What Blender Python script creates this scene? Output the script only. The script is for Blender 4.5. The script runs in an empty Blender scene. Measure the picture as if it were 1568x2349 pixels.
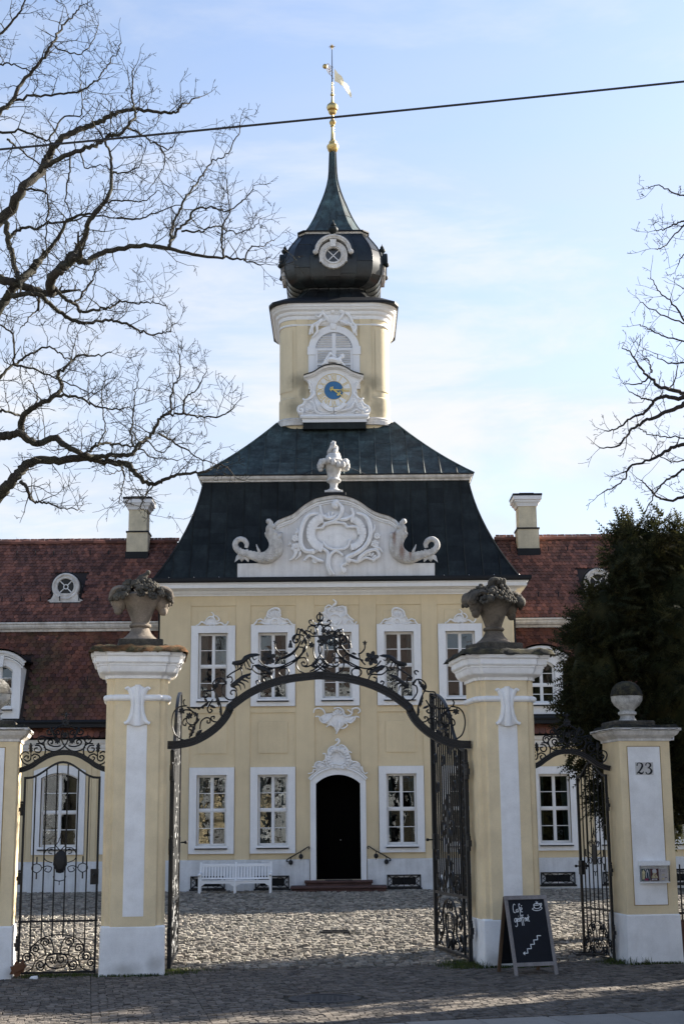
import bpy, bmesh, math, random
from mathutils import Vector, Matrix, noise
from math import sin, cos, pi, radians as R
random.seed(7)
S = bpy.context.scene
COL = S.collection

# ---------------------------------------------------------------- camera
PITCH, ROLL, EYE = R(12.2), R(0.5), 2.26
FOC = 50 / 36 * 2349           # focal length in units of the 1568 x 2349 tracing grid
cam_d = bpy.data.cameras.new('camera')
cam_d.sensor_fit = 'VERTICAL'
cam_d.sensor_height = 36
cam_d.sensor_width = 24
cam_d.lens = 50
cam_d.clip_start = 0.1
cam_d.clip_end = 3000
cam = bpy.data.objects.new('camera', cam_d)
COL.objects.link(cam)
fwd = Vector((0, cos(PITCH), sin(PITCH)))
up0 = Vector((0, -sin(PITCH), cos(PITCH)))
rt0 = Vector((1, 0, 0))
cx_ = rt0 * cos(ROLL) - up0 * sin(ROLL)
cy_ = rt0 * sin(ROLL) + up0 * cos(ROLL)
mw = Matrix((cx_, cy_, -fwd)).transposed().to_4x4()
mw.translation = (0, 0, EYE)
cam.matrix_world = mw
S.camera = cam

# ---------------------------------------------------------------- light
SUN_EL, SUN_AZ = R(26), R(59)   # azimuth measured from +Y towards +X
wd = bpy.data.worlds.new('World')
S.world = wd
wd.use_nodes = True
wn, wl = wd.node_tree.nodes, wd.node_tree.links
wn.clear()
w_out = wn.new('ShaderNodeOutputWorld')
w_bg = wn.new('ShaderNodeBackground')
w_sky = wn.new('ShaderNodeTexSky')
w_sky.sky_type = 'NISHITA'
w_sky.sun_disc = False
w_sky.sun_elevation = SUN_EL
w_sky.sun_rotation = SUN_AZ
w_sky.air_density = 0.85
w_sky.dust_density = 1.0
w_sky.ozone_density = 1.6
w_bg.inputs['Strength'].default_value = 0.085
# thin cirrus veil mixed over the clear sky
tc = wn.new('ShaderNodeTexCoord')
mp = wn.new('ShaderNodeMapping'); mp.inputs['Scale'].default_value = (1.1, 1.1, 3.4)
mp.inputs['Rotation'].default_value = (0.25, 0.12, 0.5)
n1 = wn.new('ShaderNodeTexNoise'); n1.inputs['Scale'].default_value = 2.6; n1.inputs['Detail'].default_value = 7; n1.inputs['Roughness'].default_value = 0.58; n1.inputs['Distortion'].default_value = 0.5
cr = wn.new('ShaderNodeValToRGB')
cr.color_ramp.elements[0].position = 0.40; cr.color_ramp.elements[0].color = (0.0, 0.0, 0.0, 1)
cr.color_ramp.elements[1].position = 0.74; cr.color_ramp.elements[1].color = (1, 1, 1, 1)
sep = wn.new('ShaderNodeSeparateXYZ')
hz = wn.new('ShaderNodeMapRange')     # the veil is denser lower in the sky
hz.inputs['From Min'].default_value = 0.60; hz.inputs['From Max'].default_value = 0.27
hz.inputs['To Min'].default_value = 0.0; hz.inputs['To Max'].default_value = 1.0
ml = wn.new('ShaderNodeMath'); ml.operation = 'MULTIPLY'
ad = wn.new('ShaderNodeMath'); ad.operation = 'MULTIPLY_ADD'; ad.inputs[1].default_value = 0.40; ad.inputs[2].default_value = 0.52
mx = wn.new('ShaderNodeMixRGB')
mx.inputs[2].default_value = (2.62, 2.72, 2.95, 1)
wl.new(tc.outputs['Generated'], mp.inputs['Vector']); wl.new(mp.outputs['Vector'], n1.inputs['Vector'])
wl.new(n1.outputs['Fac'], cr.inputs['Fac'])
wl.new(tc.outputs['Generated'], sep.inputs['Vector']); wl.new(sep.outputs['Z'], hz.inputs['Value'])
wl.new(cr.outputs['Color'], ad.inputs[0]); wl.new(ad.outputs['Value'], ml.inputs[0]); wl.new(hz.outputs['Result'], ml.inputs[1])
wl.new(ml.outputs['Value'], mx.inputs['Fac']); wl.new(w_sky.outputs['Color'], mx.inputs[1])
# brighter streaks of cloud
mp2 = wn.new('ShaderNodeMapping'); mp2.inputs['Scale'].default_value = (2.2, 2.2, 9.0); mp2.inputs['Rotation'].default_value = (0.1, -0.18, 0.9); mp2.inputs['Location'].default_value = (0.35, 0.1, 0.2)
n2 = wn.new('ShaderNodeTexNoise'); n2.inputs['Scale'].default_value = 1.7; n2.inputs['Detail'].default_value = 9; n2.inputs['Roughness'].default_value = 0.6; n2.inputs['Distortion'].default_value = 0.4
r2 = wn.new('ShaderNodeMapRange'); r2.inputs['From Min'].default_value = 0.47; r2.inputs['From Max'].default_value = 0.68; r2.inputs['To Max'].default_value = 0.9; r2.interpolation_type = 'SMOOTHSTEP'
m2 = wn.new('ShaderNodeMath'); m2.operation = 'MULTIPLY'; mx2 = wn.new('ShaderNodeMixRGB'); mx2.inputs[2].default_value = (3.3, 3.3, 3.35, 1)
wl.new(tc.outputs['Generated'], mp2.inputs['Vector']); wl.new(mp2.outputs['Vector'], n2.inputs['Vector']); wl.new(n2.outputs['Fac'], r2.inputs['Value'])
wl.new(r2.outputs['Result'], m2.inputs[0]); wl.new(hz.outputs['Result'], m2.inputs[1]); wl.new(m2.outputs[0], mx2.inputs['Fac']); wl.new(mx.outputs['Color'], mx2.inputs[1])
wl.new(mx2.outputs['Color'], w_bg.inputs['Color']); wl.new(w_bg.outputs['Background'], w_out.inputs['Surface'])

sun_d = bpy.data.lights.new('sun', 'SUN')
sun_d.energy = 5.0
sun_d.angle = R(0.55)
sun_d.color = (1.0, 0.93, 0.82)
sun = bpy.data.objects.new('sun', sun_d)
COL.objects.link(sun)
sdir = Vector((sin(SUN_AZ) * cos(SUN_EL), cos(SUN_AZ) * cos(SUN_EL), sin(SUN_EL)))
sun.rotation_euler = (-sdir).to_track_quat('-Z', 'Y').to_euler()
sun.location = (30, 10, 30)

S.view_settings.view_transform = 'Standard'
S.view_settings.look = 'None'
S.view_settings.exposure = 1.82
S.view_settings.gamma = 1.0
S.view_settings.use_curve_mapping = False
S.cycles.max_bounces = 6
S.cycles.diffuse_bounces = 3
S.cycles.glossy_bounces = 3
S.cycles.transmission_bounces = 4
S.cycles.transparent_max_bounces = 8
S.cycles.use_denoising = True
S.render.film_transparent = False
# ---------------------------------------------------------------- measuring helpers
def sight(px, py):
    """direction of the line of sight through a point of the tracing grid"""
    u, v = px - 784, 1174.5 - py
    x = u * cos(ROLL) + v * sin(ROLL); y = -u * sin(ROLL) + v * cos(ROLL)
    return Vector((x, FOC * cos(PITCH) - y * sin(PITCH), FOC * sin(PITCH) + y * cos(PITCH)))
def at(px, py, Y):
    """world point at depth Y"""
    d = sight(px, py); t = Y / d.y
    return Vector((d.x * t, Y, EYE + d.z * t))
GA = R(8.1)
GATE = Matrix.Translation((-0.40, 22.57, 0)) @ Matrix.Rotation(GA, 4, 'Z')   # frame of the gate: x along it, y into the court
GATE_I = GATE.inverted()
def at_gate(px, py, yo=0.48):
    """point of the gate's own frame on the plane y = yo"""
    d = GATE_I.to_3x3() @ sight(px, py); o = GATE_I @ Vector((0, 0, EYE))
    t = (yo - o.y) / d.y
    p = o + d * t
    return Vector((p.x, yo, p.z))
def crop(ox, oy, sc):
    """converts points of an enlarged detail into the tracing grid"""
    k = 1568 / 2734
    return lambda cx, cy: ((ox + cx / sc) * k, (oy + cy / sc) * k)
def ground_z(X, Y):
    ly = (GATE_I @ Vector((X, Y, 0))).y
    return 0.44 * min(1.0, max(0.0, (ly - 0.5) / 15.0))

# ---------------------------------------------------------------- object helpers
WM = {}
def tag(o, label=None, cat=None, group=None, kind=None):
    if label: o['label'] = label
    if cat: o['category'] = cat
    if group: o['group'] = group
    if kind: o['kind'] = kind
    return o
def link(o, parent=None, M=None):
    COL.objects.link(o)
    M = M or Matrix.Identity(4)
    if parent is not None:
        o.parent = parent
        o.matrix_basis = WM[parent].inverted() @ M
    else:
        o.matrix_basis = M
    WM[o] = M
    return o
def thing(name, label, cat, loc=(0, 0, 0), rotz=0, group=None, M=None):
    o = bpy.data.objects.new(name, None)
    o.empty_display_size = 0.2
    M = M or (Matrix.Translation(loc) @ Matrix.Rotation(rotz, 4, 'Z'))
    link(o, None, M)
    return tag(o, label, cat, group)
def inst(name, me, M, parent=None):
    return link(bpy.data.objects.new(name, me), parent, M)
def copy_tree(root, M, label=None):
    """a copy of a thing with copies of its parts and sub-parts"""
    def rec(o, par):
        c = o.copy(); COL.objects.link(c)
        if par is not None:
            c.parent = par; c.matrix_basis = o.matrix_basis.copy()
            WM[c] = WM[par] @ c.matrix_basis
        else:
            c.matrix_basis = M; WM[c] = M
        for ch in [x for x in list(o.children)]: rec(ch, c)
        return c
    r = rec(root, None)
    if label: r['label'] = label
    return r

class MB:
    def __init__(s): s.v = []; s.f = []
    def vs(s, pts):
        i = len(s.v); s.v += [tuple(p) for p in pts]; return i
    def face(s, pts): 
        i = s.vs(pts); s.f.append(tuple(range(i, i + len(pts))))
    def box(s, x0, x1, y0, y1, z0, z1, M=None):
        P = [(x0,y0,z0),(x1,y0,z0),(x1,y1,z0),(x0,y1,z0),(x0,y0,z1),(x1,y0,z1),(x1,y1,z1),(x0,y1,z1)]
        if M: P = [M @ Vector(p) for p in P]
        i = s.vs(P)
        for q in ((0,3,2,1),(4,5,6,7),(0,1,5,4),(1,2,6,5),(2,3,7,6),(3,0,4,7)): s.f.append(tuple(i + k for k in q))
        return s
    def bbox(s, x0, x1, y0, y1, z0, z1, b=0.01, M=None):
        """box with chamfered vertical and top edges"""
        def ring(z, d):
            return [(x0+b+d,y0+d,z),(x1-b-d,y0+d,z),(x1-d,y0+b+d,z),(x1-d,y1-b-d,z),(x1-b-d,y1-d,z),(x0+b+d,y1-d,z),(x0+d,y1-b-d,z),(x0+d,y0+b+d,z)]
        s.loft([ring(z0, 0), ring(z1-b, 0), ring(z1, b)], M=M); return s
    def loft(s, rings, closed=True, cap0=True, cap1=True, M=None):
        n = len(rings[0]); idx = []
        for r in rings: idx.append(s.vs([M @ Vector(p) for p in r] if M else r))
        for a, b in zip(idx, idx[1:]):
            for k in range(n if closed else n - 1):
                k2 = (k + 1) % n
                s.f.append((a + k, a + k2, b + k2, b + k))
        if closed and cap0: s.f.append(tuple(idx[0] + k for k in reversed(range(n))))
        if closed and cap1: s.f.append(tuple(idx[-1] + k for k in range(n)))
        return s
    def prism(s, poly, f0, f1):
        """poly: 2D outline; f0/f1 map (u,v) to 3D for the two faces"""
        return s.loft([[f0(*p) for p in poly], [f1(*p) for p in poly]])
    def tube(s, pts, rad, n=6, squash=None, cap=True):
        """round bar along 3D points; rad scalar or list"""
        pts = [Vector(p) for p in pts]
        if not hasattr(rad, '__len__'): rad = [rad] * len(pts)
        t0 = (pts[1] - pts[0]).normalized()
        ref = Vector((0, 1, 0)) if abs(t0.y) < 0.9 else Vector((1, 0, 0))
        a = (ref - t0 * ref.dot(t0)).normalized()
        rings = []
        for i, p in enumerate(pts):
            t = (pts[min(i + 1, len(pts) - 1)] - pts[max(i - 1, 0)])
            t = t.normalized() if t.length > 1e-9 else t0
            a = (a - t * a.dot(t))
            a = a.normalized() if a.length > 1e-6 else t.orthogonal().normalized()
            b = t.cross(a)
            qa = squash or 1.0
            rings.append([p + (a * cos(2*pi*k/n) * qa + b * sin(2*pi*k/n)) * rad[i] for k in range(n)])
        return s.loft(rings, True, cap, cap)
    def lathe(s, prof, c=(0, 0, 0), n=20, ph=0.0, flute=None):
        rings = []
        for r, z in prof:
            rr = []
            for k in range(n):
                a = 2*pi*k/n + ph
                q = r * (flute(a, z) if flute else 1)
                rr.append((c[0] + q*cos(a), c[1] + q*sin(a), c[2] + z))
            rings.append(rr)
        return s.loft(rings)
    def sphere(s, c, r, n=8, m=6, sq=(1, 1, 1)):
        rings = []
        for j in range(1, m):
            t = pi * j / m
            rings.append([(c[0] + r*sq[0]*sin(t)*cos(2*pi*k/n), c[1] + r*sq[1]*sin(t)*sin(2*pi*k/n), c[2] - r*sq[2]*cos(t)) for k in range(n)])
        return s.loft(rings)
    def molding(s, path, prof, closed=True, base=0.0):
        """prof (outwards, z) run along a plan polyline (counter-clockwise) with mitred corners"""
        n = len(path); nor = []
        for i in range(n):
            p = Vector(path[i])
            a = Vector(path[i-1]) if (closed or i > 0) else None
            b = Vector(path[(i+1) % n]) if (closed or i < n-1) else None
            ns = []
            if a is not None: d = (p - a).normalized(); ns.append(Vector((d.y, -d.x)))
            if b is not None: d = (b - p).normalized(); ns.append(Vector((d.y, -d.x)))
            if len(ns) == 2:
                m = ns[0] + ns[1]; m = m / max(1e-6, m.length); nor.append(m / max(0.35, m.dot(ns[0])))
            else: nor.append(ns[0])
        rings = [[(path[i][0] + nor[i].x*o, path[i][1] + nor[i].y*o, base + z) for i in range(n)] for o, z in prof]
        idx = [s.vs(r) for r in rings]
        for a, b in zip(idx, idx[1:]):
            for k in range(n if closed else n-1):
                k2 = (k+1) % n
                s.f.append((a+k, a+k2, b+k2, b+k))
        return s
    def mesh(s, name, mat, frame=None, smooth=False):
        me = bpy.data.meshes.new(name)
        vs = [frame @ Vector(v) for v in s.v] if frame else s.v
        me.from_pydata([tuple(v) for v in vs], [], s.f)
        if mat: me.materials.append(mat)
        if smooth is not False:
            me.polygons.foreach_set('use_smooth', [True] * len(me.polygons))
            if smooth is not True: 
                me.set_sharp_from_angle(angle=R(smooth))
        me.update()
        return me
    def build(s, name, mat, parent=None, frame=None, smooth=False, origin=None, fix=True):
        """one mesh object; vertices given in `frame` coordinates"""
        M = WM[parent] if parent is not None else (origin if origin is not None else Matrix.Identity(4))
        f = M.inverted() @ (frame if frame else Matrix.Identity(4))
        me = s.mesh(name, mat, f, smooth)
        if fix:
            bm = bmesh.new(); bm.from_mesh(me)
            bmesh.ops.recalc_face_normals(bm, faces=bm.faces)
            bm.to_mesh(me); bm.free()
            if smooth not in (True, False): me.set_sharp_from_angle(angle=R(smooth))
        return link(bpy.data.objects.new(name, me), parent, M)

def spline(pts, n=6):
    """Catmull-Rom through the points"""
    P = [Vector(p) for p in pts]; out = []
    for i in range(len(P) - 1):
        p0 = P[max(i-1, 0)]; p1 = P[i]; p2 = P[i+1]; p3 = P[min(i+2, len(P)-1)]
        for k in range(n):
            t = k / n
            out.append(0.5 * ((2*p1) + (p2-p0)*t + (2*p0-5*p1+4*p2-p3)*t*t + (3*p1-p0-3*p2+p3)*t**3))
    out.append(P[-1]); return out
def spiral(c, r0, r1, a0, turns, n=26):
    return [Vector((c[0] + (r0+(r1-r0)*k/n)*cos(a0+turns*2*pi*k/n), c[1] + (r0+(r1-r0)*k/n)*sin(a0+turns*2*pi*k/n))) for k in range(n+1)]
def rect_path(x0, x1, y0, y1): return [(x0, y0), (x1, y0), (x1, y1), (x0, y1)]

# ---------------------------------------------------------------- materials
def mat(name, base, rough=0.85, var=0.12, vscale=1.2, fine=0.06, fscale=30, bump=0.0, bscale=120, streak=0.0, isl=0.0, obj=0.0, metal=0.0, spec=0.3, tint=None, tfac=0.0, tscale=2.0, hue=None):
    """procedural material: broad blotches, fine grain, rain streaks, per-piece variation, a second tint in patches"""
    m = bpy.data.materials.new(name); m.use_nodes = True
    N, L = m.node_tree.nodes, m.node_tree.links
    b = N['Principled BSDF']
    b.inputs['Roughness'].default_value = rough
    b.inputs['Metallic'].default_value = metal
    b.inputs['Specular IOR Level'].default_value = spec
    geo = N.new('ShaderNodeNewGeometry')
    col = N.new('ShaderNodeRGB'); col.outputs[0].default_value = (*base, 1)
    cur = col.outputs[0]
    def noise_node(scale, detail=5, sc=(1, 1, 1)):
        mp = N.new('ShaderNodeMapping'); mp.inputs['Scale'].default_value = sc
        t = N.new('ShaderNodeTexNoise'); t.inputs['Scale'].default_value = scale; t.inputs['Detail'].default_value = detail
        t.inputs['Roughness'].default_value = 0.6
        L.new(geo.outputs['Position'], mp.inputs['Vector']); L.new(mp.outputs['Vector'], t.inputs['Vector'])
        return t.outputs['Fac']
    def ranged(fac, lo, hi, f0=0.3, f1=0.7):
        r = N.new('ShaderNodeMapRange'); r.inputs['From Min'].default_value = f0; r.inputs['From Max'].default_value = f1
        r.inputs['To Min'].default_value = lo; r.inputs['To Max'].default_value = hi
        L.new(fac, r.inputs['Value']); return r.outputs['Result']
    def mulv(c, v):
        x = N.new('ShaderNodeVectorMath'); x.operation = 'SCALE'
        L.new(c, x.inputs[0]); L.new(v, x.inputs['Scale']); return x.outputs[0]
    if tint is not None:
        mxn = N.new('ShaderNodeMixRGB'); mxn.inputs[2].default_value = (*tint, 1)
        L.new(ranged(noise_node(tscale), 0, tfac, 0.42, 0.66), mxn.inputs[0]); L.new(cur, mxn.inputs[1]); cur = mxn.outputs[0]
    if hue is not None:
        mxn = N.new('ShaderNodeMixRGB'); mxn.inputs[2].default_value = (*hue, 1)
        src = geo.outputs['Random Per Island']
        mm = N.new('ShaderNodeMath'); mm.operation = 'FRACT'
        m2 = N.new('ShaderNodeMath'); m2.operation = 'MULTIPLY'; m2.inputs[1].default_value = 7.31
        oi = N.new('ShaderNodeObjectInfo'); ad = N.new('ShaderNodeMath'); ad.operation = 'ADD'
        L.new(src, ad.inputs[0]); L.new(oi.outputs['Random'], ad.inputs[1]); L.new(ad.outputs[0], m2.inputs[0]); L.new(m2.outputs[0], mm.inputs[0])
        L.new(ranged(mm.outputs[0], 0, 0.85, 0.45, 1.0), mxn.inputs[0]); L.new(cur, mxn.inputs[1]); cur = mxn.outputs[0]
    if var: cur = mulv(cur, ranged(noise_node(vscale), 1 - var, 1 + var))
    if fine: cur = mulv(cur, ranged(noise_node(fscale, 3), 1 - fine, 1 + fine))
    if streak: cur = mulv(cur, ranged(noise_node(1.0, 4, (9, 9, 0.7)), 1 - streak, 1, 0.35, 0.6))
    if isl or obj:
        oi = N.new('ShaderNodeObjectInfo'); ad = N.new('ShaderNodeMath'); ad.operation = 'ADD'
        L.new(geo.outputs['Random Per Island'], ad.inputs[0]); L.new(oi.outputs['Random'], ad.inputs[1])
        fr = N.new('ShaderNodeMath'); fr.operation = 'FRACT'; L.new(ad.outputs[0], fr.inputs[0])
        k = max(isl, obj)
        cur = mulv(cur, ranged(fr.outputs[0], 1 - k, 1 + k, 0, 1))
    L.new(cur, b.inputs['Base Color'])
    if bump:
        bp = N.new('ShaderNodeBump'); bp.inputs['Strength'].default_value = bump; bp.inputs['Distance'].default_value = 0.02
        L.new(noise_node(bscale, 4), bp.inputs['Height']); L.new(bp.outputs['Normal'], b.inputs['Normal'])
    return m
def soot(m, spots, col=(0.055, 0.058, 0.048), amount=0.48):
    """dark weather stains with a shape of their own at given world points (x, z, rx, rz)"""
    N, L = m.node_tree.nodes, m.node_tree.links
    b = N['Principled BSDF']; cur = b.inputs['Base Color'].links[0].from_socket
    geo = N.new('ShaderNodeNewGeometry'); sp = N.new('ShaderNodeSeparateXYZ'); L.new(geo.outputs['Position'], sp.inputs[0])
    t = N.new('ShaderNodeTexNoise'); t.inputs['Scale'].default_value = 5; t.inputs['Detail'].default_value = 5
    L.new(geo.outputs['Position'], t.inputs['Vector'])
    def mth(op, a, c):
        x = N.new('ShaderNodeMath'); x.operation = op
        for i, q in enumerate((a, c)):
            if isinstance(q, (int, float)): x.inputs[i].default_value = q
            else: L.new(q, x.inputs[i])
        return x.outputs[0]
    tot = None
    for x, z, rx, rz in spots:
        dx = mth('DIVIDE', mth('SUBTRACT', sp.outputs['X'], x), rx); dz = mth('DIVIDE', mth('SUBTRACT', sp.outputs['Z'], z), rz)
        d = mth('SQRT', mth('ADD', mth('MULTIPLY', dx, dx), mth('MULTIPLY', dz, dz)), 0)
        d = mth('ADD', d, mth('MULTIPLY', mth('SUBTRACT', t.outputs['Fac'], 0.5), 0.9))
        f = N.new('ShaderNodeMapRange'); f.inputs['From Min'].default_value = 0.1; f.inputs['From Max'].default_value = 1.25
        f.inputs['To Min'].default_value = amount; f.inputs['To Max'].default_value = 0; f.interpolation_type = 'SMOOTHSTEP'
        L.new(d, f.inputs['Value'])
        tot = f.outputs[0] if tot is None else mth('MAXIMUM', tot, f.outputs[0])
    mxn = N.new('ShaderNodeMixRGB'); mxn.inputs[2].default_value = (*col, 1)
    L.new(tot, mxn.inputs[0]); L.new(cur, mxn.inputs[1]); L.new(mxn.outputs[0], b.inputs['Base Color'])
def glass_mat(name, refl=0.045, tintc=(0.75, 0.8, 0.8)):
    m = bpy.data.materials.new(name); m.use_nodes = True
    N, L = m.node_tree.nodes, m.node_tree.links; N.clear()
    o = N.new('ShaderNodeOutputMaterial'); mix = N.new('ShaderNodeMixShader'); tr = N.new('ShaderNodeBsdfTransparent'); gl = N.new('ShaderNodeBsdfGlossy')
    tr.inputs['Color'].default_value = (*tintc, 1); gl.inputs['Roughness'].default_value = 0.0; gl.inputs['Color'].default_value = (0.95, 0.97, 1, 1)
    lw = N.new('ShaderNodeLayerWeight'); lw.inputs['Blend'].default_value = 0.25
    mr = N.new('ShaderNodeMapRange'); mr.inputs['To Min'].default_value = refl; mr.inputs['To Max'].default_value = 1
    geo = N.new('ShaderNodeNewGeometry'); t = N.new('ShaderNodeTexNoise'); t.inputs['Scale'].default_value = 2.6; t.inputs['Detail'].default_value = 2
    oi = N.new('ShaderNodeObjectInfo'); va = N.new('ShaderNodeVectorMath'); va.operation = 'MULTIPLY_ADD'
    va.inputs[1].default_value = (1, 1, 1); L.new(geo.outputs['Position'], va.inputs[0]); L.new(oi.outputs['Random'], va.inputs[2])
    L.new(va.outputs[0], t.inputs['Vector'])
    bp = N.new('ShaderNodeBump'); bp.inputs['Strength'].default_value = 0.07; bp.inputs['Distance'].default_value = 0.05
    L.new(t.outputs['Fac'], bp.inputs['Height']); L.new(bp.outputs['Normal'], gl.inputs['Normal'])
    L.new(lw.outputs['Fresnel'], mr.inputs['Value']); L.new(mr.outputs[0], mix.inputs[0])
    L.new(tr.outputs[0], mix.inputs[1]); L.new(gl.outputs[0], mix.inputs[2]); L.new(mix.outputs[0], o.inputs['Surface'])
    return m

YEL = mat('yellow_render', (0.71, 0.585, 0.38), 0.92, var=0.06, vscale=0.7, fine=0.06, fscale=60, bump=0.25, bscale=160, streak=0.035, tint=(0.55, 0.45, 0.29), tfac=0.35, tscale=1.1)
YELT = mat('yellow_render_tower', (0.70, 0.595, 0.405), 0.92, var=0.07, vscale=0.9, fine=0.05, fscale=60, bump=0.25, bscale=160, streak=0.05)
YELG = mat('yellow_render_gate', (0.83, 0.68, 0.435), 0.92, var=0.08, vscale=1.6, fine=0.06, fscale=90, bump=0.4, bscale=200, streak=0.03, tint=(0.52, 0.42, 0.27), tfac=0.35, tscale=1.7)
WHT = mat('white_trim', (0.80, 0.80, 0.80), 0.8, var=0.05, fine=0.03, bump=0.1, bscale=150, streak=0.05)
WHTOLD = mat('weathered_white', (0.68, 0.66, 0.63), 0.85, var=0.12, vscale=2.5, fine=0.08, bump=0.2, streak=0.22, tint=(0.35, 0.30, 0.24), tfac=0.35, tscale=3)
WHTG = mat('white_render_gate', (0.88, 0.875, 0.865), 0.85, var=0.05, vscale=3, fine=0.05, fscale=80, bump=0.3, bscale=140, streak=0.035, tint=(0.40, 0.37, 0.33), tfac=0.16, tscale=4)
PLI = mat('plinth_paint', (0.70, 0.71, 0.72), 0.85, var=0.07, vscale=2, fine=0.05, bump=0.2, streak=0.12, tint=(0.38, 0.36, 0.33), tfac=0.2, tscale=3)
STUC = mat('stucco_relief', (0.85, 0.845, 0.84), 0.8, var=0.06, vscale=6, fine=0.07, fscale=50, streak=0.06, tint=(0.45, 0.42, 0.38), tfac=0.14, tscale=9)
STUCOLD = mat('stucco_relief_weathered', (0.68, 0.66, 0.63), 0.85, var=0.15, vscale=5, fine=0.1, fscale=40, bump=0.2, streak=0.2, tint=(0.12, 0.10, 0.08), tfac=0.5, tscale=5)
COP = mat('dark_copper', (0.0135, 0.0168, 0.0172), 0.6, var=0.25, vscale=2.5, fine=0.2, fscale=25, isl=0.2, streak=0.35, spec=0.2, obj=0.3, tint=(0.024, 0.032, 0.031), tfac=0.6, tscale=1.6)
COPP = mat('patinated_copper', (0.033, 0.044, 0.044), 0.6, var=0.3, vscale=3, fine=0.25, fscale=25, isl=0.2, streak=0.4, spec=0.2, obj=0.3, tint=(0.060, 0.090, 0.090), tfac=0.8, tscale=2.2)
GUT = mat('gutter_metal', (0.009, 0.010, 0.012), 0.55, var=0.2, spec=0.25)
TILE = mat('clay_tile', (0.178, 0.070, 0.045), 0.8, var=0.22, vscale=0.8, fine=0.12, fscale=50, isl=0.48, obj=0.48, tint=(0.045, 0.030, 0.026), tfac=0.65, tscale=1.3, hue=(0.098, 0.045, 0.036))
TILEM = mat('mossy_clay_tile', (0.130, 0.049, 0.032), 0.82, var=0.2, vscale=1.0, fine=0.12, fscale=50, isl=0.42, obj=0.42, tint=(0.046, 0.042, 0.020), tfac=0.9, tscale=0.9, hue=(0.08, 0.036, 0.033))
TBASE = mat('roof_batten', (0.03, 0.022, 0.02), 0.9)
IRON = mat('wrought_iron', (0.0085, 0.0095, 0.0115), 0.45, var=0.15, fine=0.1, spec=0.32, bump=0.15, bscale=90)
GOLD = mat('gilding', (0.62, 0.47, 0.20), 0.36, var=0.15, vscale=6, metal=0.85, tint=(0.30, 0.16, 0.05), tfac=0.6, tscale=7)
GOLDL = mat('sun_glint_gilding', (0.85, 0.74, 0.50), 0.35, var=0.04, metal=0.15)  # pale and barely metallic: the vane's sun glint is put into its colour
GOLDP = mat('gold_paint', (0.72, 0.52, 0.14), 0.5, var=0.08)
BLUE = mat('blue_enamel', (0.045, 0.16, 0.33), 0.5, var=0.06)
FRM = mat('window_paint', (0.80, 0.80, 0.80), 0.5, var=0.03, fine=0.02)
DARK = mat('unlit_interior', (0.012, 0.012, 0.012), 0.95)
DOOR = mat('black_door', (0.0016, 0.0016, 0.0016), 0.8, spec=0.05)
CURT = mat('curtain_cloth', (0.24, 0.25, 0.25), 0.95, var=0.08)
CURTD = mat('green_curtain_cloth', (0.10, 0.13, 0.13), 0.95, var=0.08)
GLASS = glass_mat('window_glass')
STEP = mat('red_stone_step', (0.085, 0.048, 0.042), 0.85, var=0.25, vscale=3, fine=0.2, fscale=40, bump=0.3)
SAND = mat('sandstone', (0.235, 0.195, 0.155), 0.92, var=0.22, vscale=4, fine=0.15, fscale=40, bump=0.5, bscale=60, tint=(0.05, 0.048, 0.040), tfac=0.6, tscale=3.5)
SANDD = mat('blackened_sandstone', (0.060, 0.055, 0.046), 0.95, var=0.35, vscale=6, fine=0.25, fscale=40, bump=0.6, bscale=50, tint=(0.14, 0.12, 0.09), tfac=0.5, tscale=5)
URNW = mat('lichen_white_stone', (0.55, 0.54, 0.51), 0.92, var=0.2, vscale=6, fine=0.2, fscale=60, bump=0.5, bscale=60, tint=(0.06, 0.06, 0.045), tfac=0.7, tscale=7)
MOSS = mat('dry_moss', (0.045, 0.040, 0.018), 1.0, var=0.5, vscale=6, fine=0.4, fscale=60, bump=0.8, bscale=70, tint=(0.20, 0.085, 0.03), tfac=0.9, tscale=5)
MOSSD = mat('dark_crust', (0.022, 0.021, 0.017), 1.0, var=0.5, vscale=8, fine=0.4, fscale=60, bump=0.9, bscale=70, tint=(0.10, 0.085, 0.04), tfac=0.7, tscale=6)
GRND = mat('cobble_joint_soil', (0.075, 0.066, 0.052), 1.0, var=0.3, vscale=1.5, fine=0.3, fscale=30, bump=0.6, bscale=25, tint=(0.05, 0.06, 0.02), tfac=0.5, tscale=1.2)
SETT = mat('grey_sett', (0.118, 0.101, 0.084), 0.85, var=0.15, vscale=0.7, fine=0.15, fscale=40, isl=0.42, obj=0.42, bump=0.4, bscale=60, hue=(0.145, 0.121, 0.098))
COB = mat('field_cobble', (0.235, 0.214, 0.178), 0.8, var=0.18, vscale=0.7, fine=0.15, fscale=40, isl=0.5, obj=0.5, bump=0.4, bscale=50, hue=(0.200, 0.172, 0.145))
SLAB = mat('granite_slab', (0.26, 0.235, 0.205), 0.85, var=0.12, vscale=2, fine=0.2, fscale=120, isl=0.1, obj=0.12, bump=0.3, bscale=200)
IRONC = mat('cast_iron_cover', (0.032, 0.031, 0.032), 0.6, var=0.2, fine=0.2, spec=0.4)
BENCH = mat('white_bench_paint', (0.80, 0.80, 0.80), 0.55, var=0.04, fine=0.03)
WOOD = mat('grey_weathered_wood', (0.27, 0.25, 0.24), 0.85, var=0.15, fine=0.2, fscale=60, streak=0.25)
WOODB = mat('brown_wood', (0.13, 0.085, 0.055), 0.85, var=0.2, streak=0.3)
BOARD = mat('chalkboard', (0.006, 0.008, 0.013), 0.7, var=0.2, vscale=8)
CHALK = mat('chalk', (0.82, 0.84, 0.84), 0.9, var=0.03)
INK = mat('black_paint', (0.02, 0.02, 0.022), 0.7)
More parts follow.
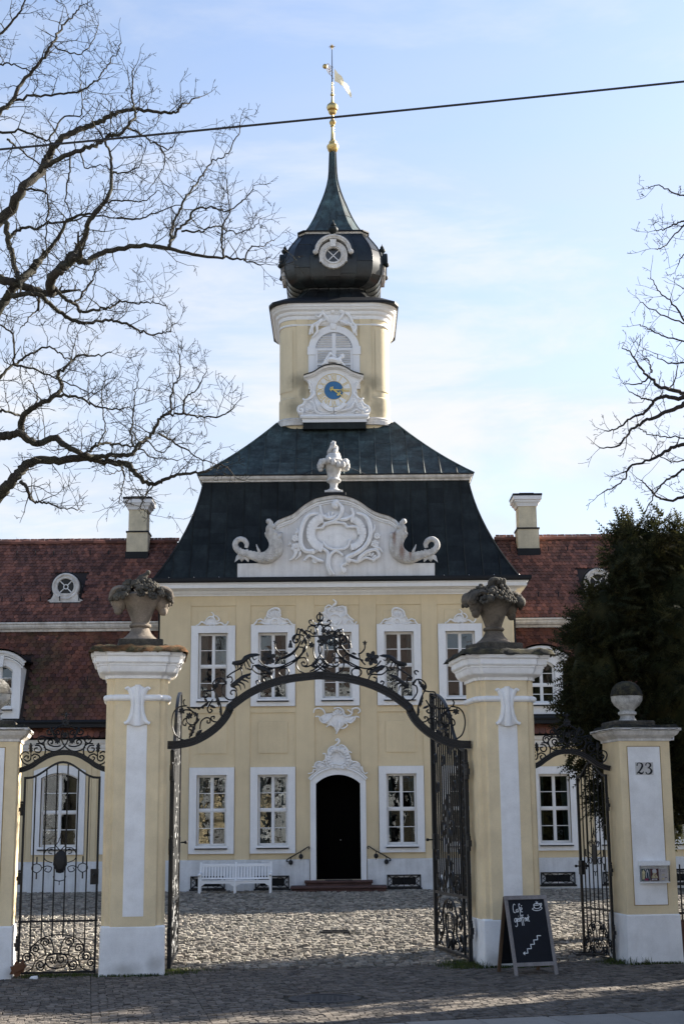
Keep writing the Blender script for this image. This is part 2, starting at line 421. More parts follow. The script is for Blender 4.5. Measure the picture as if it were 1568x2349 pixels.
BARK = mat('bark', (0.034, 0.029, 0.024), 0.95, var=0.35, vscale=5, fine=0.3, fscale=40, bump=0.8, bscale=40, tint=(0.055, 0.058, 0.034), tfac=0.5, tscale=3)
BARKR = mat('far_bark', (0.032, 0.027, 0.026), 0.95, var=0.3, vscale=5)
YEW = mat('yew_needles', (0.024, 0.029, 0.012), 0.8, var=0.35, vscale=1.5, fine=0.2, isl=0.5, spec=0.15, tint=(0.070, 0.060, 0.022), tfac=0.7, tscale=2.6)
GRASS = mat('grass_blades', (0.055, 0.085, 0.022), 0.9, var=0.3, vscale=4, isl=0.4, tint=(0.16, 0.14, 0.05), tfac=0.5, tscale=5)
LEAF = mat('dry_leaf', (0.13, 0.06, 0.03), 0.9, var=0.2)
PAPER = mat('white_enclosure', (0.78, 0.78, 0.77), 0.5, var=0.03)
TERRA = mat('terracotta', (0.35, 0.11, 0.05), 0.7, var=0.15)
BIN = mat('dark_bin', (0.02, 0.022, 0.028), 0.5)
STEEL = mat('steel_rim', (0.6, 0.6, 0.6), 0.3, metal=0.9)

def translucent(m, k):
    N, L = m.node_tree.nodes, m.node_tree.links
    b = N['Principled BSDF']; o = N['Material Output']; t = N.new('ShaderNodeBsdfTranslucent'); x = N.new('ShaderNodeMixShader'); x.inputs[0].default_value = k
    L.new(b.inputs['Base Color'].links[0].from_socket, t.inputs['Color']); L.new(b.outputs[0], x.inputs[1]); L.new(t.outputs[0], x.inputs[2]); L.new(x.outputs[0], o.inputs['Surface'])
translucent(YEW, .3); translucent(GRASS, .35)

soot(WHTG, [(-3.3, .10, .30, .12), (-2.85, .16, .16, .16), (-2.55, .08, .2, .09), (2.35, .07, .3, .14), (-4.8, .06, .3, .12)], (.16, .14, .11), .4)
soot(STUCOLD, [(1.42, 9.85, .07, .4), (1.62, 9.4, .10, .30), (1.85, 9.35, .05, .25)], (.20, .085, .04), .7)
# ---------------------------------------------------------------- ground
gmb = MB()
xs = [-300, -150, -80, -40] + [-25 + i for i in range(51)] + [40, 80, 150, 300]
ys = [-200, -100, -50, -20] + [0 + i for i in range(0, 45)] + [60, 90, 150, 300, 700]
gi = gmb.vs([(x, y, ground_z(x, y) - 0.020) for y in ys for x in xs])
for j in range(len(ys) - 1):
    for i in range(len(xs) - 1):
        a = gi + j * len(xs) + i
        gmb.f.append((a, a + 1, a + 1 + len(xs), a + len(xs)))
ground = tag(gmb.build('ground', GRND, fix=False, smooth=True), kind='structure')

def frustum_stone(mb, poly, z, h, inset, tilt=(0, 0), bulge=0.004):
    n = len(poly)
    c = Vector((sum(p[0] for p in poly) / n, sum(p[1] for p in poly) / n))
    low = [(p[0], p[1], z - 0.05) for p in poly]
    mid = [(c.x + (p[0]-c.x)*(1-inset*0.35), c.y + (p[1]-c.y)*(1-inset*0.35), z + h*0.45 + tilt[0]*(p[0]-c.x) + tilt[1]*(p[1]-c.y)) for p in poly]
    top = [(c.x + (p[0]-c.x)*(1-inset*1.5), c.y + (p[1]-c.y)*(1-inset*1.5), z + h + tilt[0]*(p[0]-c.x) + tilt[1]*(p[1]-c.y)) for p in poly]
    i0 = mb.vs(low); i1 = mb.vs(mid); i2 = mb.vs(top)
    for a, b in ((i0, i1), (i1, i2)):
        for k in range(n): mb.f.append((a+k, a+(k+1) % n, b+(k+1) % n, b+k))
    mb.f.append(tuple(i2 + k for k in range(n)))

rs = random.Random(11)
pave = tag(MB().box(0, 0.01, 0, 0.01, -0.2, -0.19).build('pavement', GRND), kind='structure')
# stones that show largest are parts of their own, the others stay one mass
near = []           # (distance, polygon, z, height, tilt)
MAN = Vector((-0.28, 19.33)); MANR = 0.47
def in_view(x, y, m=0.5): return abs(x) < 0.247 * y + m
# slab strip along the street, parallel to the edge seen at the foot of the picture
A0 = Vector((1.468, 17.164)); A1 = Vector((4.012, 17.793)); sd = (A1 - A0).normalized(); sn = Vector((-sd.y, sd.x))
def slab_off(x, y): return (Vector((x, y)) - A0).dot(sn)
# small setts laid in segmental arcs
AW = 1.35
arc_dir = R(10)
ca, sa = cos(arc_dir), sin(arc_dir)
bulk = MB()
cnt = 0
for col in range(-10, 9):
    for row in range(-20, 110):
        x = -AW/2
        while x < AW/2 - 0.035:
            wd_ = rs.uniform(0.085, 0.118)
            x2 = x + wd_ if x + wd_ < AW/2 - .04 else AW/2
            lx = col * AW + (x + x2) / 2
            def arc(q): return row * 0.098 + 0.30 * (1 - (2*q/AW)**2)
            quad = []
            for q, dy in ((x+0.003, 0.003), (x2-0.003, 0.003), (x2-0.003, 0.095), (x+0.003, 0.095)):
                qx = col*AW + q; qy = arc(q) + dy
                quad.append((qx*ca - qy*sa + rs.uniform(-.006, .006) - 0.2, qx*sa + qy*ca + 13.4 + rs.uniform(-.006, .006)))
            x = x2
            mxx = sum(p[0] for p in quad)/4; myy = sum(p[1] for p in quad)/4
            g = GATE_I @ Vector((mxx, myy, 0))
            if g.y > 0.62 or slab_off(mxx, myy) < 0.06 or not in_view(mxx, myy, 2.0): continue
            if (Vector((mxx, myy)) - MAN).length < MANR + 0.08: continue
            if g.y > -0.02 and (abs(g.x + 2.82) < 0.5 or abs(g.x - 3.05) < 0.5 or abs(g.x + 5.03) < 0.46 or abs(g.x - 5.31) < 0.46): continue
            z = rs.uniform(-0.006, 0.006); tl = (rs.uniform(-.05, .05), rs.uniform(-.05, .05))
            near.append((myy + abs(mxx)*0.2, quad, z, tl))
near.sort(key=lambda t: t[0])
for k, (d, quad, z, tl) in enumerate([n for n in near if in_view(sum(p[0] for p in n[1])/4, n[0], -0.15)][:300]):
    mb = MB(); frustum_stone(mb, quad, z - 0.012, 0.018, 0.05, tl)
    mb.build('sett', SETT, pave)
big300 = set(id(n[1]) for n in [n for n in near if in_view(sum(p[0] for p in n[1])/4, n[0], -0.15)][:300])
for d, quad, z, tl in near:
    if id(quad) not in big300: frustum_stone(bulk, quad, z - 0.012, 0.018, 0.05, tl)
# larger field cobbles of the courtyard, laid in uneven rows
row_y = 0.62
while row_y < 17.2:
    dep = rs.uniform(0.088, 0.125)
    x = -11.0 + rs.uniform(0, 0.1)
    while x < 11.0:
        w = rs.uniform(0.085, 0.175)
        pts = []
        for u, v in ((.12, 0), (.88, 0), (1, .2), (1, .8), (.85, 1), (.15, 1), (0, .8), (0, .2)):
            lx = x + 0.006 + u*(w-0.012) + rs.uniform(-.006, .006); ly = row_y + 0.006 + v*(dep-0.012) + 0.05*sin(x*1.7+row_y) + rs.uniform(-.008, .008)
            p = GATE @ Vector((lx, ly, 0)); pts.append((p.x, p.y))
        x += w
        cx0 = sum(p[0] for p in pts)/8; cy0 = sum(p[1] for p in pts)/8
        if cy0 > 38.6 or not in_view(cx0, cy0, 1.8): continue
        if abs(cx0 + .17) < 1.2 and cy0 > 38.0: continue
        frustum_stone(bulk, pts, ground_z(cx0, cy0) - 0.030 + rs.uniform(-.008, .008), rs.uniform(.034, .058), rs.uniform(.14, .22), (rs.uniform(-.09, .09), rs.uniform(-.09, .09)))
        cnt += 1
    row_y += dep
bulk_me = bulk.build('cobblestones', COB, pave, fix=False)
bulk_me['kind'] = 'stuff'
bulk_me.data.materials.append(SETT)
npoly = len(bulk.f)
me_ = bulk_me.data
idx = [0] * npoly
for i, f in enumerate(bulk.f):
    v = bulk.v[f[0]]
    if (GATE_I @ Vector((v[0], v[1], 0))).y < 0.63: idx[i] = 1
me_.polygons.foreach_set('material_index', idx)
# the street, unseen behind the camera, kept pale to bounce sun onto the gate
st = MB(); Ms = Matrix.Translation((A0.x, A0.y, 0)) @ Matrix.Rotation(math.atan2(sd.y, sd.x), 4, 'Z')
st.face([Ms @ Vector(p) for p in ((-200, -1.15, -.012), (200, -1.15, -.012), (200, -40, -.012), (-200, -40, -.012))])
tag(st.build('street', mat('street_bounce_stone', (.40, .385, .36), .9, var=.15, vscale=.5, fine=.2, fscale=20), None, fix=False), kind='structure')
# granite slabs
for k in range(-5, 6):
    a = k * 0.86 + 0.02
    mb = MB()
    zj = rs.uniform(-0.004, 0.004)
    M = Matrix.Translation((A0.x, A0.y, 0)) @ Matrix.Rotation(math.atan2(sd.y, sd.x), 4, 'Z')
    mb.bbox(a + 0.014, a + 0.846, -1.1, -0.012, -0.12, 0.012 + zj, 0.006, M)
    mb.build('paving_slab', SLAB, pave)
# manhole cover let into the setts
mh = thing('manhole_cover', 'round patterned cast-iron manhole cover set flush in the grey street setts', 'manhole cover', (MAN.x, MAN.y, 0))
F_ = WM[mh]
mb = MB(); mb.lathe([(MANR, -0.05), (MANR, 0.004), (MANR-0.02, 0.008), (MANR-0.10, 0.008), (MANR-0.11, -0.004)], n=40)
mb.build('collar', IRONC, mh, F_, smooth=30)
mb = MB(); mb.lathe([(MANR-0.115, -0.05), (MANR-0.115, 0.004), (MANR-0.14, 0.007), (MANR-0.15, 0.001), (0.001, 0.001)], n=40)
mb.build('lid', IRONC, mh, F_, smooth=30)
mb = MB()
for i in range(-4, 5):
    for j in range(-4, 5):
        if math.hypot(i*.07, j*.07) < MANR-0.19: mb.bbox(i*.07-.024, i*.07+.024, j*.07-.024, j*.07+.024, 0, .008, .003)
mb.build('tread', IRONC, mh, F_)
# ---------------------------------------------------------------- palace
XC, FY, GZ = -0.17, 38.7, 0.44
pal = thing('palace', 'pale yellow baroque palace with white trims, black copper mansard roof and clock tower', 'palace', (XC, FY, GZ))
COLS = [XC - 3.37, XC - 1.74, XC, XC + 1.69, XC + 3.36]
XL, XR = -5.0, 4.66

def wall_grid(mb, x0, x1, z0, z1, y, holes, rev=0.22):
    xs = sorted(set([x0, x1] + [h[0] for h in holes] + [h[1] for h in holes]))
    zs = sorted(set([z0, z1] + [h[2] for h in holes] + [h[3] for h in holes]))
    for a, b in zip(xs, xs[1:]):
        for c, d in zip(zs, zs[1:]):
            mx_, mz = (a+b)/2, (c+d)/2
            if any(h[0] < mx_ < h[1] and h[2] < mz < h[3] for h in holes): continue
            mb.face([(a, y, c), (b, y, c), (b, y, d), (a, y, d)])
    for h in holes:
        a, b, c, d = h; q = y + rev
        mb.face([(a, y, c), (a, y, d), (a, q, d), (a, q, c)])
        mb.face([(b, y, c), (b, q, c), (b, q, d), (b, y, d)])
        mb.face([(a, y, d), (b, y, d), (b, q, d), (a, q, d)])
        mb.face([(a, y, c), (a, q, c), (b, q, c), (b, y, c)])

PANE = {}
rw = random.Random(5)
def arch_pts(cx, w, z, rise, n=10):
    """points of a segmental arch from left spring to right spring"""
    if rise <= 0: return [(cx - w/2, z), (cx + w/2, z)]
    r = (w*w/4 + rise*rise) / (2*rise); a = math.asin(min(1, w/2/r))
    return [(cx + r*sin(-a + 2*a*k/n), z + rise - r + r*cos(-a + 2*a*k/n)) for k in range(n+1)]
def ring_prism(mb, outer, inner, y0, y1):
    """frame between two outlines with the same number of points"""
    n = len(outer); i = [mb.vs([(x, y, z) for x, z in o]) for o in (outer, inner) for y in (y0, y1)]
    oo0, oo1, ii0, ii1 = i
    for k in range(n):
        j = (k+1) % n
        mb.f += [(oo0+k, oo0+j, ii0+j, ii0+k), (oo1+k, ii1+k, ii1+j, oo1+j), (oo0+k, oo1+k, oo1+j, oo0+j), (ii0+k, ii0+j, ii1+j, ii1+k)]
def outline(cx, w, z0, z1, rise):
    return [(cx + w/2, z0), (cx - w/2, z0)] [::-1] + [(p[0], p[1]) for p in reversed(arch_pts(cx, w, z1, rise))]

def window(parent, cx, z0, w, h, y, rise=0.0, tw=0.2, sub=True, bottom=0.2, ear=0.0, name='window', curt=None, trim=True, split=0.5):
    """surround, frame with four casements, eight panes, sill, curtains"""
    z1 = z0 + h
    if trim:
        mb = MB()
        out = outline(cx, w + 2*tw, z0 - bottom, z1 + tw, rise)
        inn = outline(cx, w, z0, z1, rise)
        ring_prism(mb, out, inn, y - 0.055, y + 0.10)
        mb.build('window_surround', WHT, parent)
    yf = y + 0.13
    mb = MB()
    fr = 0.036
    inn = outline(cx, w - 2*fr, z0 + fr, z1 - fr, rise)
    ring_prism(mb, outline(cx, w + 0.01, z0 - 0.005, z1 + 0.005, rise), inn, yf, yf + 0.07)
    zm = z0 + h * split
    mb.box(cx - w/2 + fr + .001, cx + w/2 - fr - .001, yf - 0.015, yf + 0.06, zm - 0.026, zm + 0.026)
    zt = z1 + rise - fr
    mb.box(cx - 0.022, cx + 0.022, yf - 0.012, yf + 0.06, z0 + fr, zm - 0.027)
    mb.box(cx - 0.022, cx + 0.022, yf - 0.012, yf + 0.06, zm + 0.027, zt + 0.01)
    cells = []
    for sx in (-1, 1):
        xa, xb = sorted((cx + sx*0.023, cx + sx*(w/2 - fr)))
        for za, zb, top in ((z0 + fr, zm - 0.027, 0), (zm + 0.027, z1 - fr, 1)):
            # casement stiles
            mb.box(xa, xa + 0.020, yf + 0.005, yf + 0.05, za, zb + (rise*0.9 if top and sx > 0 else 0))
            mb.box(xb - 0.020, xb, yf + 0.005, yf + 0.05, za, zb + (rise*0.9 if top and sx < 0 else 0))
            zb2 = zb + (rise if top else 0)
            mb.box(xa + 0.021, xb - 0.021, yf + 0.004, yf + 0.05, za, za + 0.024)
            if not (top and rise): mb.box(xa + 0.021, xb - 0.021, yf + 0.004, yf + 0.05, zb - 0.022, zb)
            zk = za + (zb2 - za) * 0.49
            mb.box(xa + 0.021, xb - 0.021, yf + 0.012, yf + 0.045, zk - 0.009, zk + 0.009)
            cells += [(xa + .018, xb - .018, za + .022, zk - .007), (xa + .018, xb - .018, zk + .007, zb2 - (.0 if top and rise else .020))]
    f = mb.build(name, FRM, parent)
    for a, b, c, d in cells:
        key = (round(b-a, 3), round(d-c, 3))
        if key not in PANE:
            m2 = MB(); m2.box(-(b-a)/2, (b-a)/2, -.002, .002, -(d-c)/2, (d-c)/2); PANE[key] = m2.mesh('pane', GLASS)
        M = Matrix.Translation(((a+b)/2, yf + 0.03, (c+d)/2)) @ Matrix.Rotation(R(rw.uniform(-.8, .8)), 4, 'X') @ Matrix.Rotation(R(rw.uniform(-.8, .8)), 4, 'Z')
        inst('pane', PANE[key], M, f)
    mb = MB(); mb.bbox(cx - w/2 - 0.02, cx + w/2 + 0.02, y - 0.10, yf - 0.016, z0 - 0.055, z0 - 0.004, 0.008)
    mb.build('sill', FRM, f)
    mb = MB(); mb.box(cx - w/2 - 0.03, cx + w/2 + 0.03, y - 0.12, y + 0.09, z0 - 0.085, z0 - 0.058)
    mb.build('flashing', GUT, f)
    kinds = curt if curt is not None else rw.choice(['pale', 'half', 'none', 'half'])
    if kinds != 'none':
        for sx in (-1, 1):
            mb = MB(); n = 18; cols = []
            wide = w * (0.26 if kinds == 'pale' else 0.20)
            for k in range(n + 1):
                u = k / n
                cols.append((u, 0.035 * sin(u * 26 + rw.uniform(-.4, .4))))
            rings = []
            for v in (0, .25, .5, .75, 1):
                pull = 1 - 0.35 * (1 - v) ** 1.4 if kinds != 'pale' else 1 - .12 * (1 - v)
                rings.append([(cx + sx * (w/2 - 0.02 - wide * pull * u), yf + 0.30 + off, z0 + 0.02 + v * (h + rise - 0.04)) for u, off in cols])
            mb.loft(rings, closed=False)
            mb.build('curtain', CURT if kinds in ('pale',) else CURTD, f, fix=False, smooth=True)
    return f

# --- central block walls
WW, GH, UH = 0.80, 1.85, 1.80      # openings
GW0, UW0 = 1.60, 5.47
holes = [(c - WW/2, c + WW/2, GW0, GW0 + GH) for i, c in enumerate(COLS) if i != 2]
holes += [(c - WW/2, c + WW/2, UW0, UW0 + UH) for c in COLS]
DZ0, DZ1 = 0.71, 3.44
holes.append((XC - 0.59, XC + 0.59, DZ0, DZ1))
mb = MB()
wall_grid(mb, XL, XR, 0.30, 8.55, FY + 0.03, holes)
for x, sgn in ((XL, -1), (XR, 1)):
    mb.face([(x, FY + 0.03, 0.3), (x, 47.3, 0.3), (x, 47.3, 8.55), (x, FY + 0.03, 8.55)])
mb.face([(XL, 47.3, 0.3), (XR, 47.3, 0.3), (XR, 47.3, 8.55), (XL, 47.3, 8.55)])
mb.face([(XL, 47.3, 8.55), (XR, 47.3, 8.55), (XR, 38.8, 8.55), (XL, 38.8, 8.55)])
mb.build('wall', YEL, pal, fix=False)
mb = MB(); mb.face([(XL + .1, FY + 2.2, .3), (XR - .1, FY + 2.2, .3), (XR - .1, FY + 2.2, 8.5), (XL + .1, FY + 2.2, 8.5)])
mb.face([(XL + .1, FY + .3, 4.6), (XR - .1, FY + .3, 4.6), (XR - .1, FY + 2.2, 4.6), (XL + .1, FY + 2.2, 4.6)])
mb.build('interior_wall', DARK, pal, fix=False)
# lesenes and bands standing 3 cm proud of the recessed fields
hw = 0.615
zs_band = [(8.02, 8.30), (5.10, 5.235), (3.655, 3.73)]
edges = [XL] + [v for c in COLS for v in (c - hw, c + hw)] + [XR]
for i in range(0, len(edges), 2):
    mb = MB(); mb.bbox(edges[i], edges[i+1], FY, FY + 0.029, 1.23, 8.30, 0.006)
    mb.build('lesene', YEL, pal)
for c in COLS:
    for a, b in zs_band:
        if c == XC and a < 4: continue
        mb = MB(); mb.box(c - hw + .002, c + hw - .002, FY + 0.002, FY + 0.029, a, b); mb.build('wall_band', YEL, pal)
    mb = MB(); mb.bbox(c - 0.42, c + 0.42, FY + 0.012, FY + 0.029, 7.30, 7.86, 0.006); mb.build('raised_panel', YEL, pal)
    if c != XC:
        mb = MB(); mb.bbox(c - 0.40, c + 0.40, FY + 0.010, FY + 0.029, 4.02, 4.86, 0.006); mb.build('raised_panel', YEL, pal)
# plinth with gaps for the door
GR = [(-4.07, -3.16), (-2.37, -1.47), (1.10, 1.99), (2.72, 3.60)]
for a, b in ((XL - 0.03, XC - 0.76), (XC + 0.76, XR + 0.03)):
    mb = MB(); wall_grid(mb, a, b, 0.25, 1.22, FY - 0.05, [(g0, g1, 0.50, 0.83) for g0, g1 in GR if a < g0 < b], 0.16)
    mb.face([(a, FY - .05, 1.22), (b, FY - .05, 1.22), (b, FY - .0, 1.24), (a, FY - .0, 1.24)])
    for x in (a, b): mb.face([(x, FY - .05, .25), (x, FY + .02, .25), (x, FY + .02, 1.23), (x, FY - .05, 1.22)])
    mb.build('plinth', PLI, pal, fix=False)
def grille(g0, g1, z0, z1, y):
    mb = MB(); mb.box(g0 - .005, g1 + .005, y + .030, y + .042, z0 - .005, z1 + .005); mb.build('cellar_reveal', PLI, pal); mb = MB(); mb.box(g0 + .13, g1 - .13, y + 0.018, y + .029, z0 + .07, z1 - .07); dk = mb.build('cellar_opening', DARK, pal)
    mb = MB(); ring_prism(mb, [(g0, z0), (g1, z0), (g1, z1), (g0, z1)], [(g0 + .03, z0 + .03), (g1 - .03, z0 + .03), (g1 - .03, z1 - .03), (g0 + .03, z1 - .03)], y - .02, y + .02)
    mb.box(g0 - .03, g1 + .03, y - .03, y + .02, z0 - .045, z0 - .002)
    mb.build('cellar_grille', IRON, pal)
    mb = MB()
    cx, cz = (g0+g1)/2, (z0+z1)/2; w2, h2 = (g1-g0)/2 - .03, (z1-z0)/2 - .03
    for sx in (-1, 1):
        for sz in (-1, 1):
            mb.tube(spline([(cx, y, cz), (cx + sx*w2*.45, y, cz + sz*h2*.9), (cx + sx*w2*.8, y, cz + sz*h2*.55), (cx + sx*w2*.98, y, cz + sz*h2*.98)], 5), .008, 4)
            mb.tube([(cx + sx*w2*(.96 + .0*k) - sx*.07*sin(k*pi/6), y, cz + sz*h2*.5 - sz*h2*.45*cos(k*pi/6)) for k in range(7)], .008, 4)
    mb.tube([(cx, y, cz - h2), (cx, y, cz + h2)], .009, 4)
    mb.build('cellar_scrolls', IRON, pal)
for g0, g1 in GR: grille(g0, g1, 0.50, 0.83, FY - 0.05)
# windows
for i, c in enumerate(COLS):
    if i != 2: window(pal, c, GW0, WW, GH, FY, curt=['half', 'pale', None, 'half', 'none'][i])
    window(pal, c, UW0, WW, UH, FY, curt=['pale', 'half', 'none', 'half', 'none'][i])
# door
mb = MB()
DW = 1.18
a_in = arch_pts(XC, DW, 3.20, 0.235, 14); a_out = arch_pts(XC, DW + 0.30, 3.27, 0.33, 14)
o = [(XC + (DW+.30)/2, DZ0 - .20)] + [(XC + (DW + .3)/2, 1.2)] + a_out[::-1] + [(XC - (DW+.3)/2, 1.2), (XC - (DW+.30)/2, DZ0 - .20)]
i_ = [(XC + DW/2, DZ0 - .20)] + [(XC + DW/2, 1.2)] + a_in[::-1] + [(XC - DW/2, 1.2), (XC - DW/2, DZ0 - .20)]
n = len(o)
I = [mb.vs([(x, y, z) for x, z in q]) for q in (o, i_) for y in (FY - .075, FY + .14)]
for k in range(n - 1):
    j = k + 1
    mb.f += [(I[0]+k, I[0]+j, I[2]+j, I[2]+k), (I[0]+k, I[1]+k, I[1]+j, I[0]+j), (I[2]+k, I[2]+j, I[3]+j, I[3]+k)]
mb.build('door_surround', WHT, pal)
mb = MB(); mb.tube([(p[0], FY - .085, p[1] + .02) for p in a_out], .035, 6); mb.tube([(p[0], FY - .095, p[1] + .06) for p in arch_pts(XC, DW + .38, 3.27, .345, 14)], .022, 6)
mb.build('door_hood', WHT, pal)
dr = MB(); dr.box(XC - .6, XC + .6, FY + .75, FY + .80, .6, 3.6)
dr = dr.build('door', DOOR, pal)
for sx in (-1, 1):
    for z0, z1 in ((.95, 1.5), (1.62, 2.5), (2.62, 3.1)):
        mb = MB(); mb.bbox(XC + sx*.30 - .2, XC + sx*.30 + .2, FY + .735, FY + .749, z0, z1, .006); mb.build('door_panel', DOOR, dr)
mb = MB(); mb.sphere((XC + .06, FY + .71, 1.72), .022); mb.build('knob', STEEL, dr)
mb = MB(); mb.box(XC - .59, XC + .59, FY + .25, FY + .75, .5, .705); mb.build('door_floor', STEP, pal)
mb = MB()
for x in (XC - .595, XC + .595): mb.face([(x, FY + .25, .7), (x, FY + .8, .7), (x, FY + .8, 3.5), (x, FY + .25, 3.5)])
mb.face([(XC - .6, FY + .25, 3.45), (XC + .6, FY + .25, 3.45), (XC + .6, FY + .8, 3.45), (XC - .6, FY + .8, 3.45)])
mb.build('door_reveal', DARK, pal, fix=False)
# steps
def step(x0, x1, y0, z0, z1):
    mb = MB()
    yb = FY - .052
    prof = [(y0 + .045, z0), (y0 + .045, z1 - .075), (y0 + .02, z1 - .065), (y0, z1 - .045), (y0 + .002, z1 - .018), (y0 + .02, z1), (yb, z1), (yb, z0)]
    mb.loft([[(x0 + (.03 if q[1] < z1 - .07 else 0), q[0], q[1]) for q in prof], [(x1 - (.03 if q[1] < z1 - .07 else 0), q[0], q[1]) for q in prof]])
    mb.build('step', STEP, pal)
step(XC - 1.24, XC + 1.24, 37.85, 0.30, 0.575)
step(XC - .89, XC + .89, 38.24, 0.577, 0.705)
mb = MB(); mb.box(XC - .36, XC + .36, 38.28, 38.6, .706, .716); tag(mb.build('door_mat', INK), 'dark rectangular door mat on the top red stone step', 'door mat')
# main cornice
path = rect_path(XL, XR, FY, 47.3)
mb = MB(); mb.molding(path, [(0, 8.29), (.03, 8.29), (.03, 8.315), (.09, 8.36), (.11, 8.40), (.11, 8.415), (.20, 8.43), (.20, 8.445), (.34, 8.455), (.36, 8.46), (.36, 8.565), (.40, 8.58), (.40, 8.60), (.0, 8.60)])
mb.build('main_cornice', WHT, pal, fix=False, smooth=25)
mb = MB(); mb.molding(path, [(.30, 8.605), (.44, 8.605), (.475, 8.63), (.485, 8.70), (.475, 8.735), (.455, 8.735), (.44, 8.66), (.2, 8.66)])
mb.build('gutter', GUT, pal, fix=False, smooth=40)
mb = MB()
for k in range(16): mb.sphere((XL - .4 + k*.68, FY - .48, 8.742), .014, 6, 4)
mb.build('gutter_rivets', STEEL, pal)
# --- copper mansard
CXR = (XL + XR) / 2
def low_prof(t):     # (half width, z) of the concave lower slope
    z = 8.73 + 2.98*t
    t = min(1.0, t)
    h = 3.76 + 1.20*(1-t)**1.9 * 0.62 + 1.20*(1-t)*0.38
    return h, z
MYC = 43.28     # centre of the square roof plan
HW0 = low_prof(0)[0]
def slope_strip(x0, x1, prof, t0, t1, face, seg=6):
    """piece of a hipped slope between two seams, clipped by the hips"""
    rows = []
    for k in range(seg + 1):
        t = t0 + (t1 - t0)*k/seg; h, z = prof(t)
        a, b = max(x0, -h), min(x1, h)
        if b - a < 0: a = b = (h if x0 > 0 else -h)
        rows.append([(a, h, z), (b, h, z)])
    def P(u, h, z):
        return {'front': (CXR + u, MYC - h, z), 'right': (CXR + h, MYC + u, z), 'back': (CXR - u, MYC + h, z), 'left': (CXR - h, MYC - u, z)}[face]
    return rows, P
rr = random.Random(3)
def clad(prof, pitch, joint_t, m, name):
    for face in ('front', 'right', 'back', 'left'):
        h0 = prof(0)[0]; n = int(2*h0/pitch) + 1; st = 2*h0/n
        whole = MB()
        seams = MB() if face != 'front' else None
        for k in range(n):
            x0 = -h0 + k*st; x1 = x0 + st
            jt = joint_t[k % len(joint_t)] + rr.uniform(-.03, .03)
            for t0, t1 in ((0, jt), (jt, 1)):
                rows, P = slope_strip(x0, x1, prof, t0, t1, face)
                if all(r[1][0] - r[0][0] < 1e-4 for r in rows): continue
                mb = MB() if face == 'front' else whole
                off = rr.uniform(0, .004) + (.006 if t1 == 1 else 0)
                for r0, r1 in zip(rows, rows[1:]):
                    if r1[1][0] - r1[0][0] < 1e-5 and r0[1][0] - r0[0][0] < 1e-5: continue
                    mb.face([P(r0[0][0], r0[0][1] + off, r0[0][2]), P(r0[1][0], r0[1][1] + off, r0[1][2]), P(r1[1][0], r1[1][1] + off, r1[1][2]), P(r1[0][0], r1[0][1] + off, r1[0][2])])
                if face == 'front' and mb.f: mb.build(name, m, pal, fix=False)
            if k > 0:
                rows, P = slope_strip(x0 - .001, x0 + .001, prof, 0, 1, face, 8)
                pts = [P(r[0][0], r[0][1] + .012, r[0][2]) for r in rows if r[1][0] - r[0][0] > 1e-4]
                if len(pts) > 1:
                    mb = MB() if face == 'front' else seams
                    mb.tube(pts, .022, 4)
                    if face == 'front': mb.build('standing_seam', m, pal)
        if face != 'front':
            whole.build('roof_side', m, pal, fix=False); seams.build('seams', m, pal)['kind'] = 'stuff'
    for sx, sy in ((-1, -1), (1, -1), (1, 1), (-1, 1)):
        mb = MB(); mb.tube([(CXR + sx*(prof(k/10)[0] + .01), MYC + sy*(prof(k/10)[0] + .01), prof(k/10)[1]) for k in range(11)], .028, 6); mb.build('hip_seam', m, pal)
clad(low_prof, 0.475, (.52, .30, .55, .38), COP, 'copper_panel')
mb = MB(); p2 = rect_path(CXR - 3.76, CXR + 3.76, MYC - 3.76, MYC + 3.76)
mb.molding(p2, [(0, 11.69), (.05, 11.70), (.05, 11.74), (.10, 11.76), (.13, 11.80), (.13, 11.845), (.15, 11.85)]); mb.build('curb_cornice', WHTOLD, pal, fix=False, smooth=25)
mb = MB(); mb.molding(p2, [(.15, 11.851), (.17, 11.855), (.17, 11.885), (.0, 11.90)]); mb.build('curb_flashing', GUT, pal, fix=False)
def up_prof(t):
    h = 3.92 - 2.16*t
    z = 11.88 + 2.12*(0.80*t + 0.20*t*t)
    return h, z
clad(up_prof, 0.475, (.30, .55, .38, .62), COPP, 'copper_panel')
# --- tower
TX, TY, TH_ = -0.20, 43.0, 1.66
def rsq(h, r, seg=6):
    pts = []
    for cx, cy, a0 in ((h-r, -(h-r), -pi/2), (h-r, h-r, 0), (-(h-r), h-r, pi/2), (-(h-r), -(h-r), pi)):
        for k in range(seg + 1):
            a = a0 + pi/2*k/seg; pts.append((TX + cx + r*cos(a), TY + cy + r*sin(a)))
    return pts
tp = rsq(TH_, .5)
mb = MB(); mb.loft([[(x, y, 13.6) for x, y in tp], [(x, y, 17.66) for x, y in tp]]); mb.build('tower_wall', YELT, pal, smooth=30)
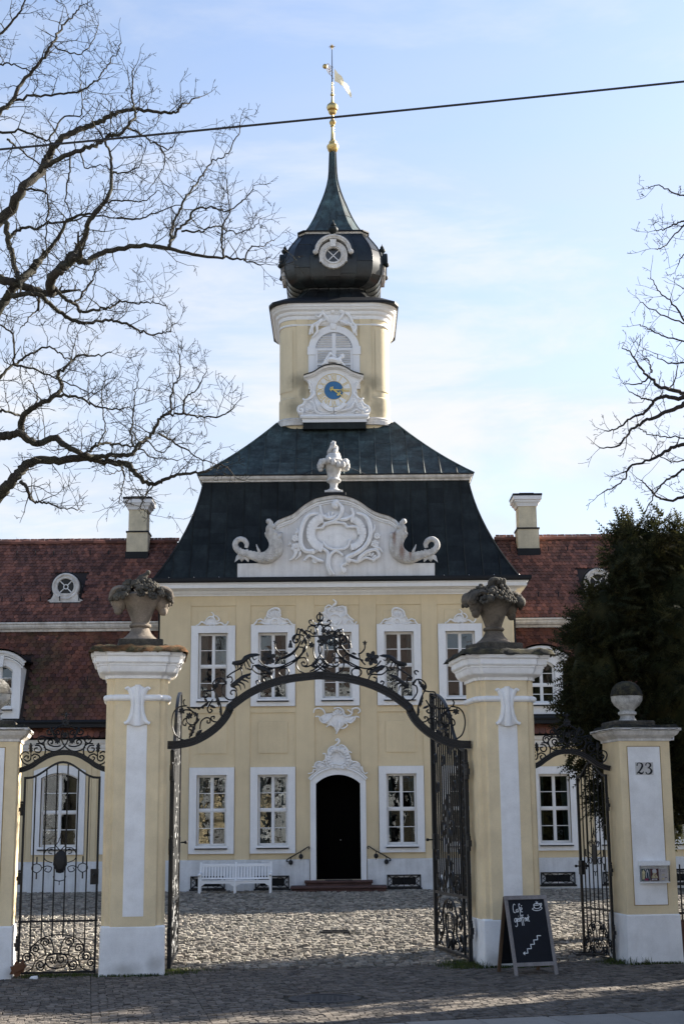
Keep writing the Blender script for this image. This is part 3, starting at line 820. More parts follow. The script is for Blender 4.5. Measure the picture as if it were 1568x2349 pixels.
# pilasters beside the sound opening and corner panels
YT = TY - TH_
for s in (-1, 1):
    mb = MB(); a, b = sorted((TX + s*.78, TX + s*1.14)); mb.bbox(a, b, YT - .035, YT + .01, 14.6, 17.66, .008); mb.build('pilaster', YELT, pal)
for face in range(4):
    mb = MB()
    for s in (-1, 1):
        M = Matrix.Translation((TX, TY, 0)) @ Matrix.Rotation(face*pi/2, 4, 'Z')
        pts = [(TH_ - .5 + .52*cos(-pi/2 + pi/2*k/8), -(TH_ - .5) + .52*sin(-pi/2 + pi/2*k/8)) for k in range(1, 8)]
    mb.loft([[M @ Vector((x, y, 14.95)) for x, y in pts], [M @ Vector((x, y, 16.9)) for x, y in pts]], closed=False)
    mb.build('corner_panel', YELT, pal, fix=False, smooth=True)
tw2 = rsq(TH_ + .03, .5)
mb = MB(); mb.molding(tw2, [(-.02, 13.6), (.0, 13.6), (.0, 14.72), (-.03, 14.76)]); mb.build('tower_plinth', YELT, pal, fix=False, smooth=30)
mb = MB(); mb.molding(tw2, [(.0, 13.86), (.10, 13.86), (.10, 13.98), (.07, 14.0), (.085, 14.05), (.04, 14.10), (0, 14.10)]); mb.build('tower_base_cornice', WHTOLD, pal, fix=False, smooth=30)
mb = MB(); mb.molding(tp, [(0, 17.02), (.03, 17.02), (.045, 17.05), (.03, 17.08), (0, 17.08)]); mb.build('necking_band', WHT, pal, fix=False, smooth=30)
mb = MB(); mb.molding(tp, [(0, 17.22), (.035, 17.23), (.05, 17.29), (.05, 17.33), (.11, 17.37), (.13, 17.42), (.13, 17.45), (.21, 17.50), (.235, 17.56), (.26, 17.57), (.27, 17.64), (.30, 17.66), (0, 17.66)]); mb.build('tower_cornice', WHT, pal, fix=False, smooth=25)
mb = MB()
ev = rsq(TH_ + .33, .42, 2)
mb.loft([[(x, y, 17.662) for x, y in ev], [(x, y, 17.73) for x, y in ev], [(TX + (x-TX)*.80, TY + (y-TY)*.80, 17.98) for x, y in ev]]); mb.build('tower_eave', GUT, pal)
# sound opening with louvres
AW_, AZ = 1.14, 16.24
aro = [(TX + .78*cos(pi*k/20) , AZ + .78*sin(pi*k/20)) for k in range(21)]
ari = [(TX + AW_/2*cos(pi*k/20), AZ + .57*sin(pi*k/20)) for k in range(21)]
mb = MB(); ring_prism(mb, aro + [(TX - .78, 15.0), (TX + .78, 15.0)], ari + [(TX - AW_/2, 15.0), (TX + AW_/2, 15.0)], YT - .07, YT + .02); mb.build('arch_surround', WHT, pal)
for s in (-1, 1):
    mb = MB(); a, b = sorted((TX + s*(AW_/2 - .012), TX + s*.81)); mb.bbox(a, b, YT - .10, YT - .06, 16.08, 16.34, .012); mb.build('impost_block', WHT, pal)
mb = MB(); mb.prism(ari + [(TX - AW_/2, 15.0), (TX + AW_/2, 15.0)], lambda x, z: (x, YT - .012, z), lambda x, z: (x, YT + .02, z)); mb.build('shutter_back', mat('shadow_gap_paint', (.42, .44, .48), .8), pal)
sh = MB()
for s in (-1, 1):
    a, b = sorted((TX + s*.02, TX + s*.06)); sh.box(a, b, YT - .045, YT - .013, 15.0, 16.77)
    a, b = sorted((TX + s*.50, TX + s*.565)); sh.box(a, b, YT - .045, YT - .013, 15.0, 16.24)
for z in (15.0, 15.76, 16.24): sh.box(TX - AW_/2 + .01, TX - .0205, YT - .046, YT - .013, z, z + .055); sh.box(TX + .0205, TX + AW_/2 - .01, YT - .046, YT - .013, z, z + .055)
sh.box(TX - .02, TX + .02, YT - .052, YT - .013, 15.0, 16.78)
shut = sh.build('shutter', WHT, pal)
z = 15.10
while z < 16.72:
    dz = z - AZ
    half = .50 if dz < 0 else .55*math.sqrt(max(0, 1 - (dz/.56)**2)) - .015
    if half > .09 and not (15.74 < z < 15.83 or 16.22 < z < 16.31):
        for s in (-1, 1):
            mb = MB(); a, b = sorted((TX + s*.061, TX + s*half))
            M = Matrix.Translation((0, YT - .032, z)) @ Matrix.Rotation(R(-38), 4, 'X')
            mb.box(a, b, -.030, .030, -.006, .006, M); mb.build('slat', WHT, shut)
    z += .074
# bulb dome, copper panels on an eight-sided plan
def zb(py, h=0.0): return at(764, py, TY - .88*h).z     # height of a point on the near side at half width h
BULB = [(690, 95), (684, 86), (677, 77), (669, 71), (664, 70), (661, 80), (655, 91), (647, 98.5), (640, 102.5), (633, 105), (619, 108), (605, 109), (591, 108), (577, 104), (566, 98), (556, 90), (548, 83), (541, 78)]
ppm = 74.6
BUL = [(hw_/ppm*(1.04), zb(py, hw_/ppm)) for py, hw_ in BULB]
BUL[0] = (BUL[0][0] * 1.05, 17.86)
LZ = at(764, 530, TY - 1.13).z
def oct_pts(h, c=.80): return [(h*c, -h), (h, -h*c), (h, h*c), (h*c, h), (-h*c, h), (-h, h*c), (-h, -h*c), (-h*c, -h)]
def oct_panels(prof, nstrip, name, m, joints, c=.80, prev_z=None):
    seams = MB()
    for f in range(8):
        ns = nstrip if f % 2 == 1 else 1
        for k in range(ns):
            cuts = [0] + sorted(j for j in joints[(k + f) % len(joints)]) + [len(prof) - 1]
            for a, b in zip(cuts, cuts[1:]):
                mb = MB(); rows = []
                for i in range(a, b + 1):
                    h, z = prof[i]; q = oct_pts(h, c); p0, p1 = Vector(q[f]), Vector(q[(f+1) % 8])
                    e = .0
                    rows.append([(TX + p.x, TY + p.y, z) for p in (p0.lerp(p1, k/ns), p0.lerp(p1, (k+1)/ns))])
                mb.loft(rows, closed=False); mb.build(name, m, pal, fix=False, smooth=True)
                if a > 0: seams.tube(rows[0], .011, 4)
            pts = [(TX + Vector(oct_pts(h + .008, c)[f]).lerp(Vector(oct_pts(h + .008, c)[(f+1) % 8]), k/ns).x, TY + Vector(oct_pts(h + .008, c)[f]).lerp(Vector(oct_pts(h + .008, c)[(f+1) % 8]), k/ns).y, z) for h, z in prof]
            seams.tube(pts, .014, 4)
    seams.build('dome_seams', m, pal)['kind'] = 'stuff'
COPD = mat('dome_copper', (0.0125, 0.0128, 0.0135), 0.36, var=0.3, vscale=3, fine=0.2, fscale=25, isl=0.25, obj=.3, streak=0.35, spec=0.5, tint=(0.024, 0.036, 0.038), tfac=0.6, tscale=1.8)
oct_panels(BUL, 5, 'dome_panel', COPD, [(5, 9, 13), (5, 11), (5, 10, 14), (5, 12), (5, 8, 13)])
# lantern cornice and spire
hh = 1.13
mb = MB()
lp_ = [(TX + x, TY + y) for x, y in oct_pts(.96, .83)]
mb.molding(lp_, [(0, LZ - .20), (.03, LZ - .18), (.03, LZ - .13), (.08, LZ - .10), (.10, LZ - .05), (.10, LZ - .03), (.13, LZ - .005)]); mb.build('lantern_cornice', WHTOLD, pal, fix=False)
mb = MB(); ev = [(TX + x, TY + y) for x, y in oct_pts(1.13, .83)]
mb.loft([[(x, y, LZ) for x, y in ev], [(x, y, LZ + .04) for x, y in ev], [(TX + (x-TX)*.8, TY + (y-TY)*.8, LZ + .09) for x, y in ev]]); mb.build('lantern_eave', GUT, pal)
SPI = [(533, 74), (526, 64), (518, 57), (509, 51), (498, 44.5), (485, 38), (470, 31.5), (455, 24.5), (440, 18.6), (425, 14), (410, 10.6), (395, 9), (380, 8.4), (365, 7.8), (349, 7)]
SP = [(h/ppm*1.02*(1 + .02*i/14), zb(py, h/ppm*.9)) for i, (py, h) in enumerate(SPI)]
SP[0] = (SP[0][0], LZ + .05)
oct_panels(SP, 3, 'spire_panel', mat('spire_copper', (0.040, 0.056, 0.060), 0.6, var=0.3, vscale=3, fine=0.25, fscale=25, obj=.25, streak=0.4, spec=.35, tint=(0.085, 0.14, 0.145), tfac=0.9, tscale=2.2), [(4, 8), (6,), (3, 9)], c=.62)
# gilded finial
def gz(py): return zb(py)
FIN = [(349, 8), (347, 11), (343, 12.5), (339, 14.5), (335, 14.5), (333, 12), (331, 9.5), (326, 9), (323, 6), (318, 4.5), (300, 3.6), (292, 3.4), (290, 5.5), (288, 4.5), (285, 6.5), (282, 8.2), (278, 7), (275, 4), (270, 3.2), (264, 3.2), (263, 6), (260, 9), (256, 10.5), (254, 9), (252, 12.5), (247, 14.5), (242, 13), (238, 8.5), (236, 4.2), (230, 3.2), (224, 2.4), (221, 2.4), (219, 4.8), (216, 4.8), (214, 2.6), (206, 2.4), (189, 2.0)]
mb = MB(); mb.lathe([(h/ppm, gz(py)) for py, h in FIN], (TX, TY, 0), 14); fin = mb.build('finial', GOLD, pal, smooth=35)
mb = MB(); mb.tube([(TX, TY, gz(190)), (TX, TY, gz(112))], [.022, .012], 6); mb.build('rod', IRON, fin)
mb = MB()
sc_ = gz(107)
for k in range(8):
    a = 2*pi*k/8 + .1; b = Vector((cos(a), 0, sin(a))); r_ = .10 if k % 2 else .125
    mb.tube([Vector((TX, TY, sc_)), Vector((TX, TY, sc_)) + b*r_], [.028, .002], 4)
    mb.tube([Vector((TX, TY, sc_)), Vector((TX, TY, sc_)) + Vector((0, 1, 0))*r_*(1 if k % 2 else -1)], [.028, .002], 4)
mb.build('star', GOLD, fin)
cv = crop(1000, 100, 2.043)
def vn(x, y): p = at(*cv(x, y), TY); return (p.x, p.z)
ban = [(688, 345), (702, 360), (720, 378), (745, 392), (758, 410), (766, 432), (790, 436), (806, 452), (808, 468), (820, 486), (829, 510), (828, 530), (820, 532), (808, 515), (795, 505), (785, 498), (776, 484), (762, 470), (748, 462), (742, 470), (725, 452), (708, 446), (690, 447)]
mb = MB(); pl = [vn(*p) for p in ban]
mb.prism(pl, lambda x, z: (x, TY + (x - TX)*.75 - .012 + .03*sin((x - TX)*14), z), lambda x, z: (x, TY + (x - TX)*.75 + .012 + .03*sin((x - TX)*14), z)); mb.build('weather_vane', GOLDL, fin)
mb = MB()
for st in ([(680, 345), (655, 335), (640, 318), (628, 320), (622, 345), (630, 375), (645, 400), (660, 412), (672, 428), (680, 440)], [(640, 335), (655, 360), (650, 385), (665, 372), (676, 390)], [(630, 350), (645, 365), (660, 350), (675, 362)], [(650, 340), (640, 370), (655, 400)]):
    mb.tube([(x, TY, z) for x, z in (vn(*p) for p in [(v.x, v.y) for v in spline(st, 4)])], .010, 4)
b_ = vn(611, 338); mb.sphere((b_[0], TY, b_[1]), .085); mb.build('vane_counterweight', GOLD, fin)
# ---------------------------------------------------------------- relief work
def plane_of(cv, Y):
    def f(x, y):
        p = at(*cv(x, y), Y); return (p.x, p.z)
    return f
def px_size(cv, Y, x=0, y=0):
    f = plane_of(cv, Y); a = f(x, y); b = f(x + 10, y); return math.hypot(a[0]-b[0], a[1]-b[1]) / 10
def rel_stroke(mb, f, k, y0, pts, r0, r1=None, n=6, ball=True, sq=0.9):
    r1 = r0 * .55 if r1 is None else r1
    P = spline([Vector(p) for p in pts], 5); m = len(P)
    pts3 = []; rad = []
    for i, p in enumerate(P):
        t = i/(m-1); q = f(p.x, p.y); r = (r0*(1-t) + r1*t) * k * min(1, .45 + 2.2*min(t, 1))
        pts3.append((q[0], y0 - r*.75, q[1])); rad.append(r)
    mb.tube(pts3, rad, n, squash=sq)
    if ball:
        q = f(P[-1].x, P[-1].y); mb.sphere((q[0], y0 - r1*k*.4, q[1]), r1*k*1.35, 7, 5)
def rel_pillow(mb, f, y0, out, h, steps=3, back=.02):
    P = [f(*p) for p in out]; cx = sum(p[0] for p in P)/len(P); cz = sum(p[1] for p in P)/len(P)
    rings = [[(x, y0 + back, z) for x, z in P]]
    for s in range(steps + 1):
        t = s/steps; sc = 1 - .5*t*t - .12*t; rings.append([(cx + (x-cx)*sc, y0 - h*.5*math.sqrt(t), cz + (z-cz)*sc) for x, z in P])
    mb.loft(rings, cap0=False)
def rel_plate(mb, f, out, y0, y1):
    mb.prism([f(*p) for p in out], lambda x, z: (x, y0, z), lambda x, z: (x, y1, z))
def rel_flower(mb, f, k, y0, c, r, n=6):
    q = f(*c); r = r*k
    for i in range(n):
        a = 2*pi*i/n + .3
        mb.sphere((q[0] + cos(a)*r*.6, y0 - r*.15, q[1] + sin(a)*r*.6), r*.42, 6, 4, (1, .6, 1))
    mb.sphere((q[0], y0 - r*.3, q[1]), r*.28, 6, 5)
def ornament(name, cv, Y, strokes, pillows=(), flowers=(), m=None, depth=.05, parent=None, fan=()):
    f = plane_of(cv, Y); ref = (strokes[0][0][0] if strokes else pillows[0][0][0]); k = px_size(cv, Y, *ref)
    mb = MB()
    for o, h in pillows: rel_pillow(mb, f, Y, o, h)
    for s in strokes: rel_stroke(mb, f, k*1.18, Y - depth*.4, *s)
    for c, r in flowers: rel_flower(mb, f, k, Y - depth*.5, c, r)
    for c, r0, r1, a0, a1, n in fan:      # ribs of a shell
        for i in range(n):
            a = R(a0 + (a1-a0)*i/(n-1))
            mb.tube([(lambda q: (q[0], Y - depth*.5, q[1]))(f(c[0] + cos(a)*rr_, c[1] - sin(a)*rr_)) for rr_ in (r0, (r0+r1)/2, r1)], [r0*.12*k + .006, (r1*.16)*k, (r1*.14)*k], 5, squash=1.2)
    return mb.build(name, m or STUC, parent or pal, smooth=50)

cvA = crop(650, 2400, 2.3403); cvB = crop(1120, 2400, 3.5636); cvC = crop(1250, 2400, 2.3403); cvD = crop(1180, 2900, 4.9)
SF = FY - .01
FL = [([(420, 235), (370, 207), (345, 228), (320, 240)], 9), ([(490, 200), (485, 172), (450, 158), (418, 178), (402, 205)], 9), ([(452, 168), (478, 152), (478, 132), (460, 116)], 9, 3),
      ([(500, 205), (532, 188), (515, 158), (496, 150)], 8), ([(520, 212), (552, 216), (582, 236), (604, 226), (614, 206)], 9), ([(440, 240), (465, 225), (490, 240), (465, 250)], 7)]
FP = [([(390, 225), (415, 185), (455, 168), (490, 172), (515, 200), (540, 225), (465, 240)], .035)]
ornament('window_rocaille', cvA, SF, FL, FP)
SH = [([(885, 195), (860, 228), (835, 236)], 9), ([(965, 160), (950, 195), (918, 180), (884, 190)], 9), ([(1100, 160), (1098, 102), (1072, 80), (1028, 86), (990, 112), (978, 152)], 10, 8), ([(1105, 168), (1142, 186), (1170, 184), (1192, 206)], 10),
      ([(1192, 210), (1215, 230), (1236, 234)], 9), ([(1020, 232), (1030, 190), (1060, 180), (1076, 200), (1052, 222)], 9), ([(920, 205), (950, 225), (1000, 230)], 9), ([(1090, 236), (1140, 226), (1184, 236)], 9)]
SHP = [([(880, 215), (960, 195), (985, 120), (1040, 88), (1090, 100), (1110, 170), (1190, 215), (1040, 238)], .045)]
ornament('window_rocaille', cvA, SF, SH, SHP, fan=[((1045, 180), 25, 78, 35, 160, 7)])
# the two right-hand windows
cvC4 = lambda x, y: cvC(800 + (1040 - x) * .98, y - 2)       # mirrored variant over the fourth window
ornament('window_rocaille', cvC4, SF, [([tuple(p) for p in s[0]],) + tuple(s[1:]) for s in SH], SHP, fan=[((1045, 180), 25, 60, 35, 160, 6)])
cvC5 = lambda x, y: cvC(1378 + (x - 465) * .96, y - 25)
ornament('window_rocaille', cvC5, SF, FL, FP)
CT = [([(740, 95), (785, 62), (792, 30), (758, -2)], 20, 8), ([(700, 205), (680, 170), (705, 130), (735, 108), (690, 78), (640, 120), (648, 175)], 15), ([(890, 245), (925, 215), (932, 150), (900, 96), (828, 102)], 15, 10), ([(600, 182), (640, 200), (690, 260)], 16, 10),
      ([(930, 92), (940, 140), (950, 200)], 14), ([(800, 395), (850, 330), (872, 272), (830, 220), (760, 208), (700, 242)], 15), ([(720, 250), (708, 292), (750, 335), (805, 318)], 12), ([(800, 395), (770, 360), (800, 330)], 16),
      ([(890, 335), (930, 342), (950, 300), (990, 288), (1022, 330), (1060, 346), (1082, 316)], 14), ([(945, 200), (990, 250), (1040, 285)], 15), ([(690, 330), (600, 335), (520, 346), (496, 326)], 14), ([(640, 240), (610, 300), (560, 330)], 14)]
CTP = [([(560, 345), (600, 200), (640, 120), (730, 95), (850, 95), (935, 110), (950, 220), (1040, 300), (1050, 345), (800, 380)], .05)]
ornament('window_rocaille', cvB, SF, CT, CTP, depth=.07, fan=[((800, 190), 40, 95, 30, 150, 7)])
HG = [([(120, 1078), (108, 1045), (84, 1020), (48, 1014), (18, 1024), (10, 1052)], 9), ([(185, 1085), (150, 1122), (110, 1150), (74, 1130), (58, 1092), (30, 1092)], 9), ([(290, 1088), (285, 1040), (250, 1010), (204, 1014)], 10), ([(290, 1088), (332, 1086), (366, 1064), (330, 1030)], 9),
      ([(372, 1060), (372, 1022), (420, 1012), (444, 1040), (425, 1058)], 9), ([(310, 1130), (352, 1150), (390, 1120), (400, 1092), (430, 1098)], 9), ([(200, 1190), (168, 1166), (130, 1186)], 9, 4), ([(250, 1130), (250, 1190), (222, 1248)], 16, 5), ([(260, 1200), (294, 1200), (325, 1172), (302, 1150)], 8)]
ornament('stucco_pendant', cvC, SF, HG, [([(65, 1095), (115, 1065), (190, 1055), (230, 1015), (280, 1045), (330, 1088), (395, 1088), (365, 1140), (305, 1160), (262, 1200), (225, 1240), (195, 1190), (150, 1170), (105, 1150)], .045)], depth=.07, fan=[((235, 1090), 20, 62, 40, 160, 6)])
DR = [([(770, 402), (832, 370), (860, 312), (832, 274), (806, 300)], 24, 14), ([(690, 505), (742, 452), (782, 452), (768, 418), (700, 432), (650, 482), (640, 562)], 18), ([(1002, 562), (1030, 512), (992, 450), (950, 408), (880, 396), (840, 440)], 20), ([(540, 716), (590, 682), (602, 620), (590, 562), (552, 562)], 18),
      ([(1132, 716), (1082, 682), (1070, 612), (1040, 562), (1062, 520), (1094, 542)], 18), ([(745, 592), (770, 542), (830, 520), (890, 560), (912, 612), (960, 640), (972, 700), (930, 760), (870, 782), (800, 764), (730, 766), (696, 712), (690, 642), (718, 620)], 13, 12),
      ([(640, 590), (612, 660), (612, 742), (650, 812), (720, 846), (752, 828)], 17), ([(1042, 600), (1082, 682), (1062, 762), (1010, 822), (940, 852), (902, 840)], 17), ([(592, 772), (540, 740), (460, 720), (400, 750), (380, 812), (420, 832)], 18), ([(600, 832), (540, 820), (480, 850), (448, 892)], 15), ([(410, 870), (360, 880), (352, 920), (318, 942), (264, 950)], 15),
      ([(1092, 762), (1132, 722), (1210, 730), (1260, 782), (1262, 832)], 18), ([(1080, 852), (1150, 840), (1212, 860), (1252, 892)], 15), ([(1268, 880), (1300, 822), (1322, 902), (1360, 950), (1402, 938)], 18), ([(380, 830), (345, 820)], 14)]
ornament('door_cartouche', cvD, FY - .06, DR, [([(620, 600), (660, 480), (740, 420), (880, 400), (980, 450), (1030, 540), (1080, 680), (1050, 780), (1100, 745), (1210, 745), (1260, 800), (1300, 840), (1330, 925), (1080, 850), (840, 815), (560, 850), (400, 905), (395, 770), (470, 730), (590, 770)], .05), ([(770, 800), (800, 770), (870, 770), (895, 810), (870, 880), (832, 900), (795, 880)], .08), ([(720, 700), (730, 620), (790, 560), (850, 560), (880, 620), (940, 660), (930, 740), (830, 750)], .03)],
         depth=.10, fan=[((830, 660), 165, 235, -60, 60, 8), ((830, 660), 150, 215, 40, 140, 8), ((830, 660), 150, 205, 150, 235, 6), ((480, 880), 60, 130, 40, 110, 5), ((1180, 880), 60, 130, 60, 130, 5)])

# ---------------------------------------------------------------- pediment over the eaves
cvP = crop(900, 1950, 1.7818); PY = 38.30; fP = plane_of(cvP, PY); kP = px_size(cvP, PY, 790, 300)
mb = MB()
rel_plate(mb, fP, [(88, 650), (88, 542), (330, 538), (330, 330), (360, 262), (420, 222), (490, 200), (560, 142), (640, 96), (720, 76), (790, 68), (870, 78), (950, 110), (1030, 165), (1090, 195), (1160, 215), (1220, 252), (1250, 330), (1250, 538), (1492, 538), (1492, 642)], PY, PY + .42)
tymp = mb.build('pediment', mat('pediment_plaster', (.74, .73, .72), .85, var=.06, fine=.05, streak=.12, tint=(.42, .36, .30), tfac=.18, tscale=3), pal)
top_c = [(340, 318), (352, 275), (385, 245), (440, 222), (490, 200), (560, 142), (640, 96), (720, 76), (790, 68), (870, 78), (950, 110), (1030, 165), (1090, 195), (1160, 215), (1205, 240), (1235, 275), (1242, 320)]
for dy, r, dp in ((6, 13, .05), (26, 8, .035), (40, 6, .02), (-4, 7, .07)):
    mb = MB()
    P = spline([(x, y + dy) for x, y in top_c], 5)
    mb.tube([(lambda q: (q[0], PY - dp, q[1]))(fP(p.x, p.y)) for p in P], r*kP, 8)
    mb.build('pediment_molding', WHTOLD if dy < 10 else WHT, pal, smooth=60)
mb = MB(); P = spline([(x, y - 10) for x, y in top_c[2:-2]], 5)
rings = []
for p in P:
    q = fP(p.x, p.y); rings.append([(q[0], PY - .13, q[1]), (q[0], PY + .46, q[1]), (q[0], PY + .46, q[1] + .025), (q[0], PY - .13, q[1] + .02)])
mb.loft(rings); mb.build('pediment_flashing', GUT, pal)
CS = [([(668, 190), (602, 202), (562, 250), (540, 330), (542, 410), (572, 456), (622, 462)], 15, 15), ([(936, 186), (1000, 212), (1032, 280), (1030, 362), (990, 432), (922, 480), (872, 502), (876, 524)], 16, 15),
      ([(800, 112), (832, 150), (822, 200), (782, 240), (712, 262)], 16, 9), ([(800, 150), (775, 130), (790, 112)], 18, 16), ([(790, 205), (742, 226), (692, 202), (678, 142)], 14), ([(810, 232), (862, 230), (912, 200), (902, 160)], 14), ([(640, 350), (640, 300), (690, 292), (712, 270), (780, 254), (850, 262), (870, 285), (935, 286), (952, 332)], 9, 9),
      ([(700, 390), (722, 424), (782, 446), (862, 434), (888, 384)], 10, 8), ([(752, 628), (730, 562), (732, 472), (682, 436), (648, 458)], 14), ([(775, 622), (742, 572), (746, 492), (790, 456), (832, 482)], 14), ([(845, 612), (828, 562), (872, 546)], 11), ([(850, 560), (890, 500), (870, 520)], 12),
      ([(880, 515), (942, 532), (962, 500), (1012, 462), (1072, 450), (1096, 490), (1060, 518)], 15), ([(700, 530), (662, 520), (602, 490), (568, 520)], 13), ([(960, 530), (1000, 505), (1050, 520), (1055, 530)], 10), ([(1045, 330), (1060, 300), (1062, 272)], 12, 4), ([(1065, 430), (1100, 440), (1118, 462)], 12, 4), ([(500, 335), (520, 318), (512, 298)], 12, 4), ([(515, 450), (490, 500), (462, 520)], 14, 4), ([(470, 400), (455, 412)], 10, 4), ([(535, 460), (530, 490), (505, 512)], 12, 4)]
CSF = [((500, 365), 28), ((507, 432), 38), ((640, 524), 22), ((1080, 350), 25), ((1065, 405), 30), ((845, 592), 20)]
inner = [(705, 300), (662, 305), (648, 340), (662, 380), (706, 388), (722, 420), (780, 440), (858, 428), (884, 382), (928, 370), (948, 332), (932, 292), (890, 288), (850, 265), (780, 258), (730, 268)]
ornament('pediment_cartouche', cvP, PY, CS, [(inner, .05), ([(690, 215), (740, 170), (850, 170), (900, 210), (850, 245), (740, 250)], .05), ([(740, 625), (735, 500), (790, 470), (850, 500), (850, 620)], .04)], CSF, depth=.14,
         fan=[((720, 330), 78, 140, 110, 250, 13), ((880, 330), 78, 125, -75, 75, 13), ((750, 240), 15, 60, 20, 160, 6), ((1020, 520), 30, 62, 30, 150, 6)])
for mir in (0, 1):
    cvM = (lambda x, y: cvP(x, y)) if not mir else (lambda x, y: cvP(1582 - x, y))
    fM = plane_of(cvM, PY - .02)
    mb = MB()
    body = [(318, 318), (345, 352), (365, 400), (358, 450), (320, 490), (270, 505), (215, 492), (165, 478), (110, 462), (76, 425), (78, 390), (105, 370), (138, 378), (155, 405), (150, 432)]
    rad = [44, 48, 52, 54, 50, 42, 34, 28, 24, 21, 20, 20, 19, 17, 12]
    P = spline(body, 4); m = len(P)
    def rad_at(t): u = t*(len(rad)-1); i = min(int(u), len(rad)-2); return rad[i] + (rad[i+1]-rad[i])*(u-i)
    mb.tube([(lambda q: (q[0], PY - .06, q[1]))(fM(p.x, p.y)) for p in P], [rad_at(i/(m-1))*kP for i in range(m)], 12, squash=.75)
    # scales, overlapping like shingles
    for i in range(6, 34):
        p = P[min(i, m-1)]; t = (P[min(i+1, m-1)] - P[max(i-1, 0)]).normalized(); nn = Vector((-t.y, t.x)); rr_ = rad_at(i/(m-1))
        for j in (-.6, -.2, .2, .6):
            if i % 2: j += .2
            q = fM(p.x + nn.x*j*rr_*.95, p.y + nn.y*j*rr_*.95)
            mb.sphere((q[0], PY - .06 - rr_*kP*.75*math.sqrt(max(0, 1-j*j*.8)), q[1]), 9*kP, 6, 4, (1, .45, 1))
    rel_pillow(mb, fM, PY - .05, [(68, 534), (80, 490), (118, 448), (165, 440), (178, 490), (168, 534), (140, 512), (118, 530), (100, 510)], .08)
    rel_stroke(mb, fM, kP, PY - .08, [(300, 330), (312, 290), (330, 262), (312, 246)], 20, 16)
    rel_stroke(mb, fM, kP, PY - .10, [(380, 345), (345, 330), (328, 300), (345, 285)], 20, 16)
    rel_stroke(mb, fM, kP, PY - .10, [(372, 370), (400, 340), (395, 335)], 22, 10)
    rel_flower(mb, fM, kP, PY - .16, (298, 335), 15, 8)
    for a in range(6): rel_stroke(mb, fM, kP, PY - .06, [(395 - a*14, 420 + a*19), (412 - a*16, 432 + a*18)], 10, 3)
    rel_stroke(mb, fM, kP, PY - .09, [(250, 470), (235, 440), (225, 412)], 14, 3)
    mb.build('dolphin', STUCOLD, pal, smooth=60)
# urn on the pediment, with its stay wires
UC = at(765, 1133, 38.60)
mb = MB()
U0 = Vector((UC.x, 38.62, UC.z))
mb.bbox(-.34, .34, -.24, .24, -.12, .0, .01, Matrix.Translation(U0)); 
mb.build('urn_base', GUT, pal)
purn = thing('stone_urn', 'weathered white stone urn with flame top crowning the curved pediment', 'urn', U0)
F_ = WM[purn]
mb = MB(); mb.bbox(-.25, .25, -.25, .25, 0, .06, .01); mb.lathe([(.22, .06), (.20, .10), (.12, .15), (.10, .22), (.12, .30), (.19, .34), (.21, .38), (.19, .42), (.15, .45), (.17, .55), (.22, .75), (.27, .87), (.30, .90), (.31, .94), (.26, .97), (.22, 1.02), (.20, 1.10), (.14, 1.16)], n=20, flute=lambda a, z: 1 + (.035*cos(10*a) if .45 < z < .9 else 0)); mb.build('vessel', URNW if False else STUCOLD, purn, F_, smooth=40)
mb = MB()
ru = random.Random(9)
for k in range(16):
    a = 2*pi*k/16; mb.sphere((.36*cos(a), .30*sin(a), .84 + .07*cos(3*a)), .085, 6, 5, (1, 1, 1.2))
for s in (-1, 1):
    for k in range(5): mb.sphere((s*(.36 + .03*sin(k)), -.05, .70 + k*.06), .075, 6, 5)
mb.build('garland', STUCOLD, purn, F_, smooth=60)
mb = MB()
for k in range(9):
    a = k*2.4; z = 1.12 + k*.027; r_ = .15 - k*.011
    mb.tube(spline([(r_*cos(a), r_*sin(a), z - .02), (r_*.9*cos(a+.6), r_*.9*sin(a+.6), z + .07), (r_*.5*cos(a+1.3), r_*.5*sin(a+1.3), z + .15), (r_*.8*cos(a+1.8), r_*.8*sin(a+1.8), z + .20)], 3), [.06, .062, .06, .058, .055, .05, .045, .04, .03, .02], 6)
mb.build('flame', STUCOLD, purn, F_, smooth=60)
mb = MB()
for s in (-1, 1): mb.tube([U0 + Vector((s*.34, 0, .80)), Vector((U0.x + s*1.02, 39.52, 11.86))], .008, 4)
mb.build('stay_wire', IRON, purn)

# ---------------------------------------------------------------- clock
cvK = crop(1180, 1360, 4.9); KY = YT - .26; fK = plane_of(cvK, KY); kK = px_size(cvK, KY, 755, 990)
soot(YELT, [(TX - 1.05, 15.25, .42, .32), (TX + 1.12, 15.2, .42, .34), (TX - 1.2, 14.45, .35, .35), (TX + 1.28, 14.4, .32, .55), (TX - .95, 14.95, .16, .5), (TX + 1.0, 14.9, .16, .6)])
clock = thing('tower_clock', 'tower clock in a white scrolled stucco frame, blue centre disc and gilt Roman numerals', 'clock', (TX, KY, 14.2))
hood = [(170, 705), (250, 680), (330, 655), (400, 620), (460, 580), (520, 547), (600, 515), (680, 500), (755, 496), (830, 502), (910, 520), (990, 552), (1050, 590), (1110, 628), (1180, 655), (1260, 678), (1335, 698)]
bodyR = [(1300, 760), (1250, 820), (1232, 870), (1205, 930), (1205, 1010), (1220, 1080), (1260, 1140), (1322, 1165), (1352, 1230), (1430, 1290), (1465, 1390), (1430, 1462), (1380, 1482)]
bodyL = [(130, 1482), (62, 1452), (45, 1382), (90, 1290), (152, 1230), (172, 1170), (242, 1150), (290, 1080), (312, 1010), (302, 930), (272, 870), (262, 820), (205, 765)]
mb = MB(); rel_plate(mb, fK, [(x, y + 30) for x, y in hood] + bodyR + bodyL, KY, YT + .02); mb.build('clock_body', STUC, clock)
mb = MB()
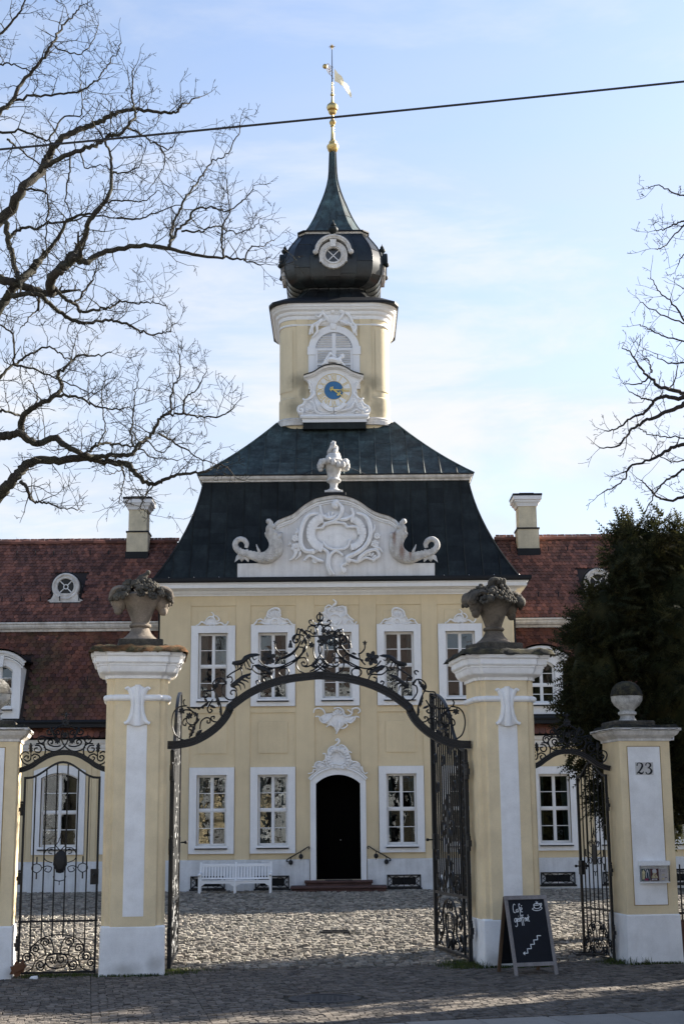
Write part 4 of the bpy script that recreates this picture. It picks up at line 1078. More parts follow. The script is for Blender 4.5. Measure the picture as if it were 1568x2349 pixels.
for dy, o, r in ((12, .14, 14), (36, .10, 13), (58, .06, 10), (74, .035, 7)):
    P = spline([(755 + (x - 755)*(1 - dy/2200), y + dy) for x, y in hood], 3)
    mb.tube([(lambda q: (q[0], KY - o, q[1]))(fK(p.x, p.y)) for p in P], r*kK, 6)
rings = []
for p in spline(hood, 3):
    q = fK(p.x, p.y + 22); rings.append([(q[0], KY - .13, q[1] - .05), (q[0], YT, q[1] - .05), (q[0], YT, q[1] + .01), (q[0], KY - .13, q[1] + .01)])
mb.loft(rings); mb.build('clock_hood', STUC, clock, smooth=40)
mb = MB(); rings = []
for p in spline(hood, 3):
    q = fK(p.x, p.y + 8); rings.append([(q[0], KY - .18, q[1] - .02), (q[0], YT, q[1] - .02), (q[0], YT, q[1] + .02), (q[0], KY - .18, q[1] + .015)])
mb.loft(rings); mb.build('hood_flashing', GUT, clock)
KC = fK(755, 992); KR = 345*kK
def disc(r, y0, y1, n=48):
    mb = MB(); mb.loft([[(KC[0] + r*cos(2*pi*k/n), y, KC[1] + r*sin(2*pi*k/n)) for k in range(n)] for y in (y1, y0)]); return mb
dial = disc(KR, KY - .03, KY + .01).build('dial', WHT, clock)
def ringy(r, w, y):
    mb = MB(); mb.tube([(KC[0] + r*cos(2*pi*k/48), y, KC[1] + r*sin(2*pi*k/48)) for k in range(49)], w, 4); return mb
ringy(KR - .012, .010, KY - .034).build('dial_rim', GOLDP, dial)
disc(KR*.545, KY - .036, KY - .01).build('blue_disc', BLUE, dial)
ringy(KR*.55, .007, KY - .036).build('disc_rim', GOLDP, dial)
def numeral(s, ang):
    mb = MB(); h = KR*.30; w = {'I': .030, 'V': .078, 'X': .082}; tot = sum(w[c] for c in s) + .010*(len(s)-1); x = -tot/2
    M = Matrix.Translation((KC[0] + KR*.755*sin(ang), KY - .034, KC[1] + KR*.755*cos(ang))) @ Matrix.Rotation(ang, 4, 'Y')
    def seg(x0, z0, x1, z1, t):
        d = Vector((x1-x0, z1-z0)).normalized(); nx, nz = -d.y*t/2, d.x*t/2
        mb.loft([[M @ Vector((a, y, b)) for a, b in ((x0+nx, z0+nz), (x1+nx, z1+nz), (x1-nx, z1-nz), (x0-nx, z0-nz))] for y in (.004, -.004)])
    for c in s:
        W = w[c]
        if c == 'I': seg(x+W/2, -h/2, x+W/2, h/2, .016)
        if c == 'V': seg(x, h/2, x+W/2, -h/2, .018); seg(x+W, h/2, x+W/2, -h/2, .010)
        if c == 'X': seg(x, h/2, x+W, -h/2, .018); seg(x+W, h/2, x, -h/2, .010)
        for z in (-h/2, h/2):
            if c == 'I' or (c == 'V' and z > 0) or c == 'X':
                for xx in ((x+W/2,) if c == 'I' else (x, x+W)): seg(xx - .018, z, xx + .018, z, .006)
        x += W + .010
    mb.build('numeral', GOLDP, dial)
for i, s in enumerate(['XII', 'I', 'II', 'III', 'IIII', 'V', 'VI', 'VII', 'VIII', 'IX', 'X', 'XI']): numeral(s, 2*pi*i/12)
def hand(name, pts, wide, knobs, y):
    mb = MB(); P = [fK(*p) for p in pts]
    mb.tube([(p[0], y, p[1]) for p in P], [w*kK for w in wide], 6, squash=.4)
    for x, yy, r in knobs: q = fK(x, yy); mb.sphere((q[0], y - .004, q[1]), r*kK, 8, 5, (1, .35, 1))
    mb.build(name, mat('gilt_hands_' + name, (.75, .58, .18), .4, var=.03, metal=.3), clock)
hand('minute_hand', [(700, 985), (755, 988), (830, 990), (885, 992), (930, 994), (960, 998), (1055, 1000)], [10, 12, 13, 7, 10, 10, 8], [(930, 970, 14), (932, 1020, 14), (900, 992, 12), (688, 978, 17), (700, 945, 14), (700, 1008, 14), (735, 935, 14), (725, 960, 18)], KY - .075)
hand('hour_hand', [(720, 965), (755, 988), (800, 1020), (835, 1048), (870, 1068), (930, 1115)], [10, 13, 16, 12, 14, 5], [(878, 1036, 19), (842, 1085, 22), (860, 1058, 14), (755, 985, 18)], KY - .058)
CK = [([(330, 880), (300, 850), (270, 860), (290, 900), (310, 960), (300, 1030)], 22, 10), ([(1170, 880), (1200, 845), (1230, 860), (1210, 900), (1190, 960), (1200, 1030)], 22, 10), ([(350, 1000), (370, 1080), (300, 1160), (200, 1190), (160, 1172)], 26, 14), ([(1160, 1000), (1150, 1080), (1220, 1150), (1290, 1180), (1322, 1162)], 26, 14),
      ([(205, 1200), (150, 1290), (75, 1330), (60, 1410), (125, 1440), (150, 1390), (115, 1370)], 26, 20), ([(1300, 1200), (1350, 1290), (1430, 1330), (1450, 1410), (1385, 1440), (1355, 1390), (1390, 1370)], 26, 20), ([(300, 1200), (370, 1290), (400, 1400), (470, 1450), (600, 1460), (735, 1440)], 24, 12), ([(1200, 1120), (1150, 1250), (1080, 1350), (950, 1390), (840, 1410), (790, 1450)], 26, 14), ([(1180, 1160), (1230, 1330), (1330, 1390)], 20, 12), ([(1100, 1440), (1200, 1380), (1290, 1430)], 18, 10)]
ornament('clock_scrolls', cvK, KY, CK, [([(370, 1130), (440, 1200), (560, 1290), (740, 1330), (735, 1440), (560, 1450), (430, 1400), (380, 1280)], .10), ([(770, 1330), (930, 1290), (1060, 1200), (1130, 1110), (1180, 1160), (1120, 1300), (980, 1390), (800, 1440)], .10), ([(180, 1300), (280, 1220), (350, 1300), (390, 1440), (190, 1450)], .07), ([(1220, 1240), (1310, 1220), (1340, 1330), (1320, 1440), (1150, 1450)], .07)],
         depth=.16, parent=clock, fan=[((290, 1440), 45, 95, 20, 160, 6), ((755, 1130), 210, 300, 215, 262, 7), ((755, 1130), 210, 290, 278, 325, 7)])
# ledge under the clock
lx0, lx1 = fK(140, 1500)[0], fK(1400, 1500)[0]; lz = fK(755, 1480)[1]
mb = MB(); mb.molding([(lx0, YT + .05), (lx0, KY - .06), (lx1, KY - .06), (lx1, YT + .05)], [(-.02, lz - .22), (.0, lz - .22), (.0, lz - .12), (.05, lz - .10), (.07, lz - .05), (.05, lz), (-.3, lz + .005)], closed=False); mb.build('clock_ledge', WHT, clock, fix=False, smooth=30)
mb = MB(); mb.box(lx0 + .02, lx1 - .02, KY - .04, YT + .1, lz - .42, lz - .222); mb.build('clock_bracket', COP, clock)
# putti resting on the hood and cartouche over the opening
PT = [([(560, 480), (600, 420), (650, 330), (690, 280)], 26, 20), ([(640, 440), (700, 410), (780, 420), (850, 440)], 50, 45), ([(690, 280), (730, 310), (790, 340)], 18, 12), ([(850, 440), (880, 380), (920, 350)], 34, 26), ([(520, 510), (570, 480), (620, 470)], 22, 26), ([(880, 430), (920, 470), (960, 520)], 24, 18)]
ornament('putto_figure', cvK, KY - .02, PT, [([(540, 520), (640, 400), (760, 380), (880, 400), (960, 510), (755, 470)], .10)], [((925, 330), 52), ((690, 275), 30)], depth=.16, parent=clock)
cvT = crop(1000, 1150, 2.24)
TC = [([(560, 420), (555, 360), (590, 330), (640, 300)], 15, 8), ([(930, 420), (945, 360), (915, 320)], 15, 8), ([(700, 210), (720, 195), (745, 205), (740, 225)], 13, 12), ([(790, 190), (815, 200), (810, 225)], 13, 12), ([(640, 300), (600, 350), (600, 400), (560, 450)], 16, 6), ([(870, 320), (905, 350), (925, 400)], 15, 6), ([(700, 320), (690, 280), (650, 230), (690, 190), (740, 200)], 14), ([(820, 200), (830, 250), (790, 300), (770, 320)], 14), ([(740, 210), (790, 180), (820, 190)], 12), ([(650, 230), (620, 270), (590, 260)], 12), ([(640, 290), (610, 320), (580, 340), (545, 380), (535, 420)], 14), ([(850, 240), (880, 250), (900, 280), (915, 320), (900, 340)], 14), ([(800, 300), (850, 330), (900, 340)], 12), ([(900, 350), (940, 380), (950, 430)], 12, 5), ([(660, 240), (680, 290), (640, 310)], 11)]
ornament('tower_cartouche', cvT, YT - .06, TC, [([(600, 340), (630, 260), (680, 200), (760, 190), (840, 210), (890, 270), (910, 330), (840, 340), (760, 320), (680, 330)], .06), ([(712, 320), (780, 320), (772, 380), (720, 380)], .10), ([(700, 300), (700, 230), (790, 220), (800, 290)], .05)], depth=.12)
# ---------------------------------------------------------------- bull's-eye dormers of the dome
def dome_eye(M, hm=None):
    d = MB()
    ro, ri = .44, .24
    n = 24
    o_ = [(ro*cos(2*pi*k/n)*1.0, ro*sin(2*pi*k/n)) for k in range(n)]; i_ = [(ri*cos(2*pi*k/n), ri*sin(2*pi*k/n)) for k in range(n)]
    I = [d.vs([M @ Vector((x, y, z)) for x, z in q]) for q in (o_, i_) for y in (-.06, .3)]
    for k in range(n):
        j = (k+1) % n
        d.f += [(I[0]+k, I[0]+j, I[2]+j, I[2]+k), (I[0]+k, I[1]+k, I[1]+j, I[0]+j), (I[2]+k, I[2]+j, I[3]+j, I[3]+k)]
    d.box(-.42, .42, -.062, .4, -.22, .16, M) if False else None
    for s in (-1, 1): d.bbox(s*.36 - .07, s*.36 + .07, -.055, .3, -.22, .12, .01, M)
    d.tube([M @ Vector((.29*cos(2*pi*k/24), -.07, .29*sin(2*pi*k/24))) for k in range(25)], .022, 5)
    e = d.build('bulls_eye_dormer', WHTOLD, pal)
    h = MB()
    for r_, w_, y_ in ((.50, .035, -.13), (.45, .03, -.09)): h.tube([M @ Vector((r_*cos(pi*k/16)*1.06, y_, .10 + r_*sin(pi*k/16))) for k in range(17)], w_, 6)
    rings = [[M @ Vector((q*cos(pi*k/16)*1.06, y, .10 + q*sin(pi*k/16))) for q, y in ((.43, -.12), (.54, -.15), (.54, .5), (.43, .5))] for k in range(17)]
    h.loft(rings)
    for s in (-1, 1): h.sphere(M @ Vector((s*.55, -.12, .07)), .085, 8, 6)
    h.loft([[M @ Vector((x, y, z)) for x, y in ((-w, -.14), (w, -.14), (w, -.02), (-w, -.02))] for w, z in ((.07, .24), (.10, .48))])
    h.build('dormer_hood', hm or WHTOLD, e)
    g = MB(); g.loft([[M @ Vector((ri*cos(2*pi*k/n), y, ri*sin(2*pi*k/n))) for k in range(n)] for y in (.04, .05)]); g.build('pane', mat('dark_glass', (.02, .022, .025), .12, spec=.6), e)
    b = MB()
    for a in (pi/4, 3*pi/4): b.tube([M @ Vector((ri*cos(a)*t, .03, ri*sin(a)*t)) for t in (-1, 1)], .016, 5)
    b.build('glazing_bar', FRM, e)
    u = MB(); 
    u.lathe([(.11, 0), (.11, .03), (.05, .05), (.04, .09), (.11, .15), (.13, .21), (.10, .26), (.05, .28), (.07, .31), (.05, .36), (.02, .39), (.005, .46)], n=12); u.v = [tuple(M @ (Vector(v)*(.9 if hm else 1.25) + Vector((0, .0, .60)))) for v in u.v]
    u.build('urn_finial', COP, e, smooth=50)
    fl = MB(); fl.tube([M @ Vector((.52*cos(pi*k/16)*1.06, .05, .13 + .52*sin(pi*k/16))) for k in range(17)], .04, 5); fl.build('dormer_flashing', COP, e)
ez = at(765, 583, 41.35).z
for fc in range(4):
    M = Matrix.Translation((TX, TY, ez)) @ Matrix.Rotation(fc*pi/2, 4, 'Z') @ Matrix.Translation((0, -1.56, 0))
    dome_eye(M, None if fc == 0 else COP)
# ---------------------------------------------------------------- wings
WY = 39.2
def tile_mesh(w, l, name, m):
    n = 5
    out = [(-w/2, l*.9), (-w/2, l*.18)] + [(-w/2*cos(pi*k/n), l*.18 - l*.22*sin(pi*k/n)) for k in range(1, n)] + [(w/2, l*.18), (w/2, l*.9)]
    mb = MB()
    mb.loft([[(x, y, -.008) for x, y in out], [(x, y, .012) for x, y in out]], cap0=False)
    me = mb.mesh(name, m); return me, out
tile_parts = []      # candidates (distance, mesh, matrix)
TSTUFF = MB(); TMOSS = MB()
rt = random.Random(21)
def tile_slope(x0, x1, yA, zA, yB, zB, tw, tl, mossy, skip=None, keep=None, first_long=False):
    """overlapping round-ended tiles on the slope from (yA,zA) up to (yB,zB)"""
    L_ = math.hypot(yB-yA, zB-zA); ang = math.atan2(zB-zA, yB-yA); rows = int(L_/tl)
    me, out = tile_mesh(tw*.93, tl*1.55, 'tile', TILEM if mossy else TILE)
    for r in range(rows + 1):
        s = r*tl
        if s > L_: break
        n = int((x1-x0)/tw)
        for k in range(n + 1):
            x = x0 + (k + (.5 if r % 2 else 0))*tw + rt.uniform(-.004, .004)
            if x > x1 + tw/2: continue
            y = yA + cos(ang)*s; z = zA + sin(ang)*s
            if skip and skip(x, y, z): continue
            M = Matrix.Translation((x, y, z)) @ Matrix.Rotation(ang, 4, 'X') @ Matrix.Rotation(R(-5.0 + rt.uniform(-1.5, 1.5)), 4, 'X') @ Matrix.Rotation(R(rt.uniform(-1.2, 1.2)), 4, 'Z') @ Matrix.Translation((0, 0, .03))
            if keep and keep(x, y, z) and len(tile_parts) < 300: tile_parts.append((me, M))
            else:
                T = TMOSS if mossy else TSTUFF
                i0 = T.vs([M @ Vector((a, b, -.008)) for a, b in out]); i1 = T.vs([M @ Vector((a, b, .012)) for a, b in out]); q = len(out)
                for j in range(q): T.f.append((i0+j, i0+(j+1) % q, i1+(j+1) % q, i1+j))
                T.f.append(tuple(i1+j for j in range(q)))
    mb = MB(); mb.face([(x0, yA, zA), (x1, yA, zA), (x1, yB, zB), (x0, yB, zB)]); mb.build('roof_batten', TBASE, pal, fix=False)

LOW = ((38.95, 4.93), (40.22, 7.56)); UPP = ((40.08, 7.80), (42.85, 10.62))
def low_y(z): return LOW[0][0] + (LOW[1][0]-LOW[0][0])*(z-LOW[0][1])/(LOW[1][1]-LOW[0][1])
def upp_y(z): return UPP[0][0] + (UPP[1][0]-UPP[0][0])*(z-UPP[0][1])/(UPP[1][1]-UPP[0][1])
DORM = [-9.40, 5.42, 9.0]           # dormers of the steep slope
EYES = [-8.02, 7.40]
CHIM = [(-6.20, 42.25), (5.63, 42.25)]
WWIN = {-1: [(-7.70, 1.0, True), (-5.97, .86, False), (-9.43, .86, False)], 1: [(5.67, .84, False), (7.33, .84, False), (9.0, .84, False), (10.7, .84, False)]}
for sg, x0, x1 in ((-1, -13.0, XL), (1, XR, 13.0)):
    holes = []
    for cx, w, ar in WWIN[sg]:
        holes.append((cx - w/2, cx + w/2, 1.60, 3.42 + (.14 if ar else 0)))
    mb = MB(); wall_grid(mb, x0, x1, .25, 4.45, WY, holes)
    xe = x0 if sg < 0 else x1
    mb.face([(xe, WY, .25), (xe, 50, .25), (xe, 50, 4.5), (xe, WY, 4.5)]); mb.face([(x0, 50, .25), (x1, 50, .25), (x1, 50, 7.7), (x0, 50, 7.7)])
    mb.build('wing_wall', YEL, pal, fix=False)
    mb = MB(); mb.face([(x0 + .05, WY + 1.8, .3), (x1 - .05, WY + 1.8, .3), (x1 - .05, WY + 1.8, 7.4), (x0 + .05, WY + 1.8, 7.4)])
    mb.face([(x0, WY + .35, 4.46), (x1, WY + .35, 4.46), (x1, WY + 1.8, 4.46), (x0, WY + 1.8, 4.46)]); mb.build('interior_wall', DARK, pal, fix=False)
    gr = [(cx - .46, cx + .46) for cx, w, ar in WWIN[sg] if sg > 0]
    mb = MB(); wall_grid(mb, x0, x1, .2, 1.20, WY - .045, [(a, b, .52, .84) for a, b in gr], .1); mb.face([(x0, WY - .045, 1.2), (x1, WY - .045, 1.2), (x1, WY + .01, 1.22), (x0, WY + .01, 1.22)]); mb.build('wing_plinth', PLI, pal, fix=False)
    for a, b in gr: grille(a, b, .52, .84, WY - .045)
    for cx, w, ar in WWIN[sg]:
        window(pal, cx, 1.60, w, 1.82, WY, rise=.14 if ar else 0, tw=.20, curt='half' if sg > 0 else 'none')
    # raised wall fields
    for cx, w, ar in WWIN[sg]:
        for s in (-1, 1):
            mb = MB(); a, b = sorted((cx + s*.72, cx + s*.86)); mb.bbox(a, b, WY - .02, WY + .004, 1.26, 4.0, .004); mb.build('wing_lesene', YEL, pal)
    mb = MB(); xa, xb = x0 + (.0 if sg < 0 else .01), x1
    rings = [[(x, WY - o, z) for o, z in ((-.01, 4.15), (.03, 4.15), (.03, 4.18), (.08, 4.22), (.10, 4.27), (.10, 4.30), (.17, 4.35), (.19, 4.44), (-.01, 4.44))] for x in (xa, xb)]
    mb.loft(rings, closed=False); mb.build('wing_cornice', WHT, pal, fix=False)
    # tile skirt, gutter, slopes
    tile_slope(x0 + .05, x1 - .05, 38.85, 4.47, 39.05, 4.74, .165, .20, False, None)
    mb = MB(); mb.box(x0, x1, 38.78, 39.05, 4.755, 4.90); mb.tube([(x0, 38.80, 4.90), (x1, 38.80, 4.90)], .06, 8); mb.build('wing_gutter', GUT, pal)
    def in_dorm(x, y, z): return any(abs(x - d) < .70 and z < 6.75 for d in DORM)
    def keep(x, y, z): return sg < 0 and -8.7 < x < -5.2 and 5.0 < z < 7.2
    tile_slope(x0 + .07, x1 - .06, *LOW[0], *LOW[1], .150, .125, True, in_dorm, keep)
    tile_slope(x0 + .07, x1 - .06, 40.085, 7.28, 40.21, 7.54, .150, .40, False)
    mb = MB(); rings = [[(x, y, z) for y, z in ((40.25, 7.53), (40.12, 7.54), (40.10, 7.60), (40.04, 7.62), (40.0, 7.68), (40.0, 7.72), (39.96, 7.75), (39.96, 7.79), (40.25, 7.81))] for x in (x0, x1)]
    mb.loft(rings, closed=False); mb.build('wing_curb_cornice', WHTOLD, pal, fix=False)
    def in_up(x, y, z): return any(abs(x - d) < .48 and 8.30 < z < 9.4 for d in EYES) or any(abs(x - c[0]) < .34 and abs(y - c[1] - .35) < .5 for c in CHIM)
    tile_slope(x0 + .05, x1 - .05, *UPP[0], *UPP[1], .112, .158, False, in_up)
    mb = MB(); mb.face([(x0, 42.85, 10.61), (x1, 42.85, 10.61), (x1, 50, 7.7), (x0, 50, 7.7)]); mb.build('rear_slope', TILE, pal, fix=False)
    x = x0
    ridge = MB(); ridge.loft([[(0 + dx, 42.85 + .13*cos(a), 10.58 + r_*sin(a)) for a in [pi*k/6 for k in range(7)]] for dx, r_ in ((0, .13), (.37, .115))]); rme = ridge.mesh('ridge_tile', TILE)
    while x < x1 - .2:
        inst('ridge_tile', rme, Matrix.Translation((x, 0, rt.uniform(-.008, .008))), pal); x += .36
    hk = MB()
    for k in range(14):
        xx = x0 + .4 + k*(x1-x0-.8)/13
        for z in (8.5, 10.15): y = upp_y(z); hk.box(xx - .012, xx + .012, y - .10, y - .07, z, z + .14)
        z = 6.05; y = low_y(z); hk.box(xx - .012, xx + .012, y - .14, y - .11, z, z + .14)
    hk.build('snow_hooks', GUT, pal)['kind'] = 'stuff'
# downpipes beside the central block
for x in (XL - .10, XR + .10):
    mb = MB(); mb.tube([(x, 38.98, z) for z in (.5, 4.4)], .05, 8); mb.tube([(x, 39.0, 4.4), (x, 39.5, 7.4), (x, 39.3, 8.3)], .05, 8); mb.build('downpipe', GUT, pal)
    mb = MB(); mb.box(x - .07, x + .07, 38.9, 39.1, 7.0, 8.3) if False else None
for me, M in tile_parts: inst('tile', me, M, pal)
ts = TMOSS.build('roof_tiles', TILEM, pal, fix=False); ts['kind'] = 'stuff'
nm = len(ts.data.polygons)
off = len(TMOSS.v); TMOSS.v += TSTUFF.v; TMOSS.f += [tuple(i + off for i in f) for f in TSTUFF.f]
me2 = TMOSS.mesh('roof_tiles', TILEM, WM[pal].inverted()); me2.materials.append(TILE)
me2.polygons.foreach_set('material_index', [0 if i < nm else 1 for i in range(len(me2.polygons))]); ts.data = me2
# dormers
for i, dx in enumerate(DORM):
    y0 = 38.98; w = .74
    f = MB()
    out = outline(dx, 1.16, 5.02, 6.42, .28); inn = outline(dx, w, 5.30, 6.32, .16)
    f2 = len(out)
    ring_prism(f, out, inn, y0, y0 + .16)
    rings = [[(x, y, z) for x, z in out] for y in (y0 + .16, y0 + 1.2)]
    f.loft(rings, cap0=False, cap1=False)
    dm = f.build('dormer', WHT, pal)
    h = MB()
    for o, r_, yy in ((.07, .05, -.10), (.0, .035, -.06), (-.07, .03, -.03)): h.tube([(p[0], y0 + yy, p[1] + o) for p in arch_pts(dx, 1.34 + o, 6.46, .30, 12)], r_, 6)
    h.loft([[(dx + a, y0 - .10, z), (dx + b, y0 - .10, z), (dx + b, y0, z), (dx + a, y0, z)] for a, b, z in ((-.09, .09, 6.42), (-.13, .13, 6.72))])
    h.build('dormer_hood', WHT, dm)
    c = MB(); rings = [[(p[0], y, p[1] + .10) for p in arch_pts(dx, 1.46, 6.46, .32, 12)] for y in (y0 - .17, y0 + 1.3)]
    c.loft(rings, closed=False); rings = [[(p[0], y, p[1] + .14) for p in arch_pts(dx, 1.48, 6.46, .32, 12)] for y in (y0 - .17, y0 + 1.3)]; c.loft(rings, closed=False); c.build('dormer_roof', GUT, dm)
    window(pal, dx, 5.32, w - .02, 1.0, y0 + .02, rise=.155, trim=False, curt='half')
    b = MB(); b.box(dx - .75, dx + .75, 38.86, 39.02, 4.91, 5.0); b.build('dormer_apron', GUT, dm)
DGL = mat('dark_reflection_glass', (.012, .013, .014), .25, spec=.3)  # opaque dark colour stands in for trees mirrored in the wing bull's-eyes
for ex in EYES:
    zc = 8.93; ey = upp_y(8.55) - .02
    d = MB(); n = 28; ro, ri = .40, .235
    d.loft([[(ex + ro*cos(2*pi*k/n), y, zc + ro*sin(2*pi*k/n)) for k in range(n)] for y in (ey + .03, ey + 1.3)])
    o_ = [(ex + ro*cos(2*pi*k/n), zc + ro*sin(2*pi*k/n)) for k in range(n)]; i_ = [(ex + ri*cos(2*pi*k/n), zc + ri*sin(2*pi*k/n)) for k in range(n)]
    ring_prism(d, o_, i_, ey - .04, ey + .03)
    d.tube([(ex + .36*cos(2*pi*k/n), ey - .05, zc + .36*sin(2*pi*k/n)) for k in range(n+1)], .035, 6); d.tube([(ex + .26*cos(2*pi*k/n), ey - .05, zc + .26*sin(2*pi*k/n)) for k in range(n+1)], .022, 6)
    d.loft([[(ex - w_, ey - .06, z), (ex + w_, ey - .06, z), (ex + w_, ey + .3, z), (ex - w_, ey + .3, z)] for w_, z in ((.50, 8.40), (.50, 8.53), (.42, 8.56), (.36, 8.65), (.34, 8.73))])
    e = d.build('bulls_eye_dormer', WHTOLD, pal, smooth=35)
    g = MB(); g.loft([[(ex + ri*cos(2*pi*k/n), y, zc + ri*sin(2*pi*k/n)) for k in range(n)] for y in (ey + .01, ey + .015)]); g.build('pane', DGL, e)
    g = MB(); g.loft([[(ex + ri*cos(2*pi*k/n), y, zc + ri*sin(2*pi*k/n)) for k in range(n)] for y in (ey + .2, ey + .21)]); g.build('dormer_interior', DARK, e)
    b = MB(); b.tube([(ex + .065*cos(2*pi*k/16), ey - .01, zc + .065*sin(2*pi*k/16)) for k in range(17)], .016, 5)
    for k in range(4):
        a = pi/4 + k*pi/2; b.tube([(ex + q*cos(a), ey - .01, zc + q*sin(a)) for q in (.07, ri)], .016, 5)
    b.build('glazing_bar', FRM, e)
    fl = MB(); fl.box(ex - .52, ex + .52, ey - .10, ey - .04, 8.26, 8.395); fl.tube([(ex + .43*cos(pi*k/16), ey + .08, zc + .43*sin(pi*k/16)) for k in range(-2, 19)], .03, 5); fl.build('dormer_flashing', GUT, e)
# chimneys
CHM = mat('chimney_render', (.64, .56, .40), .92, var=.14, vscale=3, streak=.08, bump=.2)
for cx, cy in CHIM:
    d = MB(); d.box(cx - .32, cx + .32, cy, cy + .70, 9.3, 10.85); d.box(cx - .275, cx + .275, cy + .03, cy + .67, 10.85, 11.83); ch = d.build('chimney', CHM, pal)
    d = MB(); d.box(cx - .345, cx + .345, cy - .025, cy + .73, 10.82, 10.865); d.box(cx - .345, cx + .345, cy - .035, cy + .73, 9.8, 10.22); d.build('chimney_flashing', GUT, ch)
    d = MB(); d.molding(rect_path(cx - .275, cx + .275, cy + .03, cy + .67), [(0, 11.53), (.03, 11.53), (.06, 11.61), (.11, 11.66), (.11, 11.70), (.15, 11.72), (.16, 11.83), (-.1, 11.84)]); d.build('chimney_cornice', WHT, ch, fix=False)
    d = MB(); d.box(cx - .445, cx + .445, cy - .14, cy + .84, 11.842, 11.90); d.box(cx - .22, cx + .22, cy + .1, cy + .62, 11.90, 11.97); d.build('chimney_cap', GUT, ch)
# stair handrails beside the door
for s, lab in ((-1, 'black iron handrail with drop ornaments left of the palace door'), (1, 'black iron handrail with drop ornaments right of the palace door')):
    p0 = Vector((XC + s*.80, FY - .12, 1.55)); p1 = Vector((XC + s*1.34, FY - .12, 1.25))
    t = thing('handrail', lab, 'handrail', p0, group='handrails beside the door')
    d = MB(); pth = [p0 + Vector((-s*.0, 0, -.05)), p0 + Vector((-s*.035, 0, -.02)), p0 + Vector((0, 0, .01)), p0.lerp(p1, .3), p0.lerp(p1, .7), p1, p1 + Vector((s*.03, 0, -.05)), p1 + Vector((-s*.02, 0, -.06))]
    d.tube(spline(pth, 4), .016, 6); d.tube([p0.lerp(p1, .25), p0.lerp(p1, .25) + Vector((0, .12, 0))], .012, 5); d.tube([p0.lerp(p1, .8), p0.lerp(p1, .8) + Vector((0, .12, 0))], .012, 5); d.build('rail', IRON, t)
    for q in (.35, .85):
        c = p0.lerp(p1, q) + Vector((0, 0, -.13)); d = MB(); d.sphere(c, .06, 8, 6, (1, .4, 1.15)); d.tube([c + Vector((0, 0, .13)), c + Vector((0, 0, -.1))], [.012, .006], 5); d.build('drop_ornament', IRON, t)
